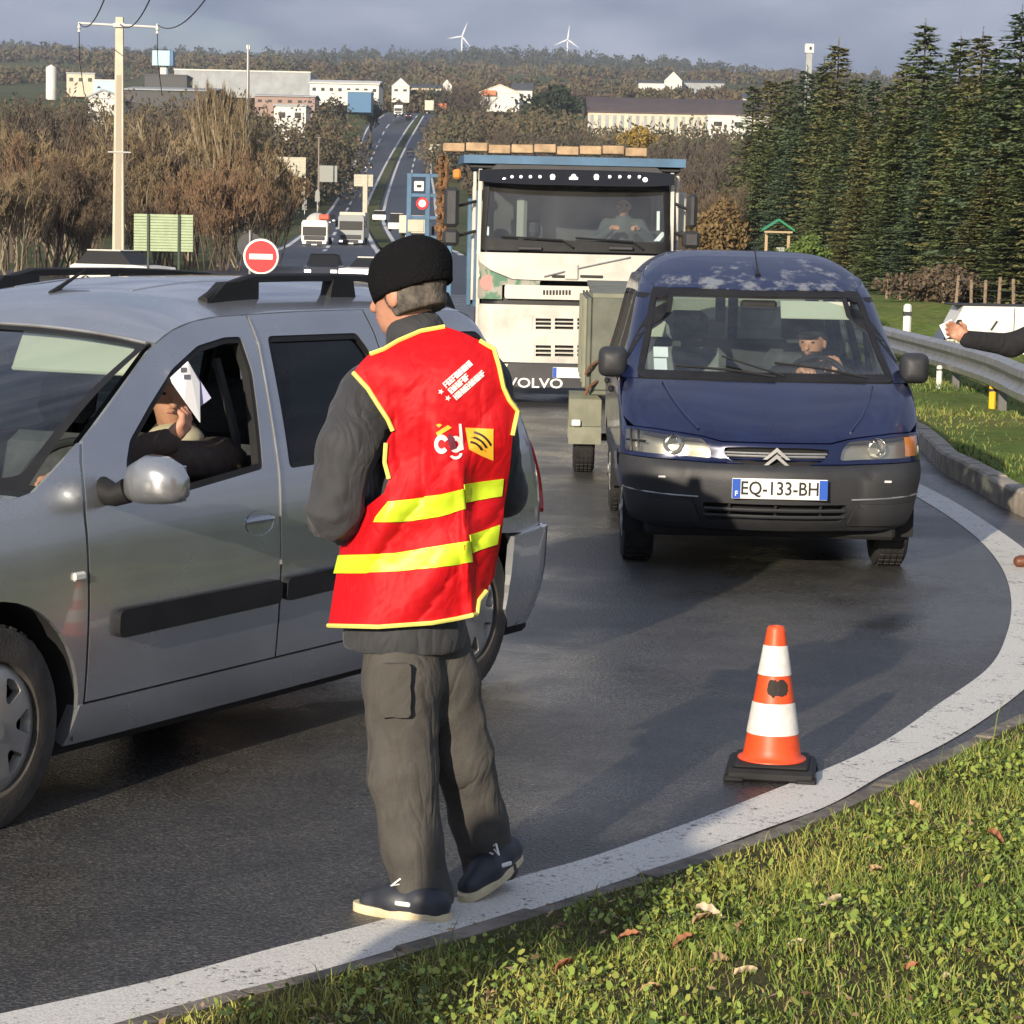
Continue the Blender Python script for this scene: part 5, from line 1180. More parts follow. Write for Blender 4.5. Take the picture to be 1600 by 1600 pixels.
def hand_sdf(w, fdir, pdir, curl=0.6, s=1.0, thumb=1, spread=1.0):
    """wrist point, finger direction, palm-facing direction; curl bends the fingers towards the palm"""
    w = np.asarray(w, float); f = unit(fdir); p = np.asarray(pdir, float); p = unit(p-f*(p@f)); sd = np.cross(f, p)*thumb; fs = []
    fs.append(s_cone(w, w+f*.05*s, .026*s, .030*s)); fs.append(s_cone(w+f*.04*s+sd*.018*s, w+f*.085*s+sd*.026*s, .022*s, .018*s)); fs.append(s_cone(w+f*.04*s-sd*.018*s, w+f*.078*s-sd*.028*s, .021*s, .016*s))
    for i, (o, ln) in enumerate(((.031, .072), (.010, .082), (-.011, .076), (-.031, .058))):
        a = w+(f*(.088-.004*abs(i-1))+sd*o*spread)*s; c = curl*(0.8+.12*i); d1 = f*math.cos(c*.6)+p*math.sin(c*.6); d2 = f*math.cos(c*1.5)+p*math.sin(c*1.5); d3 = f*math.cos(c*2.2)+p*math.sin(c*2.2)
        b = a+d1*ln*.45*s; c_ = b+d2*ln*.32*s; e = c_+d3*ln*.26*s; fs += [s_cone(a, b, .0098*s, .009*s), s_cone(b, c_, .009*s, .0085*s), s_cone(c_, e, .0085*s, .0072*s)]
    a = w+(f*.030+sd*.028+p*.008)*s; b = a+(f*.030+sd*.026+p*.012)*s; c_ = b+(f*.032+sd*.006+p*.016)*s; fs += [s_cone(a, b, .014*s, .0115*s), s_cone(b, c_, .0115*s, .009*s)]
    return fs
def bounds(pts, pad):
    P = np.array([np.asarray(p, float) for p in pts]); return P.min(0)-pad, P.max(0)+pad
def join_np(parts):
    V = []; F = []; n = 0
    for v, f in parts: V.append(v); F.append(f+n); n += len(v)
    return np.concatenate(V), np.concatenate(F)
def body_mesh(root, J, hf, h=.014, hands=(), m=None, hh=.0055):
    """one skin surface through head, trunk and limbs; the hands are sculpted finer"""
    M = head_frame(hf); fs = head_sdf(J['head'], M)
    fs += [s_cone(A3(J['neck'])-A3((0, 0, .02)), A3(J['head'])-M[:, 2]*.05, .060, .052), s_cone(A3(J['neck'])-A3((0, 0, .10)), J['pelvis'], .06, .09), s_cone(A3(J['lsh'])-A3((0, 0, .03)), A3(J['rsh'])-A3((0, 0, .03)), .045, .045)]
    for s in 'lr':
        fs += [s_cone(J[s+'sh'], J[s+'el'], .045, .038), s_cone(J[s+'el'], J[s+'wr'], .038, .026)]
        if s+'kn' in J: fs += [s_cone(J[s+'hip'], J[s+'kn'], .075, .05), s_cone(J[s+'kn'], J[s+'an'], .048, .035)]
    lo, hi = bounds(J.values(), .16); P, Q = surface_nets(s_union(fs, .022), lo, hi, h); parts = [(P, Q)]
    hc = A3(J['head']); lo, hi = hc-.17, hc+.17; P2, Q2 = surface_nets(s_union(head_sdf(J['head'], M)+[s_cone(A3(J['neck']), A3(J['head'])-M[:, 2]*.05, .0605, .0525)], .018), lo, hi, .006); parts.append((P2, Q2))
    for w, args in hands:
        f = s_union(hand_sdf(w, **args), .010); w = np.asarray(w, float); parts.append(surface_nets(f, w-.22, w+.22, hh))
    V, F = join_np(parts); return npobj('body', V, F, m or SKIN, root)
def face_bits(root, c, M, s=1.0):
    c = A3(c); P = lambda f, l, u: c+M@(np.array([f, l, u], np.float32)*s)
    for l in (.030, -.030):
        V, F = surface_nets(s_ell(P(.083, l, .008), np.array([.010, .013, .007])*s, M), P(.083, l, .008)-.03, P(.083, l, .008)+.03, .003); npobj('eye', V, F, M_EYE, root)
    V, F = surface_nets(s_ell(P(.094, 0, -.058), np.array([.008, .024, .006])*s, M), P(.094, 0, -.058)-.04, P(.094, 0, -.058)+.04, .003); npobj('mouth', V, F, M_LIP, root)
def W3(px, py, Y): return np.array(tuple(at(px, py, Y)))

def build_marshal():
    root = thing('person', 'person in red vest with yellow bands and black beanie leaning towards the silver car', 'person', (0, 0, 0)); base = gp(690, 1425)
    root.location = (base.x, base.y, 0); O = np.array(tuple(base))*np.array([1, 1, 0])
    w = lambda px, py, Y: W3(px, py, Y)-O
    J = dict(pelvis=w(640, 985, 6.42), neck=w(655, 535, 6.42), head=w(636, 458, 6.43), lsh=w(582, 628, 6.42), lel=w(517, 815, 6.30), lwr=w(575, 800, 6.55), rsh=w(748, 608, 6.54), rel=w(785, 770, 6.62), rwr=w(690, 790, 6.80),
             lhip=w(622, 1000, 6.36), lkn=w(635, 1215, 6.33), lan=w(652, 1405, 6.30), rhip=w(690, 1000, 6.48), rkn=w(722, 1180, 6.50), ran=w(768, 1350, 6.56))
    hf = unit((-.80, .58, -.12)); M = head_frame(hf)
    body_mesh(root, J, hf, hands=[(J['lwr'], dict(fdir=(-.3, .9, .1), pdir=(0, .1, -1), curl=.7, thumb=-1)), (J['rwr'], dict(fdir=(-.5, .8, .1), pdir=(0, 0, -1), curl=.7))])
    face_bits(root, J['head'], M); hc = A3(J['head'])
    # hair band below the hat, then the hat
    cran = lambda g, dz=0: s_ell(hc+M@np.array([-.012, 0, .028+dz], np.float32), np.array([.098, .078, .094])+g, M)
    hair = clip_plane(wrinkle(s_union([cran(.008), s_ell(hc+M@np.array([-.045, 0, -.045], np.float32), np.array([.055, .066, .055])+.006, M)], .03), .006, 90, 3), hc+M@np.array([.020, 0, 0], np.float32), M@np.array([-1, 0, .10])); hair = clip_plane(hair, hc+M@np.array([-.05, 0, -.052], np.float32), M@np.array([.25, 0, 1.]))
    sdf_obj('hair', hair, hc-.2, hc+.2, .006, M_GREYHAIR, root)
    knit = clip_plane(wrinkle(s_union([cran(.020), s_ell(hc+M@np.array([-.040, -.012, .082], np.float32), np.array([.084, .074, .066]), M), s_ell(hc+M@np.array([-.055, 0, .02], np.float32), np.array([.07, .075, .06]), M)], .03), .0065, 34, 5), hc+M@np.array([0, 0, -.004], np.float32), M@np.array([.22, 0, 1.0]))
    bn = sdf_obj('beanie', knit, hc-.24, hc+.26, .006, M_BEANIE, root)
    # jacket: trunk, sleeves, collar
    rib = [s_cone(w(662, 590, 6.47), w(655, 720, 6.47), .115, .130), s_cone(w(655, 720, 6.47), w(632, 990, 6.43), .130, .166), s_cone(w(592, 612, 6.44), w(735, 585, 6.50), .070, .070)]
    slL = s_chain([w(578, 620, 6.42), w(543, 700, 6.31), w(520, 800, 6.29), w(545, 815, 6.38), w(572, 803, 6.54)], [.088, .082, .068, .062, .050], .02); slR = s_chain([w(752, 600, 6.54), J['rel'], J['rwr']], [.085, .064, .048], .03)
    col = s_cone(w(662, 575, 6.46), w(650, 524, 6.425), .110, .079)
    jk = s_union(rib+[slL, slR, col], .035); hemz = w(640, 1012, 6.42)[2]
    jk2 = creases(lambda q: np.maximum(jk(q), hemz-q[:, 2]), .034, 19, 9, (.8, .8, 1.4), [(J['lel'], .13, .9), (w(560, 690, 6.3), .1, .4)])
    lo, hi = bounds([J['lel'], J['rsh'], J['neck'], J['pelvis'], J['rwr'], J['lwr']], .24); sdf_obj('jacket', jk2, lo, hi, .011, M_JACKET, root)
    # trousers
    tl = s_chain([w(628, 960, 6.40), w(628, 1060, 6.35), w(630, 1210, 6.33), w(644, 1320, 6.31), w(660, 1400, 6.30), w(668, 1436, 6.28)], [.095, .102, .090, .080, .076, .074], .03)
    trr = s_chain([w(668, 960, 6.46), w(694, 1060, 6.47), w(722, 1180, 6.49), w(748, 1280, 6.54), w(766, 1352, 6.57)], [.095, .092, .082, .074, .078], .03)
    tr = creases(creases(s_union([tl, trr], .03), .012, 34, 33, (1.6, 1.6, .35)), .016, 24, 21, (.8, .8, 1.6), [(w(632, 1190, 6.3), .13, .7), (w(650, 1390, 6.3), .10, .8), (w(722, 1170, 6.5), .12, .7), (w(765, 1330, 6.56), .10, .9)])
    cutL = .035; lo, hi = bounds([w(628, 930, 6.4), w(560, 1200, 6.2), w(830, 1400, 6.7), w(653, 1430, 6.31)], .10); lo[2] = cutL-.01
    tr2 = lambda q: np.maximum(tr(q), cutL-q[:, 2]); sdf_obj('trousers', tr2, lo, hi, .010, M_TROUSER, root)
    for x0, y0, x1, y1 in ((598, 1035, 640, 1120), ):   # thigh pocket
        pf = lambda px, py: tuple(np.array(tuple(at(px, py, 6.35-.112*math.sqrt(max(0, 1-((px-628)/66)**2)))))-O)
        panel('thigh_pocket', roundpoly([(x0, y0), (x1, y0), (x1, y1), (x0, y1)][::-1], 6, 3), pf, M_TROUSER, root, res=12, depth=.012, off=.016, flip=True)
    # shoes
    def shoe(heel, toe, ground_up, lab):
        heel = A3(heel); toe = A3(toe); d = toe-heel; L_ = np.linalg.norm(d); d = d/L_; up = A3(unit(np.array([0, 0, 1.])-d*d[2])); sd = np.cross(d, up); s = bpy.data.objects.new('shoe', None); s.empty_display_size = .1; link(s, root)
        P = lambda t, u, v: heel+d*t*L_+up*u+sd*v
        up_ = s_union([s_cone(P(.13, .035, 0), P(.32, .040, 0), .034, .036), s_cone(P(.32, .044, 0), P(.58, .040, 0), .040, .042), s_cone(P(.55, .036, .0), P(.84, .026, .004), .044, .034), s_cone(P(.12, .05, 0), P(.28, .058, 0), .032, .034)], .025)
        upper = lambda q: np.maximum(up_(q), .016-(q-heel)@up)
        c = P(.5, .05, 0); V, F = surface_nets(upper, c-.24, c+.24, .006); npobj('upper', V, F, M_SHOE, s)
        out = []
        for a in np.linspace(0, 2*PI, 29)[:-1]:
            t = .5+.53*math.cos(a); wd = .047*(1 if t > .35 else .86)*(1-.25*max(0, (t-.75)/.28)**2); out.append((t, wd*math.copysign(abs(math.sin(a))**.65, math.sin(a))))
        MB().loft([[tuple(P(t, h, v*k)) for t, v in out] for h, k in ((0, .96), (.004, 1.0), (.020, 1.0), (.024, .93))]).build('sole', M_SOLE, s)
        for k in range(3): a = P(.50+.05*k, .082-.006*k, -.022); b = P(.50+.05*k, .082-.006*k, .022); MB().tube([a, (a+b)/2+up*.008, b], .0032, 6).build('lace', M_PLATE, s)
        a = P(.46, .092, 0); MB().tube([a, a+sd*-.03+up*.018, a+sd*-.05+d*.02, a+sd*-.02+up*.0, a, a+sd*.03+up*.018, a+d*.03+sd*.04, a], .0032, 6).build('lace_bow', M_PLATE, s)
        a = P(.42, .045, -.043); MB().box(a, (.045, .012, .012), .003, rot=Quaternion((0, 0, 1), math.atan2(d[1], d[0]))).build('side_tab', M_PLATE, s)
        return s
    gl = lambda px, py: np.array(tuple(gp(px, py)))-O
    shoe(gl(700, 1446)+np.array([0, .02, .004]), gl(556, 1428)+np.array([0, .03, .004]), None, 'l')
    rt = gl(742, 1412)+np.array([0, .02, .006]); shoe(rt+np.array([.115, .17, .075]), rt+np.array([-.03, -.03, 0]), None, 'r')
    # ---- vest: a cloth sheet laid round the trunk, back and front
    red = mat('red_vest_polyester', (0.54, 0.005, 0.010), 0.6, var=.08, vscale=5, spec=.25); yel = mat('fluorescent_yellow', (0.62, 0.80, 0.03), 0.45, var=.08, vscale=12); cloth_folds(red, 6, .03, .5, (1, 1, .6)); trim = mat('pale_yellow_trim', (0.80, 0.74, 0.16), 0.6)
    ROW = [(500, 672, 150, .07, 6.43), (525, 672, 165, .11, 6.43), (545, 670, 176, .14, 6.43), (575, 670, 182, .175, 6.43), (620, 672, 180, .205, 6.45), (680, 672, 170, .220, 6.46), (760, 666, 150, .215, 6.46), (830, 659, 142, .215, 6.46), (900, 648, 137, .220, 6.46), (985, 634, 133, .225, 6.46)]
    def rowv(py): return [float(smooth_tab([(r[0], r[k]) for r in ROW], py)) for k in (1, 2, 3, 4)]
    def fold(px, py):
        v = max(0, min(1, (py-560)/200)); k = .014*math.sin((px-600)/17.0+1.6*math.sin(py/70))*v*(.6+.4*math.sin(py/55+px/90))
        k += .012*math.exp(-((px-(612+(py-600)*.10))/9)**2)*max(0, 1-abs(py-660)/90) + .010*math.exp(-((px-(668-(py-620)*.05))/8)**2)*max(0, 1-abs(py-700)/120)
        k -= .020*math.exp(-((px-(722+(py-760)*.07))/7)**2)*max(0, min(1, (py-700)/60))
        k += .02*max(0, min(1, (px-(722+(py-760)*.07))/22))*max(0, min(1, (py-700)/60)) + .007*math.sin(py/23+px/31)*v + .016*(1-abs(math.sin((px+py*.75)/44)))**2*v + .012*math.sin((px+py*.8)/26)*max(0, 1-abs(py-790)/160)
        return k
    def VB(px, py):
        c, a, d, Y0 = rowv(py); q = max(-.999, min(.999, (px-c)/a)); Y = Y0-d*(1-abs(q)**2.6)**.55+fold(px, py)
        return tuple(np.array(tuple(at(px, py, Y)))-O)
    def VF(px, py):
        c, a, d, Y0 = rowv(py); q = max(-.999, min(.999, (px-c)/a)); Y = Y0+d*(1-abs(q)**2.6)**.55
        return tuple(np.array(tuple(at(px, py, Y)))-O)
    top = [(552, 582), (564, 566), (577, 553), (600, 545), (622, 532), (657, 517), (695, 510), (722, 519), (750, 532)]
    armR = [(772, 545), (780, 572), (787, 605), (796, 625), (809, 642), (806, 660), (801, 680)]
    sideR = [(797, 730), (788, 790), (783, 840), (773, 900), (760, 923), (748, 938), (745, 959)]
    hem = [(715, 966), (675, 973), (591, 979), (513, 977)]
    sideL = [(520, 930), (530, 870), (545, 820), (575, 790), (600, 770)]
    armL = [(608, 748), (601, 722), (603, 692), (614, 673), (606, 655), (592, 634), (575, 607)]
    out = top+armR+sideR+hem+sideL+armL; out = out[::-1]
    vb = panel('vest_back', out, VB, red, root, res=7, depth=.004, flip=True)
    fpoly = [(552, 582), (600, 560), (650, 640), (700, 560), (750, 532), (780, 572), (800, 650), (797, 730), (783, 840), (760, 930), (700, 975), (520, 975), (530, 870), (536, 800), (531, 720), (527, 640), (535, 610)]
    panel('vest_front', fpoly, VF, red, root, res=12, depth=.004)
    def trimline(pts, nm='piping', r=.0062, fn=VB):
        d = densify(pts, 8, closed=False); MB().tube([tuple(np.array(fn(*p))+np.array([0, -.004, 0])) for p in d], r, 6).build(nm, trim, vb)
    trimline([(578, 553), (600, 545), (622, 532), (657, 517), (695, 510)]); trimline([(552, 582), (575, 607), (592, 634), (606, 655), (614, 673)]); trimline([(603, 692), (601, 722), (608, 748)]); trimline([(750, 532), (772, 545), (780, 572), (787, 605), (796, 625), (809, 642), (801, 680)])
    trimline([(513, 977), (591, 979), (675, 973), (715, 966), (745, 959), (748, 938), (760, 923)]); trimline([(552, 582), (540, 600), (530, 625), (527, 640)], fn=VF)
    for pl in ([(607, 784), (647, 779), (690, 772), (723, 764), (726, 795), (690, 806), (641, 814), (585, 816), (588, 808)], [(724, 757), (755, 752), (786, 748), (783, 775), (755, 780), (727, 785)], [(530, 868), (616, 864), (680, 854), (733, 845), (737, 878), (680, 887), (619, 893), (523, 896)], [(733, 836), (755, 829), (780, 820), (776, 850), (755, 857), (737, 864)]):
        panel('reflective_band', pl[::-1], VB, yel, vb, res=7, depth=.003, off=.004, flip=True)
    # printed lettering: illegible white block capitals in three slanted lines, two stars
    pr = mat('white_print', (0.80, 0.72, 0.70), 0.6, var=.08, vscale=40); e = np.array([.75, -.66]); n = np.array([.66, .75]); rnd = random.Random(5)
    def glyph(o, wdt, hgt):
        k = rnd.randint(0, 4); t = 2.0; rects = [(0, 0, t, hgt)]
        if k in (0, 2, 4): rects.append((0, 0, wdt, t))
        if k in (0, 1, 3): rects.append((wdt-t, 0, wdt, hgt))
        if k in (1, 2, 4): rects.append((0, hgt/2-t/2, wdt, hgt/2+t/2))
        if k in (0, 2, 3): rects.append((0, hgt-t, wdt, hgt)); rects.append((wdt*.4, hgt*.3, wdt*.75, hgt*.8))
        return [[o+e*a+n*b, o+e*c+n*b, o+e*c+n*d_, o+e*a+n*d_] for a, b, c, d_ in rects]
    V = []; F = []
    for st, ln in ((np.array([691, 599.]), 10), (np.array([699, 608.5]), 7), (np.array([707, 618.]), 11)):
        for i in range(ln):
            for q in glyph(st+e*5.6*i, 5.2, 10.0):
                i0 = len(V); V += [tuple(np.array(VB(*p))+np.array([0, -.0035, 0])) for p in q]; F.append((i0, i0+1, i0+2, i0+3))
    for c in ((689, 612), (700, 622)):
        pts = [(c[0]+(5 if k % 2 == 0 else 2.2)*math.cos(k*PI/5), c[1]+(5 if k % 2 == 0 else 2.2)*math.sin(k*PI/5)) for k in range(10)]; i0 = len(V); V += [tuple(np.array(VB(*p))+np.array([0, -.0035, 0])) for p in [c]+pts]; F += [(i0, i0+1+k, i0+1+(k+1) % 10) for k in range(10)]
    mobj('printed_lettering', V, F, pr, vb, False)
    def ring(c, r0, r1, a0, a1, m_, nm='printed_logo', off=.004, sq=1.0):
        V = []; F = []; k = 20
        for i in range(k+1):
            a = R(a0+(a1-a0)*i/k)
            for r in (r0, r1): V.append(tuple(np.array(VB(c[0]+r*math.cos(a), c[1]+r*sq*math.sin(a)))+np.array([0, -off, 0])))
        F = [(2*i, 2*i+1, 2*i+3, 2*i+2) for i in range(k)]; mobj(nm, V, F, m_, vb, False)
    def poly(pts, m_, nm='printed_logo', off=.004):
        d = densify(pts, 6); c = np.mean(np.array(pts), 0); V = [tuple(np.array(VB(*p))+np.array([0, -off, 0])) for p in [c]+d]; mobj(nm, V, [(0, 1+i, 1+(i+1) % len(d)) for i in range(len(d))], m_, vb, False)
    ring((690, 694), 5.5, 11.5, 40, 330, pr, sq=1.3); ring((712, 694), 4.5, 10.5, 0, 360, pr, sq=1.25); ring((712, 708), 6, 10.5, 0, 150, pr, sq=.9)
    poly([(717, 662), (721, 662), (725, 702), (719, 704)], pr); poly([(701, 676), (710, 684), (714, 700), (704, 704), (700, 690)], mat('dark_print', (.16, .02, .04), .6), off=.005)
    or_ = mat('orange_print', (.85, .45, .03), .6); poly([(727, 668), (771, 670), (771, 720), (752, 712), (733, 702)], or_)
    for k in range(3): ring((733, 712), 20+8*k, 23.5+8*k, -85, -25, M_INK, off=.006)
    ring((686, 668), 0, 6, 220, 320, or_); poly([(681, 676), (700, 664), (706, 668), (684, 682)], or_)
    # papers held in the left hand
    c = np.asarray(J['lwr'])+np.array([-.05, .12, .02]); MB().box(c, (.15, .21, .004), 0, rot=Quaternion((1, .2, .3), .5)).build('clipboard', M_PAPER, root)
    return root
build_marshal()

def seated(name, label, fr, hd, hf, opts):
    """a seated driver in a vehicle's own axes: hd = head centre; x forward, y left"""
    root = thing(name, label, 'person', (fr.o.x, fr.o.y, 0), fr.a); h = np.asarray(hd, float); s = opts
    J = dict(head=h, neck=h+np.array([-.03, 0, -.17]), pelvis=h+np.array([-.10, 0, -.66]), lsh=h+np.array([-.03, .19, -.235]), rsh=h+np.array([-.03, -.19, -.235]), lhip=h+np.array([-.05, .09, -.66]), rhip=h+np.array([-.05, -.09, -.66]), lkn=h+np.array([.38, .11, -.58]), rkn=h+np.array([.38, -.11, -.58]), lan=h+np.array([.62, .10, -.92]), ran=h+np.array([.62, -.10, -.92]))
    J['lel'] = np.asarray(s['lel'], float); J['lwr'] = np.asarray(s['lwr'], float); J['rel'] = np.asarray(s['rel'], float); J['rwr'] = np.asarray(s['rwr'], float)
    M = head_frame(hf); body_mesh(root, J, hf, h=.018, hands=s.get('hands', ())); face_bits(root, h, M); hc = A3(h)
    cran = lambda g: s_ell(hc+M@np.array([-.012, 0, .030], np.float32), np.array([.098, .078, .094])+g, M)
    if s.get('hair'):
        hr = clip_plane(wrinkle(cran(.010), .004, 80, 2), hc+M@np.array([.03, 0, .035], np.float32), M@np.array([-.62, 0, .78])); sdf_obj('hair', hr, hc-.2, hc+.2, .008, s['hair'], root)
    if s.get('cap'):
        cp = s_union([clip_plane(cran(.014), hc+M@np.array([0, 0, .045], np.float32), M@np.array([0, 0, 1.])), s_ell(hc+M@np.array([.105, 0, .050], np.float32), (.06, .065, .010), M)], .012); sdf_obj('cap', cp, hc-.22, hc+.22, .007, s['cap'], root)
    if s.get('glasses'):
        for l in (.032, -.032): V, F = surface_nets(s_ell(hc+M@np.array([.088, l, .010], np.float32), (.012, .026, .018), M), hc-.16, hc+.16, .006); npobj('sunglass_lens', V, F, M_INK, root)
    if s.get('beard'):
        bd = clip_plane(wrinkle(s_union([s_ell(hc+M@np.array([.030, 0, -.055], np.float32), (.068, .060, .062), M), s_ell(hc+M@np.array([.05, 0, -.09], np.float32), (.042, .040, .032), M)], .02), .004, 90, 8), hc+M@np.array([.0, 0, -.045], np.float32), M@np.array([.0, 0, -1.])); sdf_obj('beard', bd, hc-.2, hc+.2, .008, s['beard'], root)
    ck = s_union([s_cone(J['neck']+np.array([0, 0, -.06]), J['pelvis'], .125, .15), s_cone(J['lsh'], J['rsh'], .085, .085), s_chain([J['lsh'], J['lel'], J['lwr']], [.078, .062, .046], .03), s_chain([J['rsh'], J['rel'], J['rwr']], [.078, .062, .046], .03), s_cone(J['neck']-np.array([0, 0, .03]), J['neck']+np.array([0, 0, .02]), .085, .075)], .04)
    lo, hi = bounds([J[k] for k in ('neck', 'pelvis', 'lsh', 'rsh', 'lel', 'rel', 'lwr', 'rwr')], .19); sdf_obj('top', creases(ck, .018, 18, 6, (.8, .8, 1.3)), lo, hi, .014, s['top'], root)
    tr = s_union([s_chain([J['lhip'], J['lkn'], J['lan']], [.10, .075, .06], .03), s_chain([J['rhip'], J['rkn'], J['ran']], [.10, .075, .06], .03)], .03); lo, hi = bounds([J[k] for k in ('lhip', 'rhip', 'lan', 'ran', 'lkn', 'rkn')], .14); sdf_obj('trousers', tr, lo, hi, .018, M_NAVY, root)
    return root
def build_drivers():
    # driver of the silver car, holding papers out at the window
    hd = LG.side(262, 622, .42); hd = (hd[0]-.02, .42, 1.235); wr = LG.side(262, 690, .70); hn = LG.side(296, 655, .75)
    fd = np.array(hn)-np.array(wr); p1 = seated('person', 'person at the wheel of the silver car holding white papers up in the open window', LG, hd, (.75, .65, -.05), dict(lel=(wr[0]+.16, .62, wr[2]-.05), lwr=wr, rel=(hd[0]+.22, .16, hd[2]-.42), rwr=(hd[0]+.40, .28, hd[2]-.30), hair=M_BROWNHAIR, top=M_BROWNC,
                hands=[(wr, dict(fdir=tuple(fd), pdir=(.1, -.9, .5), curl=.95, s=.95, thumb=-1)), ((hd[0]+.42, .28, hd[2]-.29), dict(fdir=(1, 0, .2), pdir=(0, .3, -1), curl=1.0))]))
    V, F = surface_nets(s_ell(A3((hd[0]+.04, hd[1]+.05, hd[2]-.15)), (.10, .10, .05)), np.array(hd)-.35, np.array(hd)+.25, .01); npobj('collar', V, F, M_BEIGE, p1)
    def slant(x, y, yy):     # the sheets are held turned towards the front of the car
        q = LG.side(x, y, yy)
        for _ in range(12): q = LG.side(x, y, .5*q[1]+.5*(yy+.62*(LG.side(312, 620, .775)[0]-q[0])))
        return np.array(q)
    # the leaflets
    for nm, lab, px, m_, yy in (('leaflet', 'white folded leaflet held in the hand at the silver car window', [(265, 592), (294, 565), (312, 597), (313, 660), (288, 625)], M_PAPER, .775), ('leaflet', 'lilac edged leaflet tucked behind the white one at the silver car window', [(294, 565), (330, 622), (312, 636), (300, 610)], M_PAPER2, .755)):
        pts = [slant(x, y, yy+.010*math.sin(i*2.0)) for i, (x, y) in enumerate(px)]; n = len(pts); V = [tuple(p) for p in pts]+[tuple(p-np.array([0, .003, 0])) for p in pts]
        t = thing(nm, lab, 'leaflet', (LG.o.x, LG.o.y, 0), LG.a); mobj('sheet', V, [tuple(range(n)), tuple(range(n, 2*n))[::-1]]+[(i, (i+1) % n, n+(i+1) % n, n+i) for i in range(n)], m_, t, False)
        if m_ is M_PAPER:
            for x, y in ((287, 578), (292, 589)): c = slant(x, y, yy+.010); MB().box(c, (.020, .003, .016), 0, rot=Quaternion((0, 0, 1), -.55)).build('printed_mark', mat('grey_print', (.12, .12, .15), .8), t)
    # driver of the blue van, chin on hand
    hd = BG.front(1272, 536, 1.62); hd = (1.62, hd[1]-.01, hd[2]+.005); wr = BG.front(1314, 584, 1.80); hn = np.array(BG.front(1294, 554, 1.77))
    seated('person', 'person in a dark cap driving the blue van with one hand at the chin', BG, hd, (.90, -.42, -.08), dict(lel=(1.72, .62, .98), lwr=wr, rel=(1.75, hd[1]-.30, .92), rwr=(1.95, hd[1]-.12, 1.06), hair=M_BROWNHAIR, cap=M_BLACKC, beard=M_BROWNHAIR, top=M_BLACKC,
                hands=[(wr, dict(fdir=tuple(hn-np.array(wr)), pdir=(-.8, -.5, .1), curl=.9, s=1.1)), ((1.95, hd[1]-.12, 1.06), dict(fdir=(.7, .5, .3), pdir=(0, 0, -1), curl=1.1))]))
    # driver of the lorry
    hd = TK.front(975, 322, -.98); hd = (-.98, hd[1], hd[2])
    seated('person', 'person in a grey top and glasses driving the white lorry', TK, hd, (1, -.05, -.05), dict(lel=(-.85, hd[1]+.32, hd[2]-.42), lwr=(-.68, hd[1]+.17, hd[2]-.28), rel=(-.85, hd[1]-.32, hd[2]-.42), rwr=(-.68, hd[1]-.17, hd[2]-.28), hair=M_BROWNHAIR, glasses=True, top=mat('slate_top', (.07, .085, .09), .9),
                hands=[((-.68, hd[1]+.17, hd[2]-.28), dict(fdir=(.6, -.6, .4), pdir=(0, 0, -1), curl=1.1)), ((-.68, hd[1]-.17, hd[2]-.28), dict(fdir=(.6, .6, .4), pdir=(0, 0, -1), curl=1.1))]))
build_drivers()

def build_standing(label, X, Y, face, J, hf, top, bottom, shoe_m, hands, hair=M_BROWNHAIR):
    root = thing('person', label, 'person', (X, Y, 0), face); M = head_frame(hf); body_mesh(root, J, hf, h=.018, hands=hands); hc = A3(J['head']); face_bits(root, hc, M)
    hr = clip_plane(wrinkle(s_ell(hc+M@np.array([-.012, 0, .030], np.float32), (.108, .088, .104), M), .004, 80, 2), hc+M@np.array([.03, 0, .035], np.float32), M@np.array([-.62, 0, .78])); sdf_obj('hair', hr, hc-.2, hc+.2, .010, hair, root)
    ck = s_union([s_cone(J['neck']-np.array([0, 0, .08]), J['pelvis'], .14, .155), s_cone(J['lsh'], J['rsh'], .085, .085), s_chain([J['lsh'], J['lel'], J['lwr']], [.082, .066, .050], .03), s_chain([J['rsh'], J['rel'], J['rwr']], [.082, .066, .050], .03), s_cone(J['neck']-np.array([0, 0, .05]), J['neck']+np.array([0, 0, .01]), .085, .075)], .04)
    lo, hi = bounds([J[k] for k in ('neck', 'pelvis', 'lsh', 'rsh', 'lel', 'rel', 'lwr', 'rwr')], .22); sdf_obj('jacket', creases(ck, .018, 18, 6, (1.2, .8, .8)), lo, hi, .013, top, root)
    tr = wrinkle(s_union([s_chain([J['lhip'], J['lkn'], J['lan']], [.115, .085, .075], .03), s_chain([J['rhip'], J['rkn'], J['ran']], [.115, .085, .075], .03)], .03), .006, 30, 3); lo, hi = bounds([J[k] for k in ('lhip', 'rhip', 'lan', 'ran', 'lkn', 'rkn')], .15); sdf_obj('trousers', tr, lo, hi, .016, bottom, root)
    for s in 'lr':
        a = np.asarray(J[s+'an']); f = s_union([s_cone(a+np.array([-.03, 0, -.035]), a+np.array([.06, 0, -.04]), .045, .045), s_cone(a+np.array([.06, 0, -.045]), a+np.array([.17, 0, -.05]), .044, .034)], .02); z0 = a[2]-.085
        sdf_obj('shoe', lambda q, f=f, z0=z0: np.maximum(f(q), z0-q[:, 2]), a-.25, a+.25, .009, shoe_m, root)
    return root
def std_joints(**k):
    J = dict(pelvis=(0, 0, .95), neck=(0.02, 0, 1.47), head=(.05, 0, 1.63), lsh=(0, .19, 1.41), rsh=(0, -.19, 1.41), lel=(.02, .24, 1.12), rel=(.02, -.24, 1.12), lwr=(.14, .22, .90), rwr=(.14, -.22, .90), lhip=(0, .09, .93), rhip=(0, -.09, .93), lkn=(.02, .10, .50), rkn=(.02, -.10, .50), lan=(0, .11, .09), ran=(0, -.11, .09)); J.update(k)
    return {a: np.array(b, float) for a, b in J.items()}
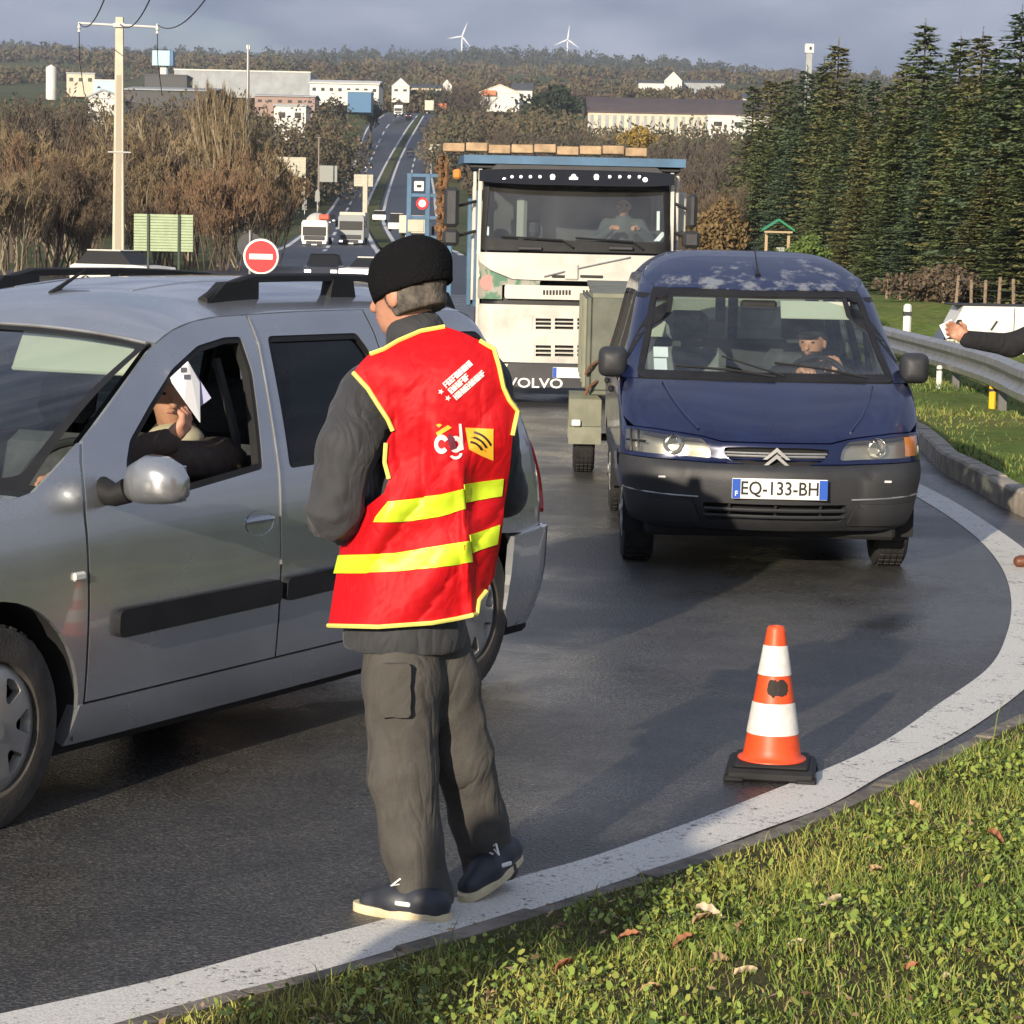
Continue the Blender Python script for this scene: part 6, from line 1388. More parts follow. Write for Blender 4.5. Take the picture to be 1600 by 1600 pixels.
def build_bystanders():
    # the person at the right edge, reaching a leaflet towards the van
    Y = 13.9; sh = gp(1592, 888); wrp = at(1512, 530, Y); X0 = sh.x+.17; face = PI  # faces -x
    root_to = lambda p: np.array([-(p.x-X0), -(p.y-Y), p.z])
    wr = root_to(wrp); tip = root_to(at(1488, 515, Y)); wr2 = wr.copy()
    J = std_joints(rwr=wr, rel=(wr[0]*.52+.0, wr[1]-.03, wr[2]-.03), rsh=(.02, -.02, 1.40), lsh=(-.03, .20, 1.40), lan=(-.25, .10, .09), lkn=(-.10, .10, .50), ran=(0.0, -.06, .09), rkn=(.02, -.06, .5))
    dy = wr[1]-J['rsh'][1]
    build_standing('person at the roadside in a black sleeve holding a leaflet out towards the blue van', X0, Y, face, J, (1, .1, -.05), M_BLACKC, M_NAVY, mat('brown_shoe', (.13, .045, .02), .5), [(wr, dict(fdir=tuple(tip-wr), pdir=(0, 1, -.2), curl=.45, thumb=1))])
    t = thing('leaflet', 'white leaflet in the outstretched hand above the guardrail', 'leaflet', (X0, Y, 0), face); c = np.array(root_to(at(1482, 514, Y)))
    b = MB(); b.box(tuple(c), (.075, .004, .085), 0, rot=Quaternion((0, 1, 0), .5)); b.build('sheet', M_PAPER, t)
    J = std_joints(rel=(.16, -.26, 1.16), rwr=(.30, -.10, 1.22))
    o = build_standing('person in a dark jacket waiting on the near grass verge with hands raised', -1.56, 2.13, R(70), J, (1, 0, -.05), M_NAVY, M_TROUSER, M_BLACKC, [(J['rwr'], dict(fdir=(.7, .6, .1), pdir=(0, 0, -1), curl=.8)), (J['lwr'], dict(fdir=(.6, 0, -.8), pdir=(0, -1, 0), curl=.5))]); o.location.z = .10
build_bystanders()
# ================================================================ ROADSIDE THINGS
def build_cone():
    p = gp(1205, 1212); root = thing('traffic_cone', 'orange and white striped traffic cone with black rubber base on the wet asphalt', 'traffic cone', (p.x, p.y, 0.004), R(-8))
    org = mat('cone_orange', (0.78, 0.085, 0.02), 0.45, var=.12, vscale=12); wht = mat('cone_reflective_white', (0.72, 0.70, 0.66), 0.5, var=.1, vscale=40)
    b = MB(); b.box((0, 0, .022), (.30, .30, .044), .012); b.box((0, 0, .05), (.25, .25, .016), .006); b.build('base', M_BLACKP, root)
    for x, y in ((.12, .12), (-.12, .12), (.12, -.12), (-.12, -.12)): MB().box((x, y, .010), (.07, .07, .02), .006).build('base_foot', M_BLACKP, root)
    H = .505; rad = lambda z: .102-.072*(z-.05)/(H-.05)
    segs = [(.05, .148, org), (.148, .255, wht), (.255, .348, org), (.348, .448, wht), (.448, H, org)]
    for i, (z0, z1, m_) in enumerate(segs):
        e = .0025 if m_ is wht else 0; pr = [(rad(z)+e, z) for z in np.linspace(z0, z1, 5)]
        if i == 0: pr = [(.118, .05), (.116, .062), (.104, .068)]+pr[1:]
        if i == 4: pr += [(rad(H)-.004, H+.006), (rad(H)-.012, H+.006), (rad(H)-.014, H-.05)]
        MB().lathe(pr, 40).build('orange_body' if m_ is org else 'white_band', m_, root)
    # scuffed black tape mark on the middle stripe
    V = []; F = []; rn = random.Random(2); n = 22
    for c, rw, rh in ((-1.60, .30, .026), (-1.12, .34, .024)):
        i0 = len(V); a0, z0 = c, .308
        pts = [(a0+rw*math.cos(t)*(1+.25*rn.random()), z0+rh*math.sin(t)*(1+.3*rn.random())) for t in np.linspace(0, 2*PI, n)[:-1]]
        V += [((rad(z)+.002)*math.cos(a), (rad(z)+.002)*math.sin(a), z) for a, z in [(a0, z0)]+pts]; F += [(i0, i0+1+k, i0+1+(k+1) % (n-1)) for k in range(n-1)]
    mobj('dark_scuff', V, F, mat('scuff', (.03, .022, .018), .8), root)
build_cone()
def build_guardrail():
    pts = [(5.9, 48.0), (5.75, 40.0), (5.62, 33.5), (5.50, 29.5), (5.32, 26.5), (5.12, 24.5), (5.0, 22.0), (5.1, 19.5)]; P = resample(np.array(pts), 60)
    root = thing('guardrail', 'galvanised steel guardrail beam on posts along the grass bank', 'guardrail', (0, 0, 0)); t = np.gradient(P, axis=0); t /= np.linalg.norm(t, axis=1)[:, None]; n = np.stack([t[:, 1], -t[:, 0]], 1)  # towards the road (-x)
    n = np.where((n[:, :1] > 0), -n, n)
    prof = [(.00, .36), (.075, .40), (.085, .47), (.012, .53), (.012, .57), (.085, .63), (.075, .70), (.0, .745)]
    bz = [bank_z(p[0], p[1])*.0 for p in P]
    rings = [[(P[i][0]+n[i][0]*d, P[i][1]+n[i][1]*d, z) for d, z in prof] for i in range(len(P))]; b = MB(); b.loft(rings, caps=False, closed=False); b.loft([[(q[0]-n[i][0]*.006, q[1]-n[i][1]*.006, q[2]) for q in r] for i, r in enumerate(rings)], caps=False, closed=False); b.build('beam', M_ALU, root, fix=False)
    d = np.r_[0, np.cumsum(np.linalg.norm(np.diff(P, axis=0), axis=1))]; post = mat('post_steel', (.16, .16, .15), .6, .5)
    for s in np.arange(1.0, d[-1], 4.0):
        x, y = np.interp(s, d, P[:, 0]), np.interp(s, d, P[:, 1]); MB().box((x+.06, y, .36), (.10, .06, .72), .008).build('post', post, root)
        MB().box((x+.02, y, .57), (.06, .10, .20), .008).build('spacer', post, root)
build_guardrail()
def marker_post(px, py, h, w, m_, label, nm='marker_post'):
    p = gp(px, py); r = thing(nm, label, 'post', (p.x, p.y, 0)); z0 = bank_z(p.x, p.y) if p.x > 3.5 else 0
    MB().box((0, 0, z0+h/2-.05), (w, w*.7, h+.1), w*.25).build('shaft', m_, r); MB().box((0, -.0, z0+h*.78), (w*1.02, w*.72, h*.10), .004).build('collar', M_GREYP, r)
    return r
M_YPLASTIC = mat('yellow_plastic', (.80, .48, .02), .5)
marker_post(1549, 657, .34, .075, M_YPLASTIC, 'short yellow marker post under the guardrail')
marker_post(1466, 626, .26, .07, M_WHITE, 'short white marker post under the guardrail')
marker_post(1415, 562, .80, .14, M_WHITE, 'white delineator post standing behind the guardrail beam')
def build_white_van():
    Y = 74.0; z0 = at(1500, 575, Y).z; a = at(1466, 520, Y); sc = CAM_F/Y; root = thing('panel_van', 'white panel van with faint red lettering parked beyond the guardrail', 'van', (a.x+2.6, Y+1.0, bank_z(a.x+2.6, Y+.3)))
    L_ = 5.2; top = at(1500, 477, Y).z-bank_z(a.x+2.6, Y+.3); W_ = 1.9
    side = [(-2.6, .42), (-2.62, .95), (-2.35, 1.10), (-1.85, top-.02), (2.6, top), (2.6, .42)]
    b = MB(); b.prism(side, -W_/2, W_/2, 'xz'); body = b.build('body', M_WHITE, root)
    MB().prism([(-2.36, 1.12), (-2.02, 1.72), (-1.90, 1.72), (-1.72, 1.12)], -W_/2-.012, -W_/2+.01, 'xz').build('cab_window', M_INK, root)
    MB().prism([(-2.44, 1.08), (-1.98, 1.80), (-1.90, 1.78), (-2.36, 1.05)], -W_/2+.05, W_/2-.05, 'xz').build('windscreen', M_TINT, root)
    for x in (-1.7, 1.7):
        for s in (-1, 1): wheel(root, x, s*.82, .33, .2, s, hub='steel')
    red = mat('faded_red_print', (.5, .14, .10), .6)
    for k in range(14): MB().box((-.05+.115*k, -W_/2-.006, 1.42+.02*math.sin(k*2.3)), (.075, .006, .05+.05*((k*7) % 3)/2), .002).build('lettering_stroke', red, root)
    for k in range(6): MB().box((-1.35+.13*k, -W_/2-.006, 1.30), (.09, .006, .10), .002).build('logo_stroke', M_GREYP, root)
    MB().tube([(-1.0, -W_/2-.006, 1.42), (-.82, -W_/2-.006, 1.70)], .035, 6).build('logo_stroke', M_GREYP, root)
    for x in (-.30, 1.15): MB().box((x, -W_/2-.004, (top+.5)/2), (.025, .006, top-.6), .001).build('panel_joint', M_GREYP, root)
    MB().box((0, 0, top+.02), (4.3, W_-.2, .05), .02).build('roof', M_GREYP, root)
build_white_van()
def build_fence():
    wood = mat('fence_wood', (.22, .16, .11), .9, var=.25, vscale=6); root = thing('wire_fence', 'wooden post and wire fence at the foot of the spruce trees', 'fence', (0, 0, 0)); pts = []
    for i, px in enumerate(range(1385, 1660, 22)):
        Y = 112-.10*(px-1385); p = at(px, 470, Y); h = 1.15+.1*math.sin(i*1.7); MB().box((p.x, Y, h/2), (.12, .12, h), .02, rot=Quaternion((0, 1, 0), .06*math.sin(i*2.7))).build('fence_post', wood, root); pts.append((p.x, Y))
    for z in (.35, .7, 1.0): MB().tube([(x, y, z) for x, y in pts], .012, 4).build('wire', M_GREYP, root)
build_fence()
def build_green_roof():
    Y = 88.0; c = at(1215, 365, Y); g = mat('green_roofing', (.01, .20, .09), .5); wd = mat('pale_wood', (.45, .33, .2), .8); root = thing('notice_shelter', 'small wooden notice shelter with a green gabled roof before the spruces', 'shelter', (c.x, Y, 0))
    zr = at(1215, 344, Y).z; ze = at(1215, 361, Y).z
    b = MB(); b.prism([(-.58, ze-.02), (0, zr-.03), (.58, ze-.02), (.58, ze+.06), (0, zr+.05), (-.58, ze+.06)], -.35, .35, 'xz'); b.build('roof', g, root)
    MB().box((0, -.30, ze-.04), (1.02, .04, .07), .01).build('eaves_board', wd, root)
    for x in (-.40, .40): MB().box((x, 0, ze/2), (.10, .10, ze), .01).build('post', wd, root)
    MB().box((.12, -.02, ze-.75), (.30, .05, .34), .01).build('notice_board', M_LINING, root)
build_green_roof()
def build_pole():
    Y = 108.0; top = at(187, 27, Y); conc = mat('pale_concrete', (.58, .52, .40), .85, var=.12, vscale=1.2); iron = mat('white_iron', (.6, .6, .58), .5); root = thing('utility_pole', 'tall pale concrete utility pole with a crossarm and wires', 'utility pole', (top.x, Y, 0)); H = top.z
    b = MB(); b.loft([[(sx*a, sy*a*.8, z) for sx, sy in ((-1, -1), (1, -1), (1, 1), (-1, 1))] for z, a in ((-1, .27), (H, .16))]); b.build('shaft', conc, root, smooth=False)
    b = MB(); b.loft([[(sx*a*.55, -a*.8-.012+sy, z) for sx, sy in ((-1, -.004), (1, -.004), (1, .004), (-1, .004))] for z, a in ((0, .265), (H-2.5, .185))]); b.build('recess', mat('dark_concrete', (.40, .35, .27), .9), root, smooth=False)
    za = at(187, 40, Y).z; xl = at(125, 39, Y).x-top.x; xr = at(247, 42, Y).x-top.x
    MB().tube([(xl, -.2, za+.05), (-.2, -.22, za), (.2, -.22, za), (xr, -.2, za-.05)], .055, 8).build('crossarm', iron, root)
    MB().box((0, -.2, za), (.5, .12, .18), .02).build('bracket', iron, root); MB().tube([(-.45, -.2, at(187, 238, Y).z), (.55, -.2, at(187, 238, Y).z)], .03, 6).build('step_bar', iron, root)
    for x in (xl, xr): MB().lathe([(0, -.35), (.09, -.33), (.05, -.22), (.10, -.15), (.05, -.05), (.05, .1)], 10, (x, -.2, za)).build('insulator', iron, root)
    wm = M_INK
    for x, ex, ey in ((xl, 168, -14), (.05, 240, -14), (xr, 330, -14)):
        a = Vector((top.x+x, Y-.2, za+.05)); e = at(ex, ey, 70.0); pts = [a.lerp(e, t)-Vector((0, 0, .5*4*t*(1-t))) for t in np.linspace(0, 1, 12)]; pts.append(pts[-1]+(pts[-1]-pts[-2])*6); MB().tube([tuple(p-Vector((top.x, Y, 0))) for p in pts], .022, 5).build('wire', wm, root)
    for x in (xl, xr): MB().tube([(x, -.2, za-.3), (x+.03, -.2, za-1.6), (x+.2, .0, za-3.0)], .02, 5).build('hanging_wire', wm, root)
build_pole()
def build_signs():
    red = mat('sign_red', (.72, .012, .018), .4); post = M_ALU
    Y = 58.0; c = at(408, 401, Y); r_ = thing('no_entry_sign', 'round red no entry sign with white bar behind the silver car', 'sign', (c.x, Y, 0))
    MB().tube([(0, .05, 0), (0, .05, c.z+.3)], .035, 8).build('post', post, r_)
    b = MB(); b.lathe([(0, -.02), (.41, -.02), (.425, 0), (.41, .02), (0, .02)], 40, (0, 0, c.z), 'y'); b.build('rim', M_PLATE, r_); b = MB(); b.lathe([(0, -.024), (.375, -.024), (.375, -.018)], 40, (0, 0, c.z), 'y'); b.build('disc', red, r_); MB().box((0, -.03, c.z), (.56, .008, .13), .004).build('white_bar', M_PLATE, r_)
    Y = 63.0; c = at(391, 384, Y); r_ = thing('round_sign_back', 'grey back of a round road sign beside the no entry sign', 'sign', (c.x, Y, 0)); b = MB(); b.lathe([(0, -.01), (.33, -.01), (.33, .01), (0, .01)], 32, (0, 0, c.z), 'y'); b.build('disc', M_GREYP, r_); MB().tube([(0, -.04, 0), (0, -.04, c.z+.4)], .035, 8).build('post', post, r_)
    gsh = mat('pale_green_sheet', (.36, .44, .27), .6, var=.1, vscale=3); Y = 92.0; a, b_ = at(209, 392, Y), at(302, 336, Y); r_ = thing('panel_sign', 'back of a pale green ribbed direction panel on two dark posts', 'sign', ((a.x+b_.x)/2, Y, 0)); w, h = b_.x-a.x, b_.z-a.z
    n = 13
    for k in range(n): MB().box((0, 0, a.z+h*(k+.5)/n), (w, .05, h/n-.018), .008).build('panel_slat', gsh, r_)
    MB().box((0, .03, (a.z+b_.z)/2), (w-.02, .02, h), 0).build('panel_sheet', gsh, r_)
    for x in (at(232, 360, Y).x-(a.x+b_.x)/2, at(280, 360, Y).x-(a.x+b_.x)/2): MB().box((x, -.06, b_.z/2), (.09, .08, b_.z), .01).build('post', mat('dark_green_post', (.03, .05, .03), .6), r_)
    cream = mat('cream_sign_back', (.50, .47, .36), .6, var=.1, vscale=2)
    def board(panels, Y, px_post, label, post_bottom=None, m_=cream, pw=.10):
        ax = at(px_post, panels[0][1], Y).x; r_ = thing('road_sign', label, 'sign', (ax, Y, 0)); zt = 0
        for x0, y0, x1, y1 in panels:
            a, b_ = at(x0, y1, Y), at(x1, y0, Y); zt = max(zt, b_.z); MB().box(((a.x+b_.x)/2-ax, 0, (a.z+b_.z)/2), (b_.x-a.x, .06, b_.z-a.z), .01).build('panel', m_, r_)
            for k in range(1, 4): MB().box(((a.x+b_.x)/2-ax, -.035, a.z+(b_.z-a.z)*k/4), (b_.x-a.x-.02, .02, .025), 0).build('stiffener', M_LINING, r_)
        gz = float(T(ax, Y)); MB().box((0, .08, (gz+zt)/2-.5), (pw, pw, zt-gz+1), .01).build('post', m_, r_)
    board([(424, 246, 478, 277), (422, 284, 477, 303)], 360, 446, 'pale back of a stacked direction sign beside the far carriageway')
    board([(497, 259, 527, 284)], 385, 499, 'small striped sign board beside the thin pole on the far verge', m_=M_LINING)
    board([(553, 273, 583, 291)], 335, 571, 'cream overhead sign on a tall white post at the highway median', pw=.62)
    board([(670, 226, 697, 239)], 520, 690, 'small white sign board beside the upper highway')
    Y = 380.0; p = at(498, 250, Y); r_ = thing('lamp_post', 'thin wooden pole by the far carriageway', 'pole', (p.x, Y, 0)); zt = at(498, 215, Y).z; MB().tube([(0, 0, float(T(p.x, Y))-1), (0, 0, zt)], [.14, .10], 8).build('shaft', mat('weathered_pole', (.30, .25, .2), .9), r_); MB().box((0, 0, zt), (.7, .1, .1), .02).build('cap', M_LINING, r_)
    for px, py, lab in ((496, 305, 'white marker board low on the far verge slope'), (476, 318, 'pale triangular sign back low on the far verge')):
        Y = 355.0; c = at(px, py, Y); r_ = thing('verge_marker', lab, 'sign', (c.x, Y, 0)); MB().prism([(-.35, c.z-.9), (.35, c.z-.9), (.3, c.z+.5), (0, c.z+.9), (-.3, c.z+.5)], -.05, .05, 'xz').build('board', M_LINING, r_); MB().box((0, .06, c.z-1.5), (.1, .08, 3), .01).build('post', M_ALU, r_)
    # blue frame with small signs left of the lorry
    Y = 60.0; blue = MATS['blue_steel']; x0, x1, x2 = at(639, 330, Y).x, at(668, 330, Y).x, at(692, 330, Y).x; r_ = thing('sign_rack', 'blue steel rack carrying small road signs beside the lorry', 'sign rack', (x0, Y, 0)); zt = at(650, 271, Y).z
    for x in (x0, x1, x2): MB().box((x-x0, 0, zt/2), (.12, .12, zt), .01).build('upright', blue, r_)
    for py in (274, 305, 340, 371): z = at(650, py, Y).z; MB().box(((x2-x0)/2, 0, z), (x2-x0, .10, .09), .01).build('crossbar', blue, r_)
    c = at(655, 291, Y); MB().box((c.x-x0, -.08, c.z), (.24, .03, .24), .02).build('white_plate', M_PLATE, r_); MB().box((c.x-x0, -.1, c.z), (.12, .02, .07), .01).build('dark_symbol', M_INK, r_)
    c = at(660, 318, Y); b = MB(); b.lathe([(0, -.02), (.15, -.02), (.15, .0)], 24, (c.x-x0, -.07, c.z), 'y'); b.build('red_disc', red, r_); b = MB(); b.lathe([(0, -.026), (.09, -.026)], 20, (c.x-x0, -.07, c.z), 'y'); b.build('disc_centre', M_PLATE, r_)
    c = at(650, 353, Y); MB().box((c.x-x0, -.08, c.z), (.40, .03, .30), .02).build('cream_plate', cream, r_)
    # thin mast on the left skyline
    Y = 300.0; p = at(388, 70, Y); r_ = thing('mast', 'slim grey mast rising above the bare trees', 'mast', (p.x, Y, 0)); MB().tube([(0, 0, float(T(p.x, Y))-1), (0, 0, p.z)], [.30, .18], 10).build('shaft', M_ALU, r_); MB().box((0, 0, p.z-.3), (.5, .3, .6), .05).build('head', M_ALU, r_)
build_signs()
# ---------------------------------------------------------------- vehicles on the far road (facing the camera)
def far_truck(px, py, Y, label, cab, box, w=2.5, h=3.0, bh=3.5, mixer=False, away=False, group=None):
    p = at(px, py, Y); r_ = thing('lorry', label, 'truck', (p.x, Y, p.z), PI if away else 0, group)
    MB().prism([(-w/2, .45), (w/2, .45), (w/2, h-.25), (w/2-.15, h), (-w/2+.15, h), (-w/2, h-.25)], -.1, 1.6, 'xz').build('cab', cab, r_)
    MB().box((0, -.12, h-1.05), (w-.25, .06, .85), .03).build('windscreen', M_INK, r_); MB().box((0, -.14, 1.05), (w-.5, .06, .40), .03).build('grille', M_GREYP, r_); MB().box((0, -.16, .55), (w, .16, .40), .05).build('bumper', M_GREYP, r_)
    for s in (1, -1): MB().box((s*(w/2-.28), -.25, .62), (.36, .05, .20), .03).build('headlight', MATS['lit_marker'], r_); MB().box((s*(w/2+.16), .0, h-.9), (.22, .14, .7), .04).build('mirror', M_INK, r_)
    MB().box((0, -.26, .42), (.52, .02, .12), 0).build('number_plate', M_PLATE, r_)
    for y in (1.0, 4.8, 6.2):
        for s in (1, -1): b = MB(); b.lathe([(.2, 0), (.5, .02), (.5, .28), (.2, .3)], 18, (s*(w/2-.16)-.15, y, .5), 'x'); b.build('wheel', M_RUBBER, r_)
    if mixer:
        b = MB(); b.lathe([(.3, 0), (1.0, .9), (1.2, 2.0), (1.05, 3.4), (.5, 4.6)], 20, (0, 2.0, 0), 'y'); o = b.build('drum', box, r_); o.location = (-.1, 0, 2.35); MB().box((.75, 2.3, 3.1), (1.0, .5, .55), .1).build('chute', mat('red_chute', (.6, .10, .05), .5), r_); MB().box((0, 4.2, 1.0), (w-.3, 5.5, .4), .05).build('chassis', M_INK, r_)
    else: MB().box((0, 5.0, (bh+1.0)/2), (w+.04, 6.4, bh-1.0), .04).build('load_box', box, r_)
    return r_
def far_car(px, py, Y, label, paint, rz=0.0, group=None, w=1.75, h=1.45, L_=4.2, z=None, lights=True):
    p = at(px, py, Y); r_ = thing('car', label, 'car', (p.x, Y, p.z if z is None else z), rz, group); rings = []
    for t, zz, ww, y0, y1 in ((0, .25, .96, 0, L_), (1, .55, 1, -.05, L_+.03), (2, .85, .98, .05, L_-.02), (3, .92, .90, .9, L_-.15)): rings.append([(-w/2*ww, y0, zz), (w/2*ww, y0, zz), (w/2*ww, y1, zz), (-w/2*ww, y1, zz)])
    MB().loft(rings).build('body', paint, r_, smooth=False)
    MB().loft([[(-w*.44, .95, .9), (w*.44, .95, .9), (w*.44, L_-.2, .9), (-w*.44, L_-.2, .9)], [(-w*.37, 1.65, h-.05), (w*.37, 1.65, h-.05), (w*.37, L_-.7, h-.05), (-w*.37, L_-.7, h-.05)]]).build('glasshouse', M_INK, r_, smooth=False)
    MB().box((0, (1.65+L_-.7)/2, h-.02), (w*.75, L_-2.3, .06), .03).build('roof', paint, r_)
    for s in (1, -1):
        if lights: MB().box((s*w*.36, -.06, .65), (.32, .06, .15), .02).build('headlight', MATS['lit_marker'], r_)
        for y in (.8, L_-.8): b = MB(); b.lathe([(.1, 0), (.31, .02), (.31, .18), (.1, .2)], 16, (s*w*.44-.10, y, .31), 'x'); b.build('wheel', M_RUBBER, r_)
    MB().box((0, -.08, .42), (.52, .02, .11), 0).build('number_plate', M_PLATE, r_)
    return r_
def build_traffic():
    grey = mat('grey_lorry_paint', (.30, .32, .32), .4); cream = mat('cream_box', (.58, .55, .45), .6); dk = mat('dark_car_paint', (.015, .018, .03), .3, coat=.5); or_ = mat('orange_box', (.55, .14, .05), .5); silver = mat('far_silver_paint', (.4, .42, .45), .3, .5)
    far_truck(491, 389, 236, 'white concrete mixer lorry with a red chute coming down the highway', M_WHITE, mat('drum_white', (.6, .58, .52), .5), w=2.5, h=2.75, mixer=True)
    far_truck(548, 387, 240, 'grey lorry with a cream box body coming down the highway', grey, cream, w=2.5, h=3.2, bh=3.5)
    far_truck(622, 181, 735, 'white lorry cresting the hill on the highway', M_WHITE, M_WHITE, w=2.5, h=2.9, bh=3.3)
    far_truck(672, 180, 735, 'pale box lorry climbing away near the hill crest', cream, cream, w=2.6, h=3, bh=3.9, away=True)
    far_truck(692, 180, 740, 'orange red lorry climbing away beside the pale box lorry', or_, or_, w=2.5, h=2.8, bh=3.0, away=True)
    far_car(514, 352, 330, 'dark car with pale roof behind the mixer lorry', dk); far_car(575, 266, 552, 'small dark car on the middle of the descending carriageway', dk, L_=4.0); far_car(554, 300, 462, 'silver car in the outer lane of the descending carriageway', silver)
    far_car(642, 242, 610, 'dark car climbing the ascending carriageway', dk, PI, lights=False); far_car(659, 205, 705, 'dark car near the top of the ascending carriageway', dk, PI, lights=False); far_car(638, 184, 745, 'small reddish car at the hill crest', or_, L_=4)
    far_car(595, 347, 320, 'white car on the ascending carriageway by the median', M_WHITE, PI, lights=False)
    far_car(622, 362, 262, 'white hatchback beside the blue sign frame on the ascending carriageway', M_WHITE, PI, h=1.9, lights=False)
    far_car(501, 436, 118, 'dark hatchback just beyond the silver car roof', dk, h=1.5, z=0.02); far_car(556, 440, 112, 'white saloon just beyond the silver car roof', M_WHITE, R(-20), h=1.4, z=0.02, w=1.8)
    far_car(255, 430, 98, 'white estate car parked behind the utility pole', M_WHITE, R(62), h=1.50, z=0.02, w=1.8, L_=4.0)
    far_truck(652, 385, 200, 'cream van body lorry half hidden behind the blue sign frame', cream, cream, w=2.2, h=2.2, bh=2.4, away=True)
build_traffic()
# ================================================================ TREES, BUILDINGS, GRASS
M_SPR1 = mat('spruce_green', (0.135, 0.170, 0.066), 0.75, spec=.2, var=.35, vscale=.9); M_SPR2 = mat('spruce_olive', (0.195, 0.190, 0.075), 0.75, spec=.2, var=.3, vscale=.9); M_SPR3 = mat('spruce_bluegreen', (0.115, 0.160, 0.085), 0.75, spec=.2, var=.3, vscale=.9)
M_BARK = mat('bark', (0.10, 0.075, 0.055), 0.95, var=.3, vscale=6); M_PALEBARK = mat('pale_bark', (0.27, 0.22, 0.15), 0.95, var=.3, vscale=5); M_TWIG1 = mat('twig_brown', (0.145, 0.105, 0.068), 0.95, var=.3, vscale=.5); M_TWIG2 = mat('twig_tan', (0.235, 0.175, 0.098), 0.95, var=.3, vscale=.5); M_TWIG3 = mat('twig_russet', (0.215, 0.135, 0.078), 0.95, var=.3, vscale=.5); M_TWIG4 = mat('twig_grey', (0.105, 0.086, 0.068), 0.95, var=.3, vscale=.5)
def spruce_mesh(seed, H=13.0, Rm=2.7):
    g = np.random.default_rng(seed); V = []; F = []
    z = 0.4
    while z < H*.985:
        f = z/H; rad = Rm*(1-f)**.82*(0.9+.2*g.random())+.10; nb = int(6+5*(1-f)+g.integers(0, 3)); a0 = g.uniform(0, 6.28)
        for k in range(nb):
            a = a0+6.283*k/nb+g.normal(0, .15); L_ = rad*g.uniform(.72, 1.12); dr = np.array([math.cos(a), math.sin(a), 0]); sd = np.array([-math.sin(a), math.cos(a), 0]); zz = z+g.normal(0, .08)
            nt = max(4, int(L_/.13)); up0 = .25*f-.05
            for i in range(nt):
                s = (i+.7)/nt; p = dr*L_*s+np.array([0, 0, zz+L_*(up0*s-.42*s*(1-.55*s))]); tl = (.20+.34*L_*(1-s)**.8*.6)*g.uniform(.7, 1.25)
                for sg in (-1, 1):
                    d = dr*.62+sd*sg*.8+np.array([0, 0, -.22+g.normal(0, .18)]); d /= np.linalg.norm(d); w_ = np.cross(d, [0, 0, 1]); w_ /= np.linalg.norm(w_); w_ = w_+np.array([0, 0, g.normal(0, .5)]); wd = .048+.03*g.random(); n0 = len(V); q = p+d*tl
                    V += [p, p+d*tl*.4+w_*wd, q, p+d*tl*.4-w_*wd]; F.append((n0, n0+1, n0+2, n0+3))
                n0 = len(V); d = dr+np.array([0, 0, -.25+.3*s]); q = p+d*.30; V += [p, (p+q)/2+sd*.05, q, (p+q)/2-sd*.05]; F.append((n0, n0+1, n0+2, n0+3))
        z += (.20+.16*(1-f))*g.uniform(.8, 1.2)
    # leader shoot
    for k in range(10):
        a = g.uniform(0, 6.28); p = np.array([0, 0, H*.97+.05*k]); n0 = len(V); q = p+np.array([math.cos(a)*.10, math.sin(a)*.10, .12]); V += [p, p+[.03, 0, .05], q, p+[0, .03, .05]]; F.append((n0, n0+1, n0+2, n0+3))
    return np.array(V), np.array(F)
def bare_mesh(seed, H=8.0, stems=1, spread=.5, up=.35, levels=5, trunk=.16, nb=(4, 4, 4, 5), lean=0.0, twig=1.0):
    """returns (wood V,F) and (twig V,F): tubes for limbs, thin slivers for twigs"""
    g = np.random.default_rng(seed); segs = []; tw = []
    def grow(p, d, L_, r, lv):
        n = 3; pts = [p]
        for i in range(n):
            d = d+g.normal(0, .10+.05*lv, 3)+np.array([0, 0, up*.12*lv]); d = d/np.linalg.norm(d); p = p+d*L_/n; pts.append(p)
        if lv >= levels-2: tw.append((pts, r))
        else: segs.append((pts, r))
        if lv < levels-1:
            for k in range(nb[lv]):
                t = g.uniform(.30, 1.0) if lv else g.uniform(.22, 1.0); j = min(n-1, int(t*n)); q = pts[j]+(pts[j+1]-pts[j])*(t*n-j); ax = g.normal(0, 1, 3); ax -= d*(ax@d); ax /= np.linalg.norm(ax)
                nd = d*(1-spread)+ax*spread+np.array([0, 0, up*.5]); nd /= np.linalg.norm(nd); grow(q, nd, L_*g.uniform(.45, .72)*(1.15-.5*t), r*.52, lv+1)
    for s in range(stems):
        a = g.uniform(0, 6.28); o = np.array([math.cos(a), math.sin(a), 0])*(.35*math.sqrt(s)); d = np.array([math.cos(a)*.28*(stems > 1), math.sin(a)*.28*(stems > 1), 1.0]); d /= np.linalg.norm(d); grow(o, d, H*(.62 if stems == 1 else .55)*g.uniform(.8, 1.1), trunk*(1 if stems == 1 else .5), 0)
    V = []; F = []
    for pts, r in segs:
        k = 4; n0 = len(V)
        for i, p in enumerate(pts):
            rr = r*(1-.45*i/3)
            for a in range(k): V.append(p+np.array([math.cos(1.571*a), math.sin(1.571*a), 0])*rr)
        for i in range(len(pts)-1):
            for a in range(k): b = (a+1) % k; F.append((n0+i*k+a, n0+i*k+b, n0+(i+1)*k+b, n0+(i+1)*k+a))
    V2 = []; F2 = []
    for pts, r in tw:
        w = np.array([g.normal(), g.normal(), .2*g.normal()]); w /= np.linalg.norm(w); wd = max(.012, r)*twig; n0 = len(V2)
        for i, p in enumerate(pts): V2 += [p-w*wd*(1-.28*i), p+w*wd*(1-.28*i)]
        for i in range(len(pts)-1): F2.append((n0+2*i, n0+2*i+1, n0+2*i+3, n0+2*i+2))
    return (np.array(V), np.array(F)), (np.array(V2), np.array(F2))
def proto(make):
    return make()
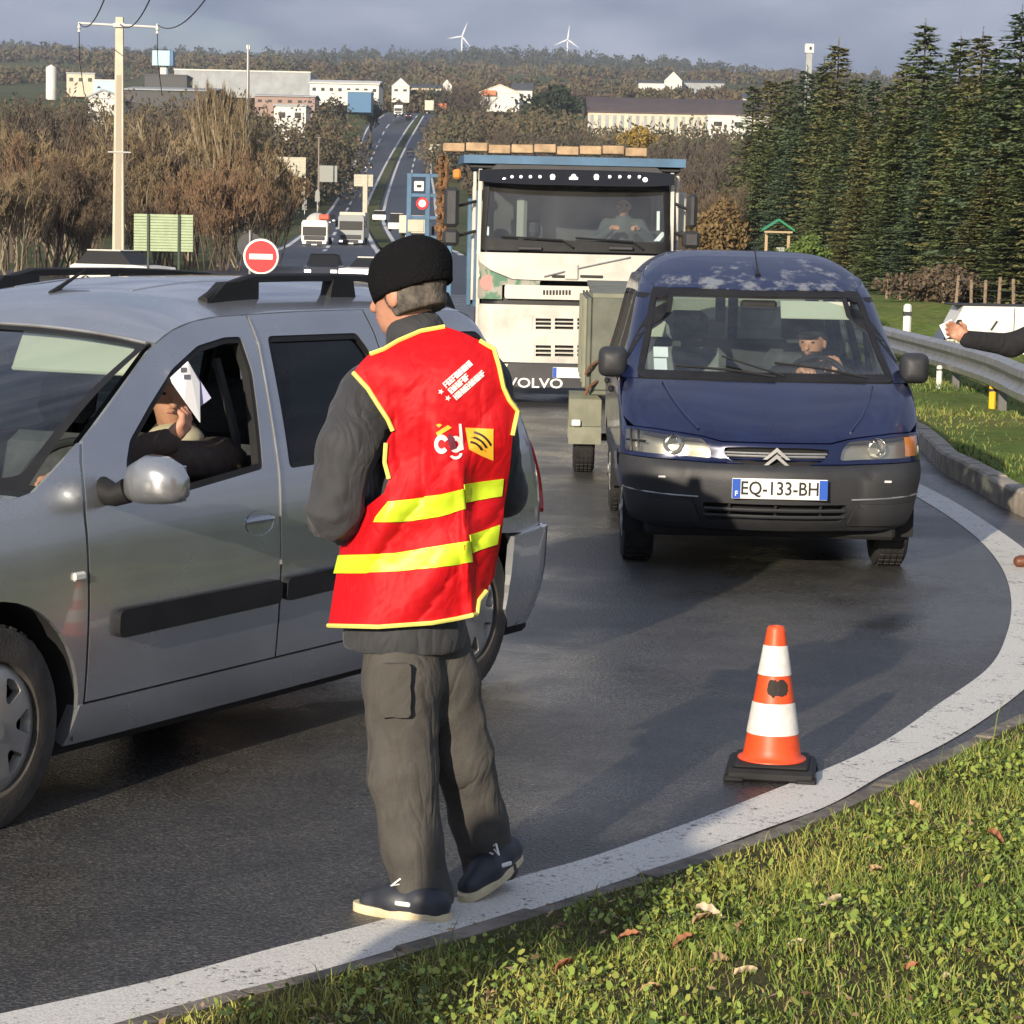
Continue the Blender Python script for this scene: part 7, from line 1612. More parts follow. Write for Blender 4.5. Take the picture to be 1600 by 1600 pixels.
def place(me_list, name, label, cat, loc, s, rz, group=None, sz=None):
    r_ = thing(name, label, cat, loc, rz, group); r_.scale = (s, s, sz or s)
    for nm, me in me_list: o = bpy.data.objects.new(nm, me); link(o, r_)
    return r_
def tmp_mesh(V, F, m): o = npobj('tmp', V, F, m, None, smooth=False); me = o.data; bpy.data.objects.remove(o); return me
def build_spruces():
    trunk = MB(); trunk.tube([(0, 0, -1), (0, 0, 6), (0, 0, 12.9)], [.18, .11, .01], 8); to = trunk.build('trunk', M_BARK); tm = to.data; bpy.data.objects.remove(to)
    var = []
    for i, m_ in enumerate((M_SPR1, M_SPR2, M_SPR1, M_SPR3)): V, F = spruce_mesh(40+i, 13, 2.5+.25*i); var.append(tmp_mesh(V, F, m_))
    spots = [(1178, 232, 128), (1206, 218, 118), (1232, 212, 120), (1262, 205, 105), (1288, 190, 92), (1311, 178, 62), (1338, 172, 118), (1366, 160, 120), (1392, 150, 125), (1418, 146, 90), (1447, 138, 32), (1478, 134, 90), (1502, 126, 52), (1536, 122, 45), (1562, 118, 70), (1598, 112, 12), (1640, 106, 20), (1690, 102, 40),
             (1190, 205, 190), (1245, 190, 175), (1300, 166, 165), (1352, 150, 170), (1404, 138, 175), (1462, 128, 165), (1515, 120, 150), (1570, 112, 165), (1625, 106, 150), (1225, 186, 250), (1290, 160, 260), (1340, 142, 285), (1395, 130, 270), (1445, 124, 280), (1495, 116, 270), (1548, 110, 265), (1600, 104, 270)]
    names = ['far', 'near']
    for k, (px, Y, py) in enumerate(spots):
        p = at(px, py, Y); gz = min(0.0, float(T(p.x, Y))) if Y < 140 else float(T(p.x, Y)); gz = max(gz, -.3); s = (p.z-gz)/13.0; top = k < 18
        tall = py < 60; lab = 'tall dark spruce rising above the row behind the wire fence' if tall and top else ('dark green spruce in the back of the row behind the wire fence' if top else ('lower spruce at the front of the row behind the wire fence' if py < 200 else 'short bushy spruce at the foot of the row behind the wire fence'))
        grp = {True: 'tallest spruces', False: 'spruce row'}[tall and top]; grp = grp if top else ('front spruces' if py < 200 else 'foot spruces')
        place([('trunk', tm), ('crown', var[k % 4])], 'spruce_tree', lab, 'tree', (p.x, Y, gz), max(1.0, s*1.15) if not top else s*1.35, random.uniform(0, 6), grp, sz=s)
build_spruces()
def build_bare_trees():
    def pair(seed, wood, tmat, **k): (V, F), (V2, F2) = bare_mesh(seed, **k); return [('trunk', tmp_mesh(V, F, wood)), ('crown', tmp_mesh(V2, F2, tmat))], float(np.percentile(V2[:, 2], 99.5))
    shrub = [pair(1, M_BARK, M_TWIG1, H=7, stems=7, spread=.42, up=.5, nb=(6, 6, 6, 6), trunk=.10, twig=1.5), pair(2, M_PALEBARK, M_TWIG2, H=7, stems=6, spread=.40, up=.55, nb=(6, 6, 6, 6), trunk=.11, twig=1.5), pair(3, M_BARK, M_TWIG3, H=7, stems=8, spread=.34, up=.6, nb=(6, 6, 5, 6), trunk=.09, twig=1.5)]
    tree = [pair(4, M_PALEBARK, M_TWIG2, H=9, spread=.55, nb=(9, 6, 6, 6), trunk=.17, twig=1.4), pair(5, M_BARK, M_TWIG4, H=9, spread=.55, nb=(10, 6, 6, 6), trunk=.18, twig=1.4)]
    poplar = pair(6, M_PALEBARK, M_TWIG2, H=11, spread=.30, up=.9, nb=(16, 6, 5, 6), trunk=.16, twig=1.5)
    kinds = dict(s0=(*shrub[0], 'brown bare shrub in the thicket on the left verge', 'brown shrubs'), s1=(*shrub[1], 'tan bare shrub in the thicket on the left verge', 'tan shrubs'), s2=(*shrub[2], 'russet bare shrub in the thicket on the left verge', 'russet shrubs'), t0=(*tree[0], 'pale barked bare tree among the left thicket', 'pale bare trees'), t1=(*tree[1], 'dark grey bare tree among the left thicket', 'dark bare trees'), p=(*poplar, 'slender russet poplar standing above the green panel sign', 'poplars'))
    spots = [('s1', 25, 122, 262), ('s0', 70, 128, 240), ('s1', -30, 120, 250), ('s2', 60, 140, 215), ('s0', 0, 150, 190), ('s1', 110, 150, 200), ('t1', 20, 175, 150), ('s0', 150, 140, 255), ('t1', 100, 190, 150), ('s1', 225, 150, 235), ('t0', 215, 165, 165), ('s0', 190, 160, 210), ('s2', 262, 150, 260), ('t1', 262, 175, 160), ('s0', 300, 160, 215), ('p', 345, 150, 128), ('p', 372, 145, 132), ('p', 400, 150, 148), ('s2', 325, 135, 230), ('s2', 360, 130, 245), ('s1', 390, 140, 225), ('s2', 415, 150, 235), ('t0', 300, 190, 165), ('t1', 150, 210, 168), ('s0', 240, 135, 300), ('s0', 130, 128, 300)]
    for k, px, Y, py in spots:
        ml, h0, lab, grp = kinds[k]; p = at(px, py, Y); gz = float(T(p.x, Y)); s = (p.z-gz)/h0; place(ml, 'bare_tree' if k[0] != 's' else 'bare_shrub', lab, 'tree' if k[0] != 's' else 'shrub', (p.x, Y, gz-.1), s*(.62 if k == 'p' else 1.0), random.uniform(0, 6), grp, sz=s)
    # valley scrub right of the lorry and along the highway
    for k, px, Y, py, lab, nm, grp in [('t1', 1065, 330, 222, 0, 0, 0), ('t1', 1100, 300, 215, 0, 0, 0), ('t1', 1135, 320, 205, 0, 0, 0), ('t1', 1020, 360, 222, 0, 0, 0), ('t1', 1085, 250, 250, 0, 0, 0), ('t1', 1130, 240, 245, 0, 0, 0), ('t1', 1165, 260, 230, 0, 0, 0), ('s0', 1110, 200, 290, 0, 0, 0), ('s0', 1150, 210, 285, 0, 0, 0), ('t1', 960, 380, 215, 0, 0, 0), ('t1', 900, 400, 200, 0, 0, 0), ('t1', 850, 420, 205, 0, 0, 0), ('s0', 1075, 190, 310, 0, 0, 0), ('t1', 790, 430, 195, 0, 0, 0)]:
        ml, h0, _, _ = kinds[k]; p = at(px, py, Y); gz = float(T(p.x, Y)); s = (p.z-gz)/h0
        place(ml, 'bare_tree' if k[0] == 't' else 'bare_shrub', 'dark bare tree in the valley beyond the lorry' if k[0] == 't' else 'brown scrub bush in the valley beyond the lorry', 'tree' if k[0] == 't' else 'shrub', (p.x, Y, gz-.2), max(.4, s), random.uniform(0, 6), 'valley trees' if k[0] == 't' else 'valley scrub')
    ml, h0 = kinds['t1'][:2]
    for j, (px, Y, py, w_) in enumerate(((722, 620, 128, 2.6), (750, 600, 140, 2.6))):
        p = at(px, py, Y); gz = float(T(p.x, Y)); place(ml, 'bare_tree', 'broad dark leafless tree right beside the upper highway' if j == 0 else 'second dark leafless tree below the upper highway crest', 'tree', (p.x, Y, gz-.3), (p.z-gz)/h0*1.3, j*2.0, sz=(p.z-gz)/h0)
    # two leafy clumps with their own colours
    def leafball(name, label, cat, px, py_top, py_base, Y, rx, m_, n, leaf, seed, gzb=None, shape='ball'):
        top = at(px, py_top, Y); base = at(px, py_base, Y); h = top.z-base.z; g = np.random.default_rng(seed); gz = float(T(top.x, Y)) if gzb is None else gzb; z0 = base.z
        u = g.normal(size=(n, 3)); u /= np.linalg.norm(u, axis=1)[:, None]; rr = g.uniform(.45, 1.0, n)**.6; lump = 1+.22*np.sin(u[:, 0]*5+1)+.18*np.sin(u[:, 1]*7+u[:, 2]*6); C = u*(rr*lump)[:, None]*np.array([rx, rx*.8, h/2])+np.array([0, 0, z0+h*.5-gz])
        A = g.normal(size=(n, 3)); A /= np.linalg.norm(A, axis=1)[:, None]; B = np.cross(A, g.normal(size=(n, 3))); B /= np.linalg.norm(B, axis=1)[:, None]; l = leaf*g.uniform(.6, 1.4, n)[:, None]
        V = np.stack([C-A*l, C+B*l*.6, C+A*l, C-B*l*.6], 1).reshape(-1, 3); F = np.arange(4*n).reshape(n, 4); r_ = thing(name, label, cat, (top.x, Y, gz)); npobj('crown', V, F, m_, r_, smooth=False); MB().tube([(0, 0, -.6), (.1, 0, max(.5, z0-gz+h*.4))], [.12*rx, .05*rx], 7).build('trunk', M_BARK, r_)
        return r_
    leafball('pine_tree', 'dark broad pine on the hillside left of the long shed', 'tree', 866, 138, 196, 640, 7.8, mat('pine_dark', (.022, .034, .016), .9, var=.3, vscale=.2), 2600, .55, 1)
    leafball('gorse_bush', 'yellow flowering gorse bush above the lorry roof', 'shrub', 998, 200, 232, 420, 3.6, mat('gorse_yellow', (.30, .20, .03), .9, var=.4, vscale=.6), 900, .28, 2)
    leafball('brown_bush', 'rounded tan brown bush beside the lorry mirror', 'shrub', 1128, 318, 415, 95, 1.15, mat('bush_tan', (.17, .115, .05), .95, var=.35, vscale=2), 2600, .10, 3, 0.0)
    leafball('green_shrub', 'low bright green shrub under the spruces by the notice shelter', 'shrub', 1262, 372, 430, 86, .9, mat('shrub_green', (.10, .15, .03), .9, var=.3, vscale=2), 1500, .08, 4, 0.0)
    leafball('brown_bramble', 'brown bramble patch in front of the spruces at the fence', 'shrub', 1470, 420, 476, 104, 2.4, mat('bramble_brown', (.11, .08, .05), .95, var=.35, vscale=2), 2200, .12, 5, 0.0)
    leafball('evergreen_bush', 'round dark bush by the far carriageway bend', 'shrub', 580, 152, 194, 640, 3.6, mat('bush_dark', (.05, .05, .03), .95, var=.3, vscale=.3), 900, .4, 6)
    leafball('evergreen_bush', 'grey green bush beside the white box building', 'shrub', 520, 152, 200, 560, 4.2, mat('bush_grey', (.07, .062, .04), .95, var=.3, vscale=.3), 900, .4, 7)
build_bare_trees()
def build_far_woods():
    """hedges and woods of the far hillside: crowns beyond counting"""
    g = np.random.default_rng(77); pos = []
    def dens(x, y): return np.sin(x/61+y/140)+np.sin(x/23-y/77+2)+.8*np.sin(y/90+1.3)
    n = 26000; Y = np.exp(g.uniform(np.log(230), np.log(3250), n)); X = g.uniform(-.27, .26, n)*Y
    xl = np.interp(Y, HR[:, 0], HR[:, 2])-6; xr = np.interp(Y, HR[:, 0], HR[:, 5])+6
    ok = ~((X > xl) & (X < xr) & (Y < 860)); d = dens(X, Y); thr = np.where(Y > 2200, -.9, np.where(Y > 900, .15, .55)); ok &= d > thr
    px = 809+X/Y*CAM_F; ok &= ~((Y > 560) & (Y < 760) & (px > 900)) ; ok &= ~((Y < 700) & (Y > 500) & (px < 640)); ok &= ~((Y < 560) & (px > 540) & (px < 620)); X, Y = X[ok], Y[ok]
    k = g.permutation(len(X))[:4600]; X, Y = X[k], Y[k]; Z = T(X, Y); Hh = g.uniform(3.5, 8.5, len(X))*np.where(Y > 2000, 1.9, 1)
    # belts of trees standing before the buildings, their tops just under the roofs
    for n_, x0, x1, ya, yb, t0, t1 in ((230, -20, 400, 380, 470, 150, 196), (60, 400, 540, 390, 470, 172, 206), (110, 690, 900, 500, 620, 168, 205), (150, 900, 1170, 420, 560, 196, 222), (60, 596, 700, 800, 830, 140, 158), (60, 960, 1200, 900, 1000, 136, 150)):
        bp = g.uniform(x0, x1, n_); by = g.uniform(ya, yb, n_); bt = g.uniform(t0, t1, n_); q = np.array([tuple(at(a, c, b)) for a, b, c in zip(bp, by, bt)]); bz = T(q[:, 0], by); hh = q[:, 2]-bz; o_ = (hh > 2) & (hh < 22); X = np.r_[X, q[o_, 0]]; Y = np.r_[Y, by[o_]]; Z = np.r_[Z, bz[o_]]; Hh = np.r_[Hh, hh[o_]]
    VV = []; MI = []
    for sel, m, lf in ((Y < 1000, 200, .0011), (Y >= 1000, 44, .0011)):
        x, y, z, hh = X[sel], Y[sel], Z[sel], Hh[sel]; N_ = len(x); Rr = np.minimum(hh*g.uniform(.40, .70, N_), 5.5)
        u = g.normal(size=(N_, m, 3)); u /= np.linalg.norm(u, axis=2)[..., None]; rr = g.uniform(.35, 1, (N_, m))**.5; rr = rr*(1+.25*np.sin(u[..., 0]*6+x[:, None])*np.sin(u[..., 2]*5+y[:, None]))
        C = np.stack([x, y, z], 1)[:, None, :]+u*rr[..., None]*np.stack([Rr, Rr, hh*.55], 1)[:, None, :]+np.array([0, 0, 1])*(hh*.5)[:, None, None]
        A = g.normal(size=(N_, m, 3)); A[..., 2] += .6; A /= np.linalg.norm(A, axis=2)[..., None]; B = np.cross(A, g.normal(size=(N_, m, 3))); B /= np.linalg.norm(B, axis=2)[..., None]; l = np.clip(lf*y, .4, 2.2)[:, None, None]*g.uniform(.6, 1.3, (N_, m))[..., None]
        VV.append(np.stack([C-A*l, C+B*l*.45, C+A*l, C-B*l*.45], 2).reshape(-1, 3)); ci = g.choice(4, N_, p=[.36, .28, .24, .12]); ci = np.where(y > 2200, 3, ci); MI.append(np.repeat(ci, m))
    V = np.concatenate(VV); mi = np.concatenate(MI); F = np.arange(len(V)).reshape(-1, 4)
    ms = [mat('wood_olive', (.10, .088, .045), .95), mat('wood_brown', (.105, .075, .048), .95), mat('wood_tan', (.135, .105, .058), .95), mat('wood_dark', (.05, .055, .036), .95)]
    o = npobj('hillside_woods', V, F, ms[0], None, False, ms, mi); tag(o, 'olive and brown woods and hedges over the far hillside', 'woods', kind='stuff')
build_far_woods()
def build_houses():
    slate = mat('slate_roof', (.07, .075, .085), .7, var=.15, vscale=1); brown = mat('brown_sheet_roof', (.105, .075, .068), .7, var=.15, vscale=.3); cream = mat('cream_wall', (.62, .55, .42), .8, var=.1, vscale=.4); whitew = mat('white_wall', (.70, .69, .64), .8, var=.08, vscale=.3); greyw = mat('grey_cladding', (.34, .36, .37), .7, var=.15, vscale=.3); blueb = mat('blue_cladding', (.05, .16, .30), .5); pale = mat('pale_blue_panel', (.42, .66, .74), .5); dark = mat('dark_wall', (.09, .09, .09), .8)
    def shed(name, label, x0, x1, yt, yb, Y, wall, roof, depth=18, pitch=.22, gable=False, bays=0, cat='building', win=0):
        a, b = at(x0, yb, Y), at(x1, yt, Y); w = b.x-a.x; zt = b.z; zb = a.z; r_ = thing(name, label, cat, ((a.x+b.x)/2, Y, zb)); h = zt-zb; e = h*(1-pitch)
        MB().box((0, depth/2, e/2-1.2), (w, depth, e+2.4), 0).build('wall', wall, r_)
        if gable: b_ = MB(); b_.prism([(-w/2-.3, e-.1), (w/2+.3, e-.1), (0, h)], -.2, depth+.2, 'xz'); rf = b_.build('gable', wall, r_); b_ = MB(); b_.loft([[(-w/2-.5, y, e-.2), (0, y, h+.05), (w/2+.5, y, e-.2), (w/2+.5, y, e+.1), (0, y, h+.4), (-w/2-.5, y, e+.1)] for y in (-.4, depth+.4)]); b_.build('roof', roof, r_)
        elif pitch > 0: b_ = MB(); b_.prism([(-.4, e), (depth*.5, h), (depth+.4, e), (depth+.4, e+.25), (depth*.5, h+.25), (-.4, e+.25)], -w/2-.3, w/2+.3, 'yz'); b_.build('roof', roof, r_)
        else: MB().box((0, depth/2, h), (w+.3, depth+.3, .4), 0).build('roof', roof, r_)
        for k in range(bays): MB().box((-w/2+w*(k+.5)/bays, -.06, e*.5), (w/bays*.42, .12, e*.78), 0).build('bay_panel', greyw if wall is not greyw else whitew, r_)
        for k in range(win): MB().box((-w/2+w*(k+.5)/win, -.05, e*.55), (w/win*.4, .12, e*.25), 0).build('window', M_INK, r_)
        return r_, w, e, h
    r_, w, e, h = shed('long_shed', 'long cream shed with a brown roof across the valley', 918, 1206, 153, 210, 640, cream, brown, 30, .45, bays=24)
    for k in range(11): MB().box((-w/2+w*(k+.7)/11.3, 15-15*.62, e+(h-e)*.40), (1.2, .9, .35), 0, rot=Quaternion((1, 0, 0), .3)).build('roof_light', greyw, r_)
    shed('loading_annex', 'low white annex at the end of the long brown roofed shed', 1105, 1203, 183, 208, 628, whitew, whitew, 10, 0, bays=0, win=3)
    shed('warehouse', 'long pale grey warehouse with a flat roof on the left hillside', 272, 485, 113, 138, 760, greyw, whitew, 30, 0, bays=0)
    shed('warehouse', 'low dark grey warehouse below the pale blue sign tower', 195, 335, 134, 168, 500, dark, greyw, 24, .25)
    shed('low_block', 'flat dark block under the pale blue sign tower', 226, 292, 118, 134, 690, dark, dark, 12, 0)
    shed('white_shed', 'bright white shed end behind the utility pole', 138, 186, 143, 192, 430, whitew, greyw, 16, .2, gable=True)
    shed('low_shed', 'small cream shed with a flat roof left of the utility pole', 104, 148, 115, 136, 640, cream, greyw, 10, 0, win=3)
    shed('low_shed', 'white and turquoise low shed just left of the utility pole', 146, 180, 126, 140, 600, pale, whitew, 10, 0)
    shed('brick_shed', 'pinkish long low shed behind the poplars', 398, 492, 148, 166, 600, mat('pink_wall', (.36, .25, .21), .8), greyw, 14, .2, win=6)
    shed('white_box', 'small white box building with a dark door below the pink shed', 428, 478, 165, 198, 430, whitew, greyw, 10, 0, win=2)
    shed('store', 'white roofed store with a blue front on the hillside', 484, 592, 124, 150, 640, whitew, whitew, 20, .3, win=8)
    shed('blue_store', 'dark blue glass fronted store below the white roofed store', 543, 580, 143, 160, 620, blueb, whitew, 10, 0)
    shed('house', 'white gabled house left of the highway crest', 612, 640, 122, 148, 800, whitew, slate, 8, .5, gable=True, win=2); shed('house', 'tall white gabled house above the highway crest', 690, 706, 124, 142, 900, whitew, slate, 8, .6, gable=True)
    shed('house', 'cream row house with slate roof beside the highway crest', 640, 690, 132, 146, 860, cream, slate, 8, .4, win=5)
    shed('barn', 'white barn with an orange painted sign right of the highway crest', 750, 812, 134, 162, 780, whitew, cream, 16, .4, gable=True); r2, w2, e2, h2 = shed('house', 'pair of small white houses above the dark pine', 800, 832, 130, 158, 800, whitew, slate, 8, .4, win=3)
    c = at(764, 145, 779); r3 = thing('painted_sign', 'orange sign board on the white barn front', 'sign', (c.x, 779, c.z)); MB().box((0, 0, 0), (4.6, .2, 1.6), .05).build('board', mat('orange_board', (.6, .2, .08), .6), r3)
    shed('farmhouse', 'white farmhouse with a steep gable on the green field', 1038, 1066, 112, 134, 1050, whitew, slate, 9, .65, gable=True); shed('farm_barn', 'long low white farm wing left of the farmhouse', 998, 1040, 126, 136, 1055, whitew, slate, 8, .4); shed('farm_barn', 'grey farm barns right of the farmhouse', 1066, 1132, 126, 138, 1060, greyw, slate, 10, .3)
    shed('house', 'white house with slate roof behind the long shed right end', 1160, 1204, 146, 162, 800, whitew, slate, 9, .5, win=3)
    # sign tower, silo, water tower
    Y = 720.0; a, b = at(239, 103, Y), at(272, 80, Y); c = at(259, 118, Y); r_ = thing('sign_tower', 'pale blue box sign on a white pylon above the warehouses', 'sign tower', ((a.x+b.x)/2, Y, c.z)); w = b.x-a.x
    MB().box((-w*.08, 0, (a.z+b.z)/2-c.z), (w*.84, 3.4, b.z-a.z), .1).build('sign_face', pale, r_); MB().box((w*.42, .3, (a.z+b.z)/2-c.z), (w*.16, 3.6, b.z-a.z), .1).build('sign_side', blueb, r_); MB().box((0, .5, (a.z-c.z)/2-2), (w*.30, 1.6, a.z-c.z+4), .05).build('pylon', whitew, r_); MB().box((w*.16, .7, (a.z-c.z)/2-2), (w*.12, 1.4, a.z-c.z+4), .05).build('pylon_side', blueb, r_)
    Y = 700.0; p = at(80, 134, Y); t = at(80, 105, Y); r_ = thing('silo', 'white cylindrical silo at the left edge of the town', 'silo', (p.x, Y, p.z)); b = MB(); b.lathe([(0, t.z-p.z+.8), (1.4, t.z-p.z), (1.5, t.z-p.z-.2), (1.5, -4)], 20); b.build('shell', whitew, r_)
    Y = 620.0; p = at(1262, 150, Y); t = at(1262, 69, Y); r_ = thing('signal_tower', 'slim pale tower with a white head above the spruces', 'tower', (p.x, Y, p.z)); hh = t.z-p.z; MB().box((0, 0, hh*.45-3), (1.6, 1.6, hh*.85+6), .1).build('shaft', greyw, r_); MB().box((0, 0, hh-1.1), (2.2, 2.2, 2.3), .1).build('head', whitew, r_); MB().box((.2, -1.12, hh-1.1), (.6, .05, .8), 0).build('opening', M_INK, r_)
    # wind turbines on the ridge
    wt = mat('turbine_white', (.8, .82, .85), .5)
    for px, py, rot, lab in ((722, 57, .35, 'white wind turbine on the ridge nearer the highway'), (887, 62, .1, 'white wind turbine on the ridge above the dark pine')):
        Y = 3050.0; p = at(px, py, Y); gz = float(T(p.x, Y)); r_ = thing('wind_turbine', lab, 'wind turbine', (p.x, Y, gz)); h = p.z-gz; MB().tube([(0, 0, -5), (0, 0, h)], [1.5, .8], 10).build('tower', wt, r_); MB().box((0, -.5, h), (1.6, 4, 1.8), .3).build('nacelle', wt, r_)
        for k in range(3):
            a = rot+2*PI*k/3; L_ = 18.0; b = MB(); b.loft([[(math.sin(a)*q+math.cos(a)*c_, -2.8+d_, h+math.cos(a)*q-math.sin(a)*c_) for c_, d_ in ((-wd, 0), (0, -.25), (wd, 0), (0, .25))] for q, wd in ((.6, .55), (4, .95), (L_*.6, .6), (L_, .16))]); b.build('blade', wt, r_)
        b = MB(); b.lathe([(0, -3.6), (.7, -3.2), (.9, -2.4)], 12, (0, 0, h), 'y'); b.build('hub', wt, r_)
build_houses()
# ---------------------------------------------------------------- grass of the verges
def blades(P, Nrm_h, h, w, lean, g):
    """P (n,3) roots -> two-segment blades"""
    n = len(P); a = g.uniform(0, 6.283, n); d = np.stack([np.cos(a), np.sin(a), np.zeros(n)], 1); s = np.stack([-np.sin(a), np.cos(a), np.zeros(n)], 1); b = g.uniform(0, 6.283, n); ld = np.stack([np.cos(b), np.sin(b), np.zeros(n)], 1); up = np.array([0, 0, 1.0])
    h = h[:, None]; w = w[:, None]; ln = lean[:, None]; m = P+ld*h*ln*.35+up*h*.58; t = P+ld*h*ln+up*h*np.sqrt(np.clip(1-(ln*.75)**2, .12, 1))
    V = np.stack([P-s*w, P+s*w, m+s*w*.8, m-s*w*.8, t], 1).reshape(-1, 3); i = np.arange(n)*5
    F = np.concatenate([np.stack([i, i+1, i+2], 1), np.stack([i, i+2, i+3], 1), np.stack([i+3, i+2, i+4], 1)]); return V, F, np.tile(np.arange(n), 3)
def dist_to_path(X, Y, path):
    D = np.full(len(X), 1e9); S = np.zeros(len(X)); t = np.gradient(path, axis=0); t /= np.linalg.norm(t, axis=1)[:, None]
    for k in range(0, len(path)):
        dx, dy = X-path[k, 0], Y-path[k, 1]; d = dx*dx+dy*dy; b = d < D; D[b] = d[b]; S[b] = (dx*t[k, 1]-dy*t[k, 0])[b]
    return np.sqrt(D), S
def pnoise(X, Y, f, seed):
    r = np.random.default_rng(seed); return sum(np.sin(X*f*math.cos(a)+Y*f*math.sin(a)+p) for a, p in zip(r.uniform(0, 6.28, 6), r.uniform(0, 6.28, 6)))/6
def near_grass():
    g = np.random.default_rng(5); gm = [mat('grass_green', (.20, .265, .05), .6, spec=.3), mat('grass_yellow', (.38, .37, .09), .6, spec=.3), mat('grass_deep', (.12, .19, .035), .6, spec=.3), mat('grass_straw', (.33, .26, .12), .8, spec=.2)]
    for m_ in gm[:3]: b = m_.node_tree.nodes['Principled BSDF']; b.inputs['Subsurface Weight'].default_value = 0.0
    n = 640000; X = g.uniform(-1.6, 6.4, n); Y = g.uniform(3.6, 10.8, n); keep = ((Y > 4.2) & (np.abs(X) < Y*.27+.4)) | ((g.random(n) < .45) & (X < Y*.5+1.4)); X, Y = X[keep], Y[keep]; D, S = dist_to_path(X, Y, KO[::2]); ok = (S > .012); X, Y, D = X[ok], Y[ok], D[ok]
    cl = pnoise(X, Y, 9, 3)+.6*pnoise(X, Y, 23, 4); ok = g.random(len(X)) < np.clip(.62+.5*cl, .2, 1)*np.clip(.25+D*4, 0, 1); X, Y, D, cl = X[ok], Y[ok], D[ok], cl[ok]; n = len(X)
    P = np.stack([X, Y, verge_z(D, X, Y)-.008], 1); h = g.gamma(5, .0048, n)*(1+.6*cl)+.008; tall = g.random(n) < .010; h[tall] *= 2.6; w = g.uniform(.0010, .0026, n); lean = g.uniform(.15, 1.15, n)
    V, F, bi = blades(P, None, h, w, lean, g); pn = pnoise(X, Y, 4, 9)+.35*g.normal(size=n); ci = np.where(pn > .28, 1, np.where(pn < -.30, 2, 0)); ci = np.where(g.random(n) < .07, 3, ci)
    o = npobj('verge_grass', V, F, gm[0], None, False, gm, ci[bi]); tag(o, 'short mixed green and yellow grass on the near verge', 'grass', kind='stuff')
    # small round weed leaves, clover-like
    n = 235000; X = g.uniform(-1.6, 6.2, n); Y = g.uniform(3.8, 10.6, n); keep = (np.abs(X) < Y*.27+.3) | ((g.random(n) < .45) & (X < Y*.5+1.2)); X, Y = X[keep], Y[keep]; D, S = dist_to_path(X, Y, KO[::2]); cl = pnoise(X, Y, 6, 21)+.5*pnoise(X, Y, 15, 22); ok = (S > .10) & (g.random(len(X)) < np.clip(.30+1.2*cl, .03, 1)); X, Y, D = X[ok], Y[ok], D[ok]; n = len(X)
    c = np.stack([X, Y, verge_z(D, X, Y)+g.uniform(.012, .048, n)], 1); a = g.uniform(0, 6.28, n); tl = g.uniform(-1.0, 1.0, (n, 2)); u = np.stack([np.cos(a), np.sin(a), tl[:, 0]], 1); v = np.stack([-np.sin(a), np.cos(a), tl[:, 1]], 1); l = np.minimum(g.gamma(5, .0010, n), .0095)[:, None]+.001
    V = np.stack([c-u*l, c-u*l*.3+v*l*.8, c+u*l*.7+v*l*.6, c+u*l*1.2, c+u*l*.7-v*l*.6, c-u*l*.3-v*l*.8], 1).reshape(-1, 3); i = np.arange(n)*6; F = np.concatenate([np.stack([i, i+1, i+5, ], 1), np.stack([i+1, i+2, i+5], 1), np.stack([i+2, i+4, i+5], 1), np.stack([i+2, i+3, i+4], 1)]); wi = np.tile(g.choice(3, n, p=[.55, .27, .18]), 4)
    wm = [mat('weed_green', (.24, .32, .06), .5, spec=.35), mat('weed_yellow', (.30, .32, .065), .5, spec=.35), mat('weed_dark', (.06, .10, .02), .5)]
    o = npobj('verge_weeds', V, F, wm[0], None, False, wm, wi); tag(o, 'small round leaved weeds spread through the near verge', 'weeds', kind='stuff')
    # dead leaf litter
    n = 9000; X = g.uniform(-1, 3.6, n); Y = g.uniform(4.3, 9.6, n); D, S = dist_to_path(X, Y, KO[::2]); cl = pnoise(X, Y, 5, 31); ok = (S > .02) & (np.abs(X) < Y*.27+.2) & (g.random(len(X)) < np.clip(.2+.9*cl, 0, 1)); X, Y, D = X[ok], Y[ok], D[ok]; n = len(X); c = np.stack([X, Y, verge_z(D, X, Y)+g.uniform(.010, .042, n)], 1); a = g.uniform(0, 6.28, n); u = np.stack([np.cos(a), np.sin(a), g.uniform(-.4, .4, n)], 1); v = np.stack([-np.sin(a), np.cos(a), g.uniform(-.4, .4, n)], 1); l = g.uniform(.004, .016, n)[:, None]; V = np.stack([c-u*l, c+v*l*.5, c+u*l, c-v*l*.5], 1).reshape(-1, 3)
    lm = [mat('litter_brown', (.16, .085, .045), .8), mat('litter_tan', (.36, .24, .13), .8)]; o = npobj('leaf_litter', V, np.arange(4*n).reshape(-1, 4), lm[0], None, False, lm, g.choice(2, n)); tag(o, 'crumbled brown leaf litter among the verge grass', 'leaf litter', kind='stuff')
near_grass()
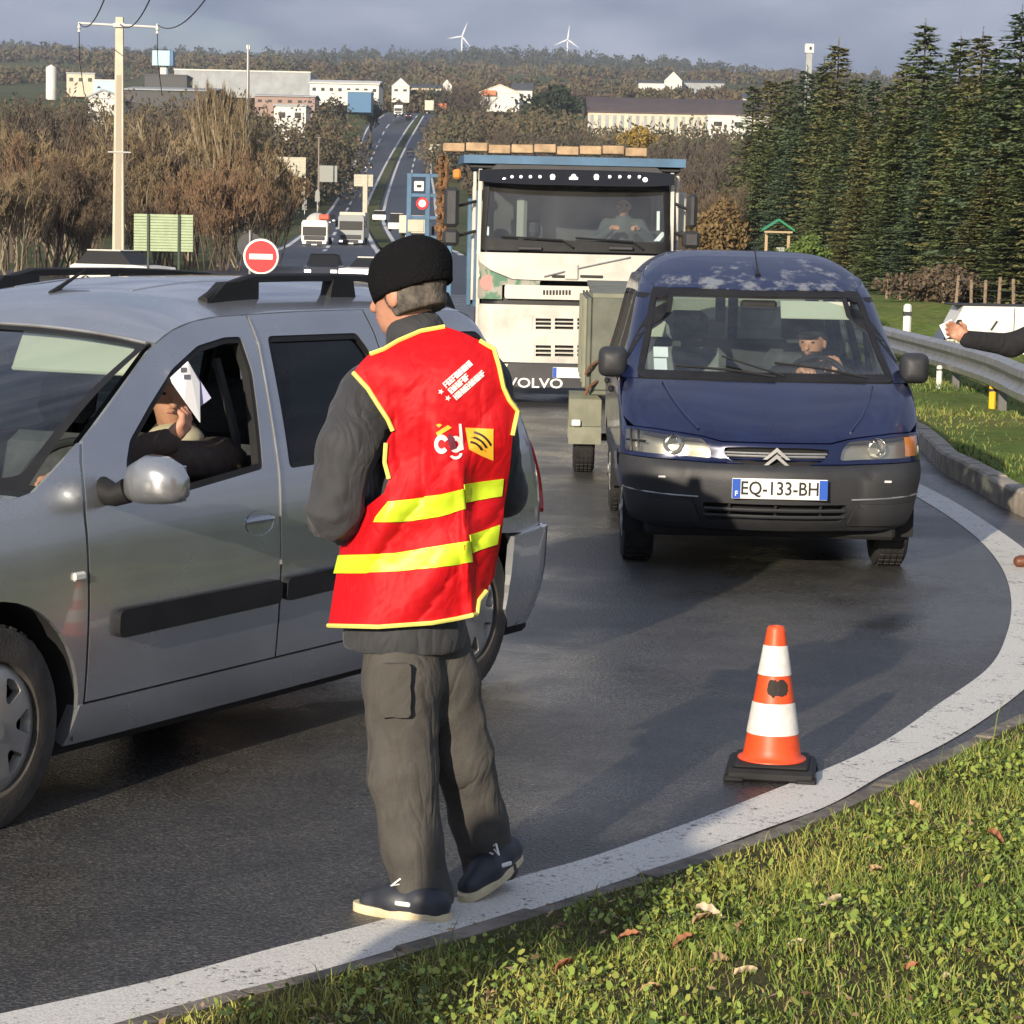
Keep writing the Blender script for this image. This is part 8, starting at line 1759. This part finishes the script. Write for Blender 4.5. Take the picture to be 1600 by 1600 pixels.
def big_leaves():
    cols = [mat('leaf_tan', (.50, .33, .17), .7, var=.25, vscale=30), mat('leaf_rust', (.32, .13, .06), .7, var=.3, vscale=30), mat('leaf_pale', (.62, .50, .33), .7, var=.2, vscale=30)]; rn = random.Random(9); labs = ['curled tan dead leaf lying in the verge grass', 'rust brown dead leaf lying in the verge grass', 'pale dry dead leaf lying in the verge grass']
    spots = [(1160, 1550, 2), (1120, 1530, 0), (1255, 1520, 1), (1240, 1508, 2), (1095, 1465, 0), (1065, 1500, 1), (1155, 1480, 0), (1105, 1452, 2), (1430, 1285, 0), (1420, 1545, 1), (1550, 1330, 1), (880, 1540, 1), (1010, 1575, 0), (1300, 1440, 2), (760, 1590, 0), (1480, 1560, 2), (1370, 1385, 0), (980, 1490, 1)]
    for px, py, k in spots:
        p = gp(px, py, .10); r_ = thing('fallen_leaf', labs[k], 'leaf', (p.x, p.y, .10+.03), rn.uniform(0, 6.28), ['tan leaves', 'rust leaves', 'pale leaves'][k]); n = 14; L_ = rn.uniform(.018, .036); V = []; F = []
        for i in range(n+1):
            t = i/n; w = L_*.42*math.sin(PI*t)**.7*(1+.3*math.sin(t*19)); x = (t-.5)*2*L_; z = .012*math.sin(t*3.0)+.018*t*t; V += [(x, -w, z+.016), (x, 0, z), (x, w, z+.012)]
        for i in range(n): F += [(3*i, 3*i+1, 3*i+4, 3*i+3), (3*i+1, 3*i+2, 3*i+5, 3*i+4)]
        o = mobj('blade', V, F, cols[k], r_); r_.rotation_euler = (rn.uniform(-.5, .5), rn.uniform(-.5, .5), rn.uniform(0, 6.28))
big_leaves()
def bank_grass():
    g = np.random.default_rng(8); n = 260000; Y = np.exp(g.uniform(np.log(16), np.log(70), n)); X = g.uniform(3.3, 20, n); px = 809+X/Y*CAM_F; ok = (px > 1330) & ((px < 1720) | ((g.random(n) < .4) & (px < 2100))); X, Y = X[ok], Y[ok]
    D, S = dist_to_path(X, Y, offset_path(RKs, -0.16)[::3]); ok = (S < -.02) | (Y > 60); cl = pnoise(X, Y, 1.7, 3)+.5*pnoise(X, Y, 5, 4); ok &= g.random(len(X)) < np.clip(.5+.6*cl, .1, 1); X, Y = X[ok], Y[ok]; n = len(X); cl = cl[ok]; z = np.array([bank_z(a, b) for a, b in zip(X, Y)])
    h = g.gamma(4, .010, n)*(1+.5*cl)+.02; V, F, bi = blades(np.stack([X, Y, z-.01], 1), None, h, g.uniform(.003, .007, n)*(1+Y/60), g.uniform(.2, 1.1, n), g); gm = [mat('bank_green', (.13, .185, .035), .7), mat('bank_yellow', (.24, .24, .06), .7), mat('bank_deep', (.07, .12, .02), .7)]
    pn = pnoise(X, Y, .9, 7)+.4*g.normal(size=n); ci = np.where(pn > .25, 1, np.where(pn < -.3, 2, 0)); o = npobj('bank_grass_blades', V, F, gm[0], None, False, gm, ci[bi]); tag(o, 'rough green grass on the bank under the guardrail', 'grass', kind='stuff')
bank_grass()
# ---------------------------------------------------------------- thin air between here and the hills
def build_haze():
    m = bpy.data.materials.new('haze_air'); m.use_nodes = True; N = m.node_tree.nodes; L = m.node_tree.links
    for n in list(N): N.remove(n)
    o = N.new('ShaderNodeOutputMaterial'); v = N.new('ShaderNodeVolumePrincipled'); v.inputs['Color'].default_value = (.80, .88, 1.0, 1); v.inputs['Density'].default_value = 0.00016; v.inputs['Anisotropy'].default_value = 0.2
    L.new(v.outputs[0], o.inputs['Volume'])
    b = MB(); b.box((0, 0, 165), (18400, 18400, 370)); ob = b.build('haze', m, None, smooth=False); ob['kind'] = 'stuff'
build_haze()
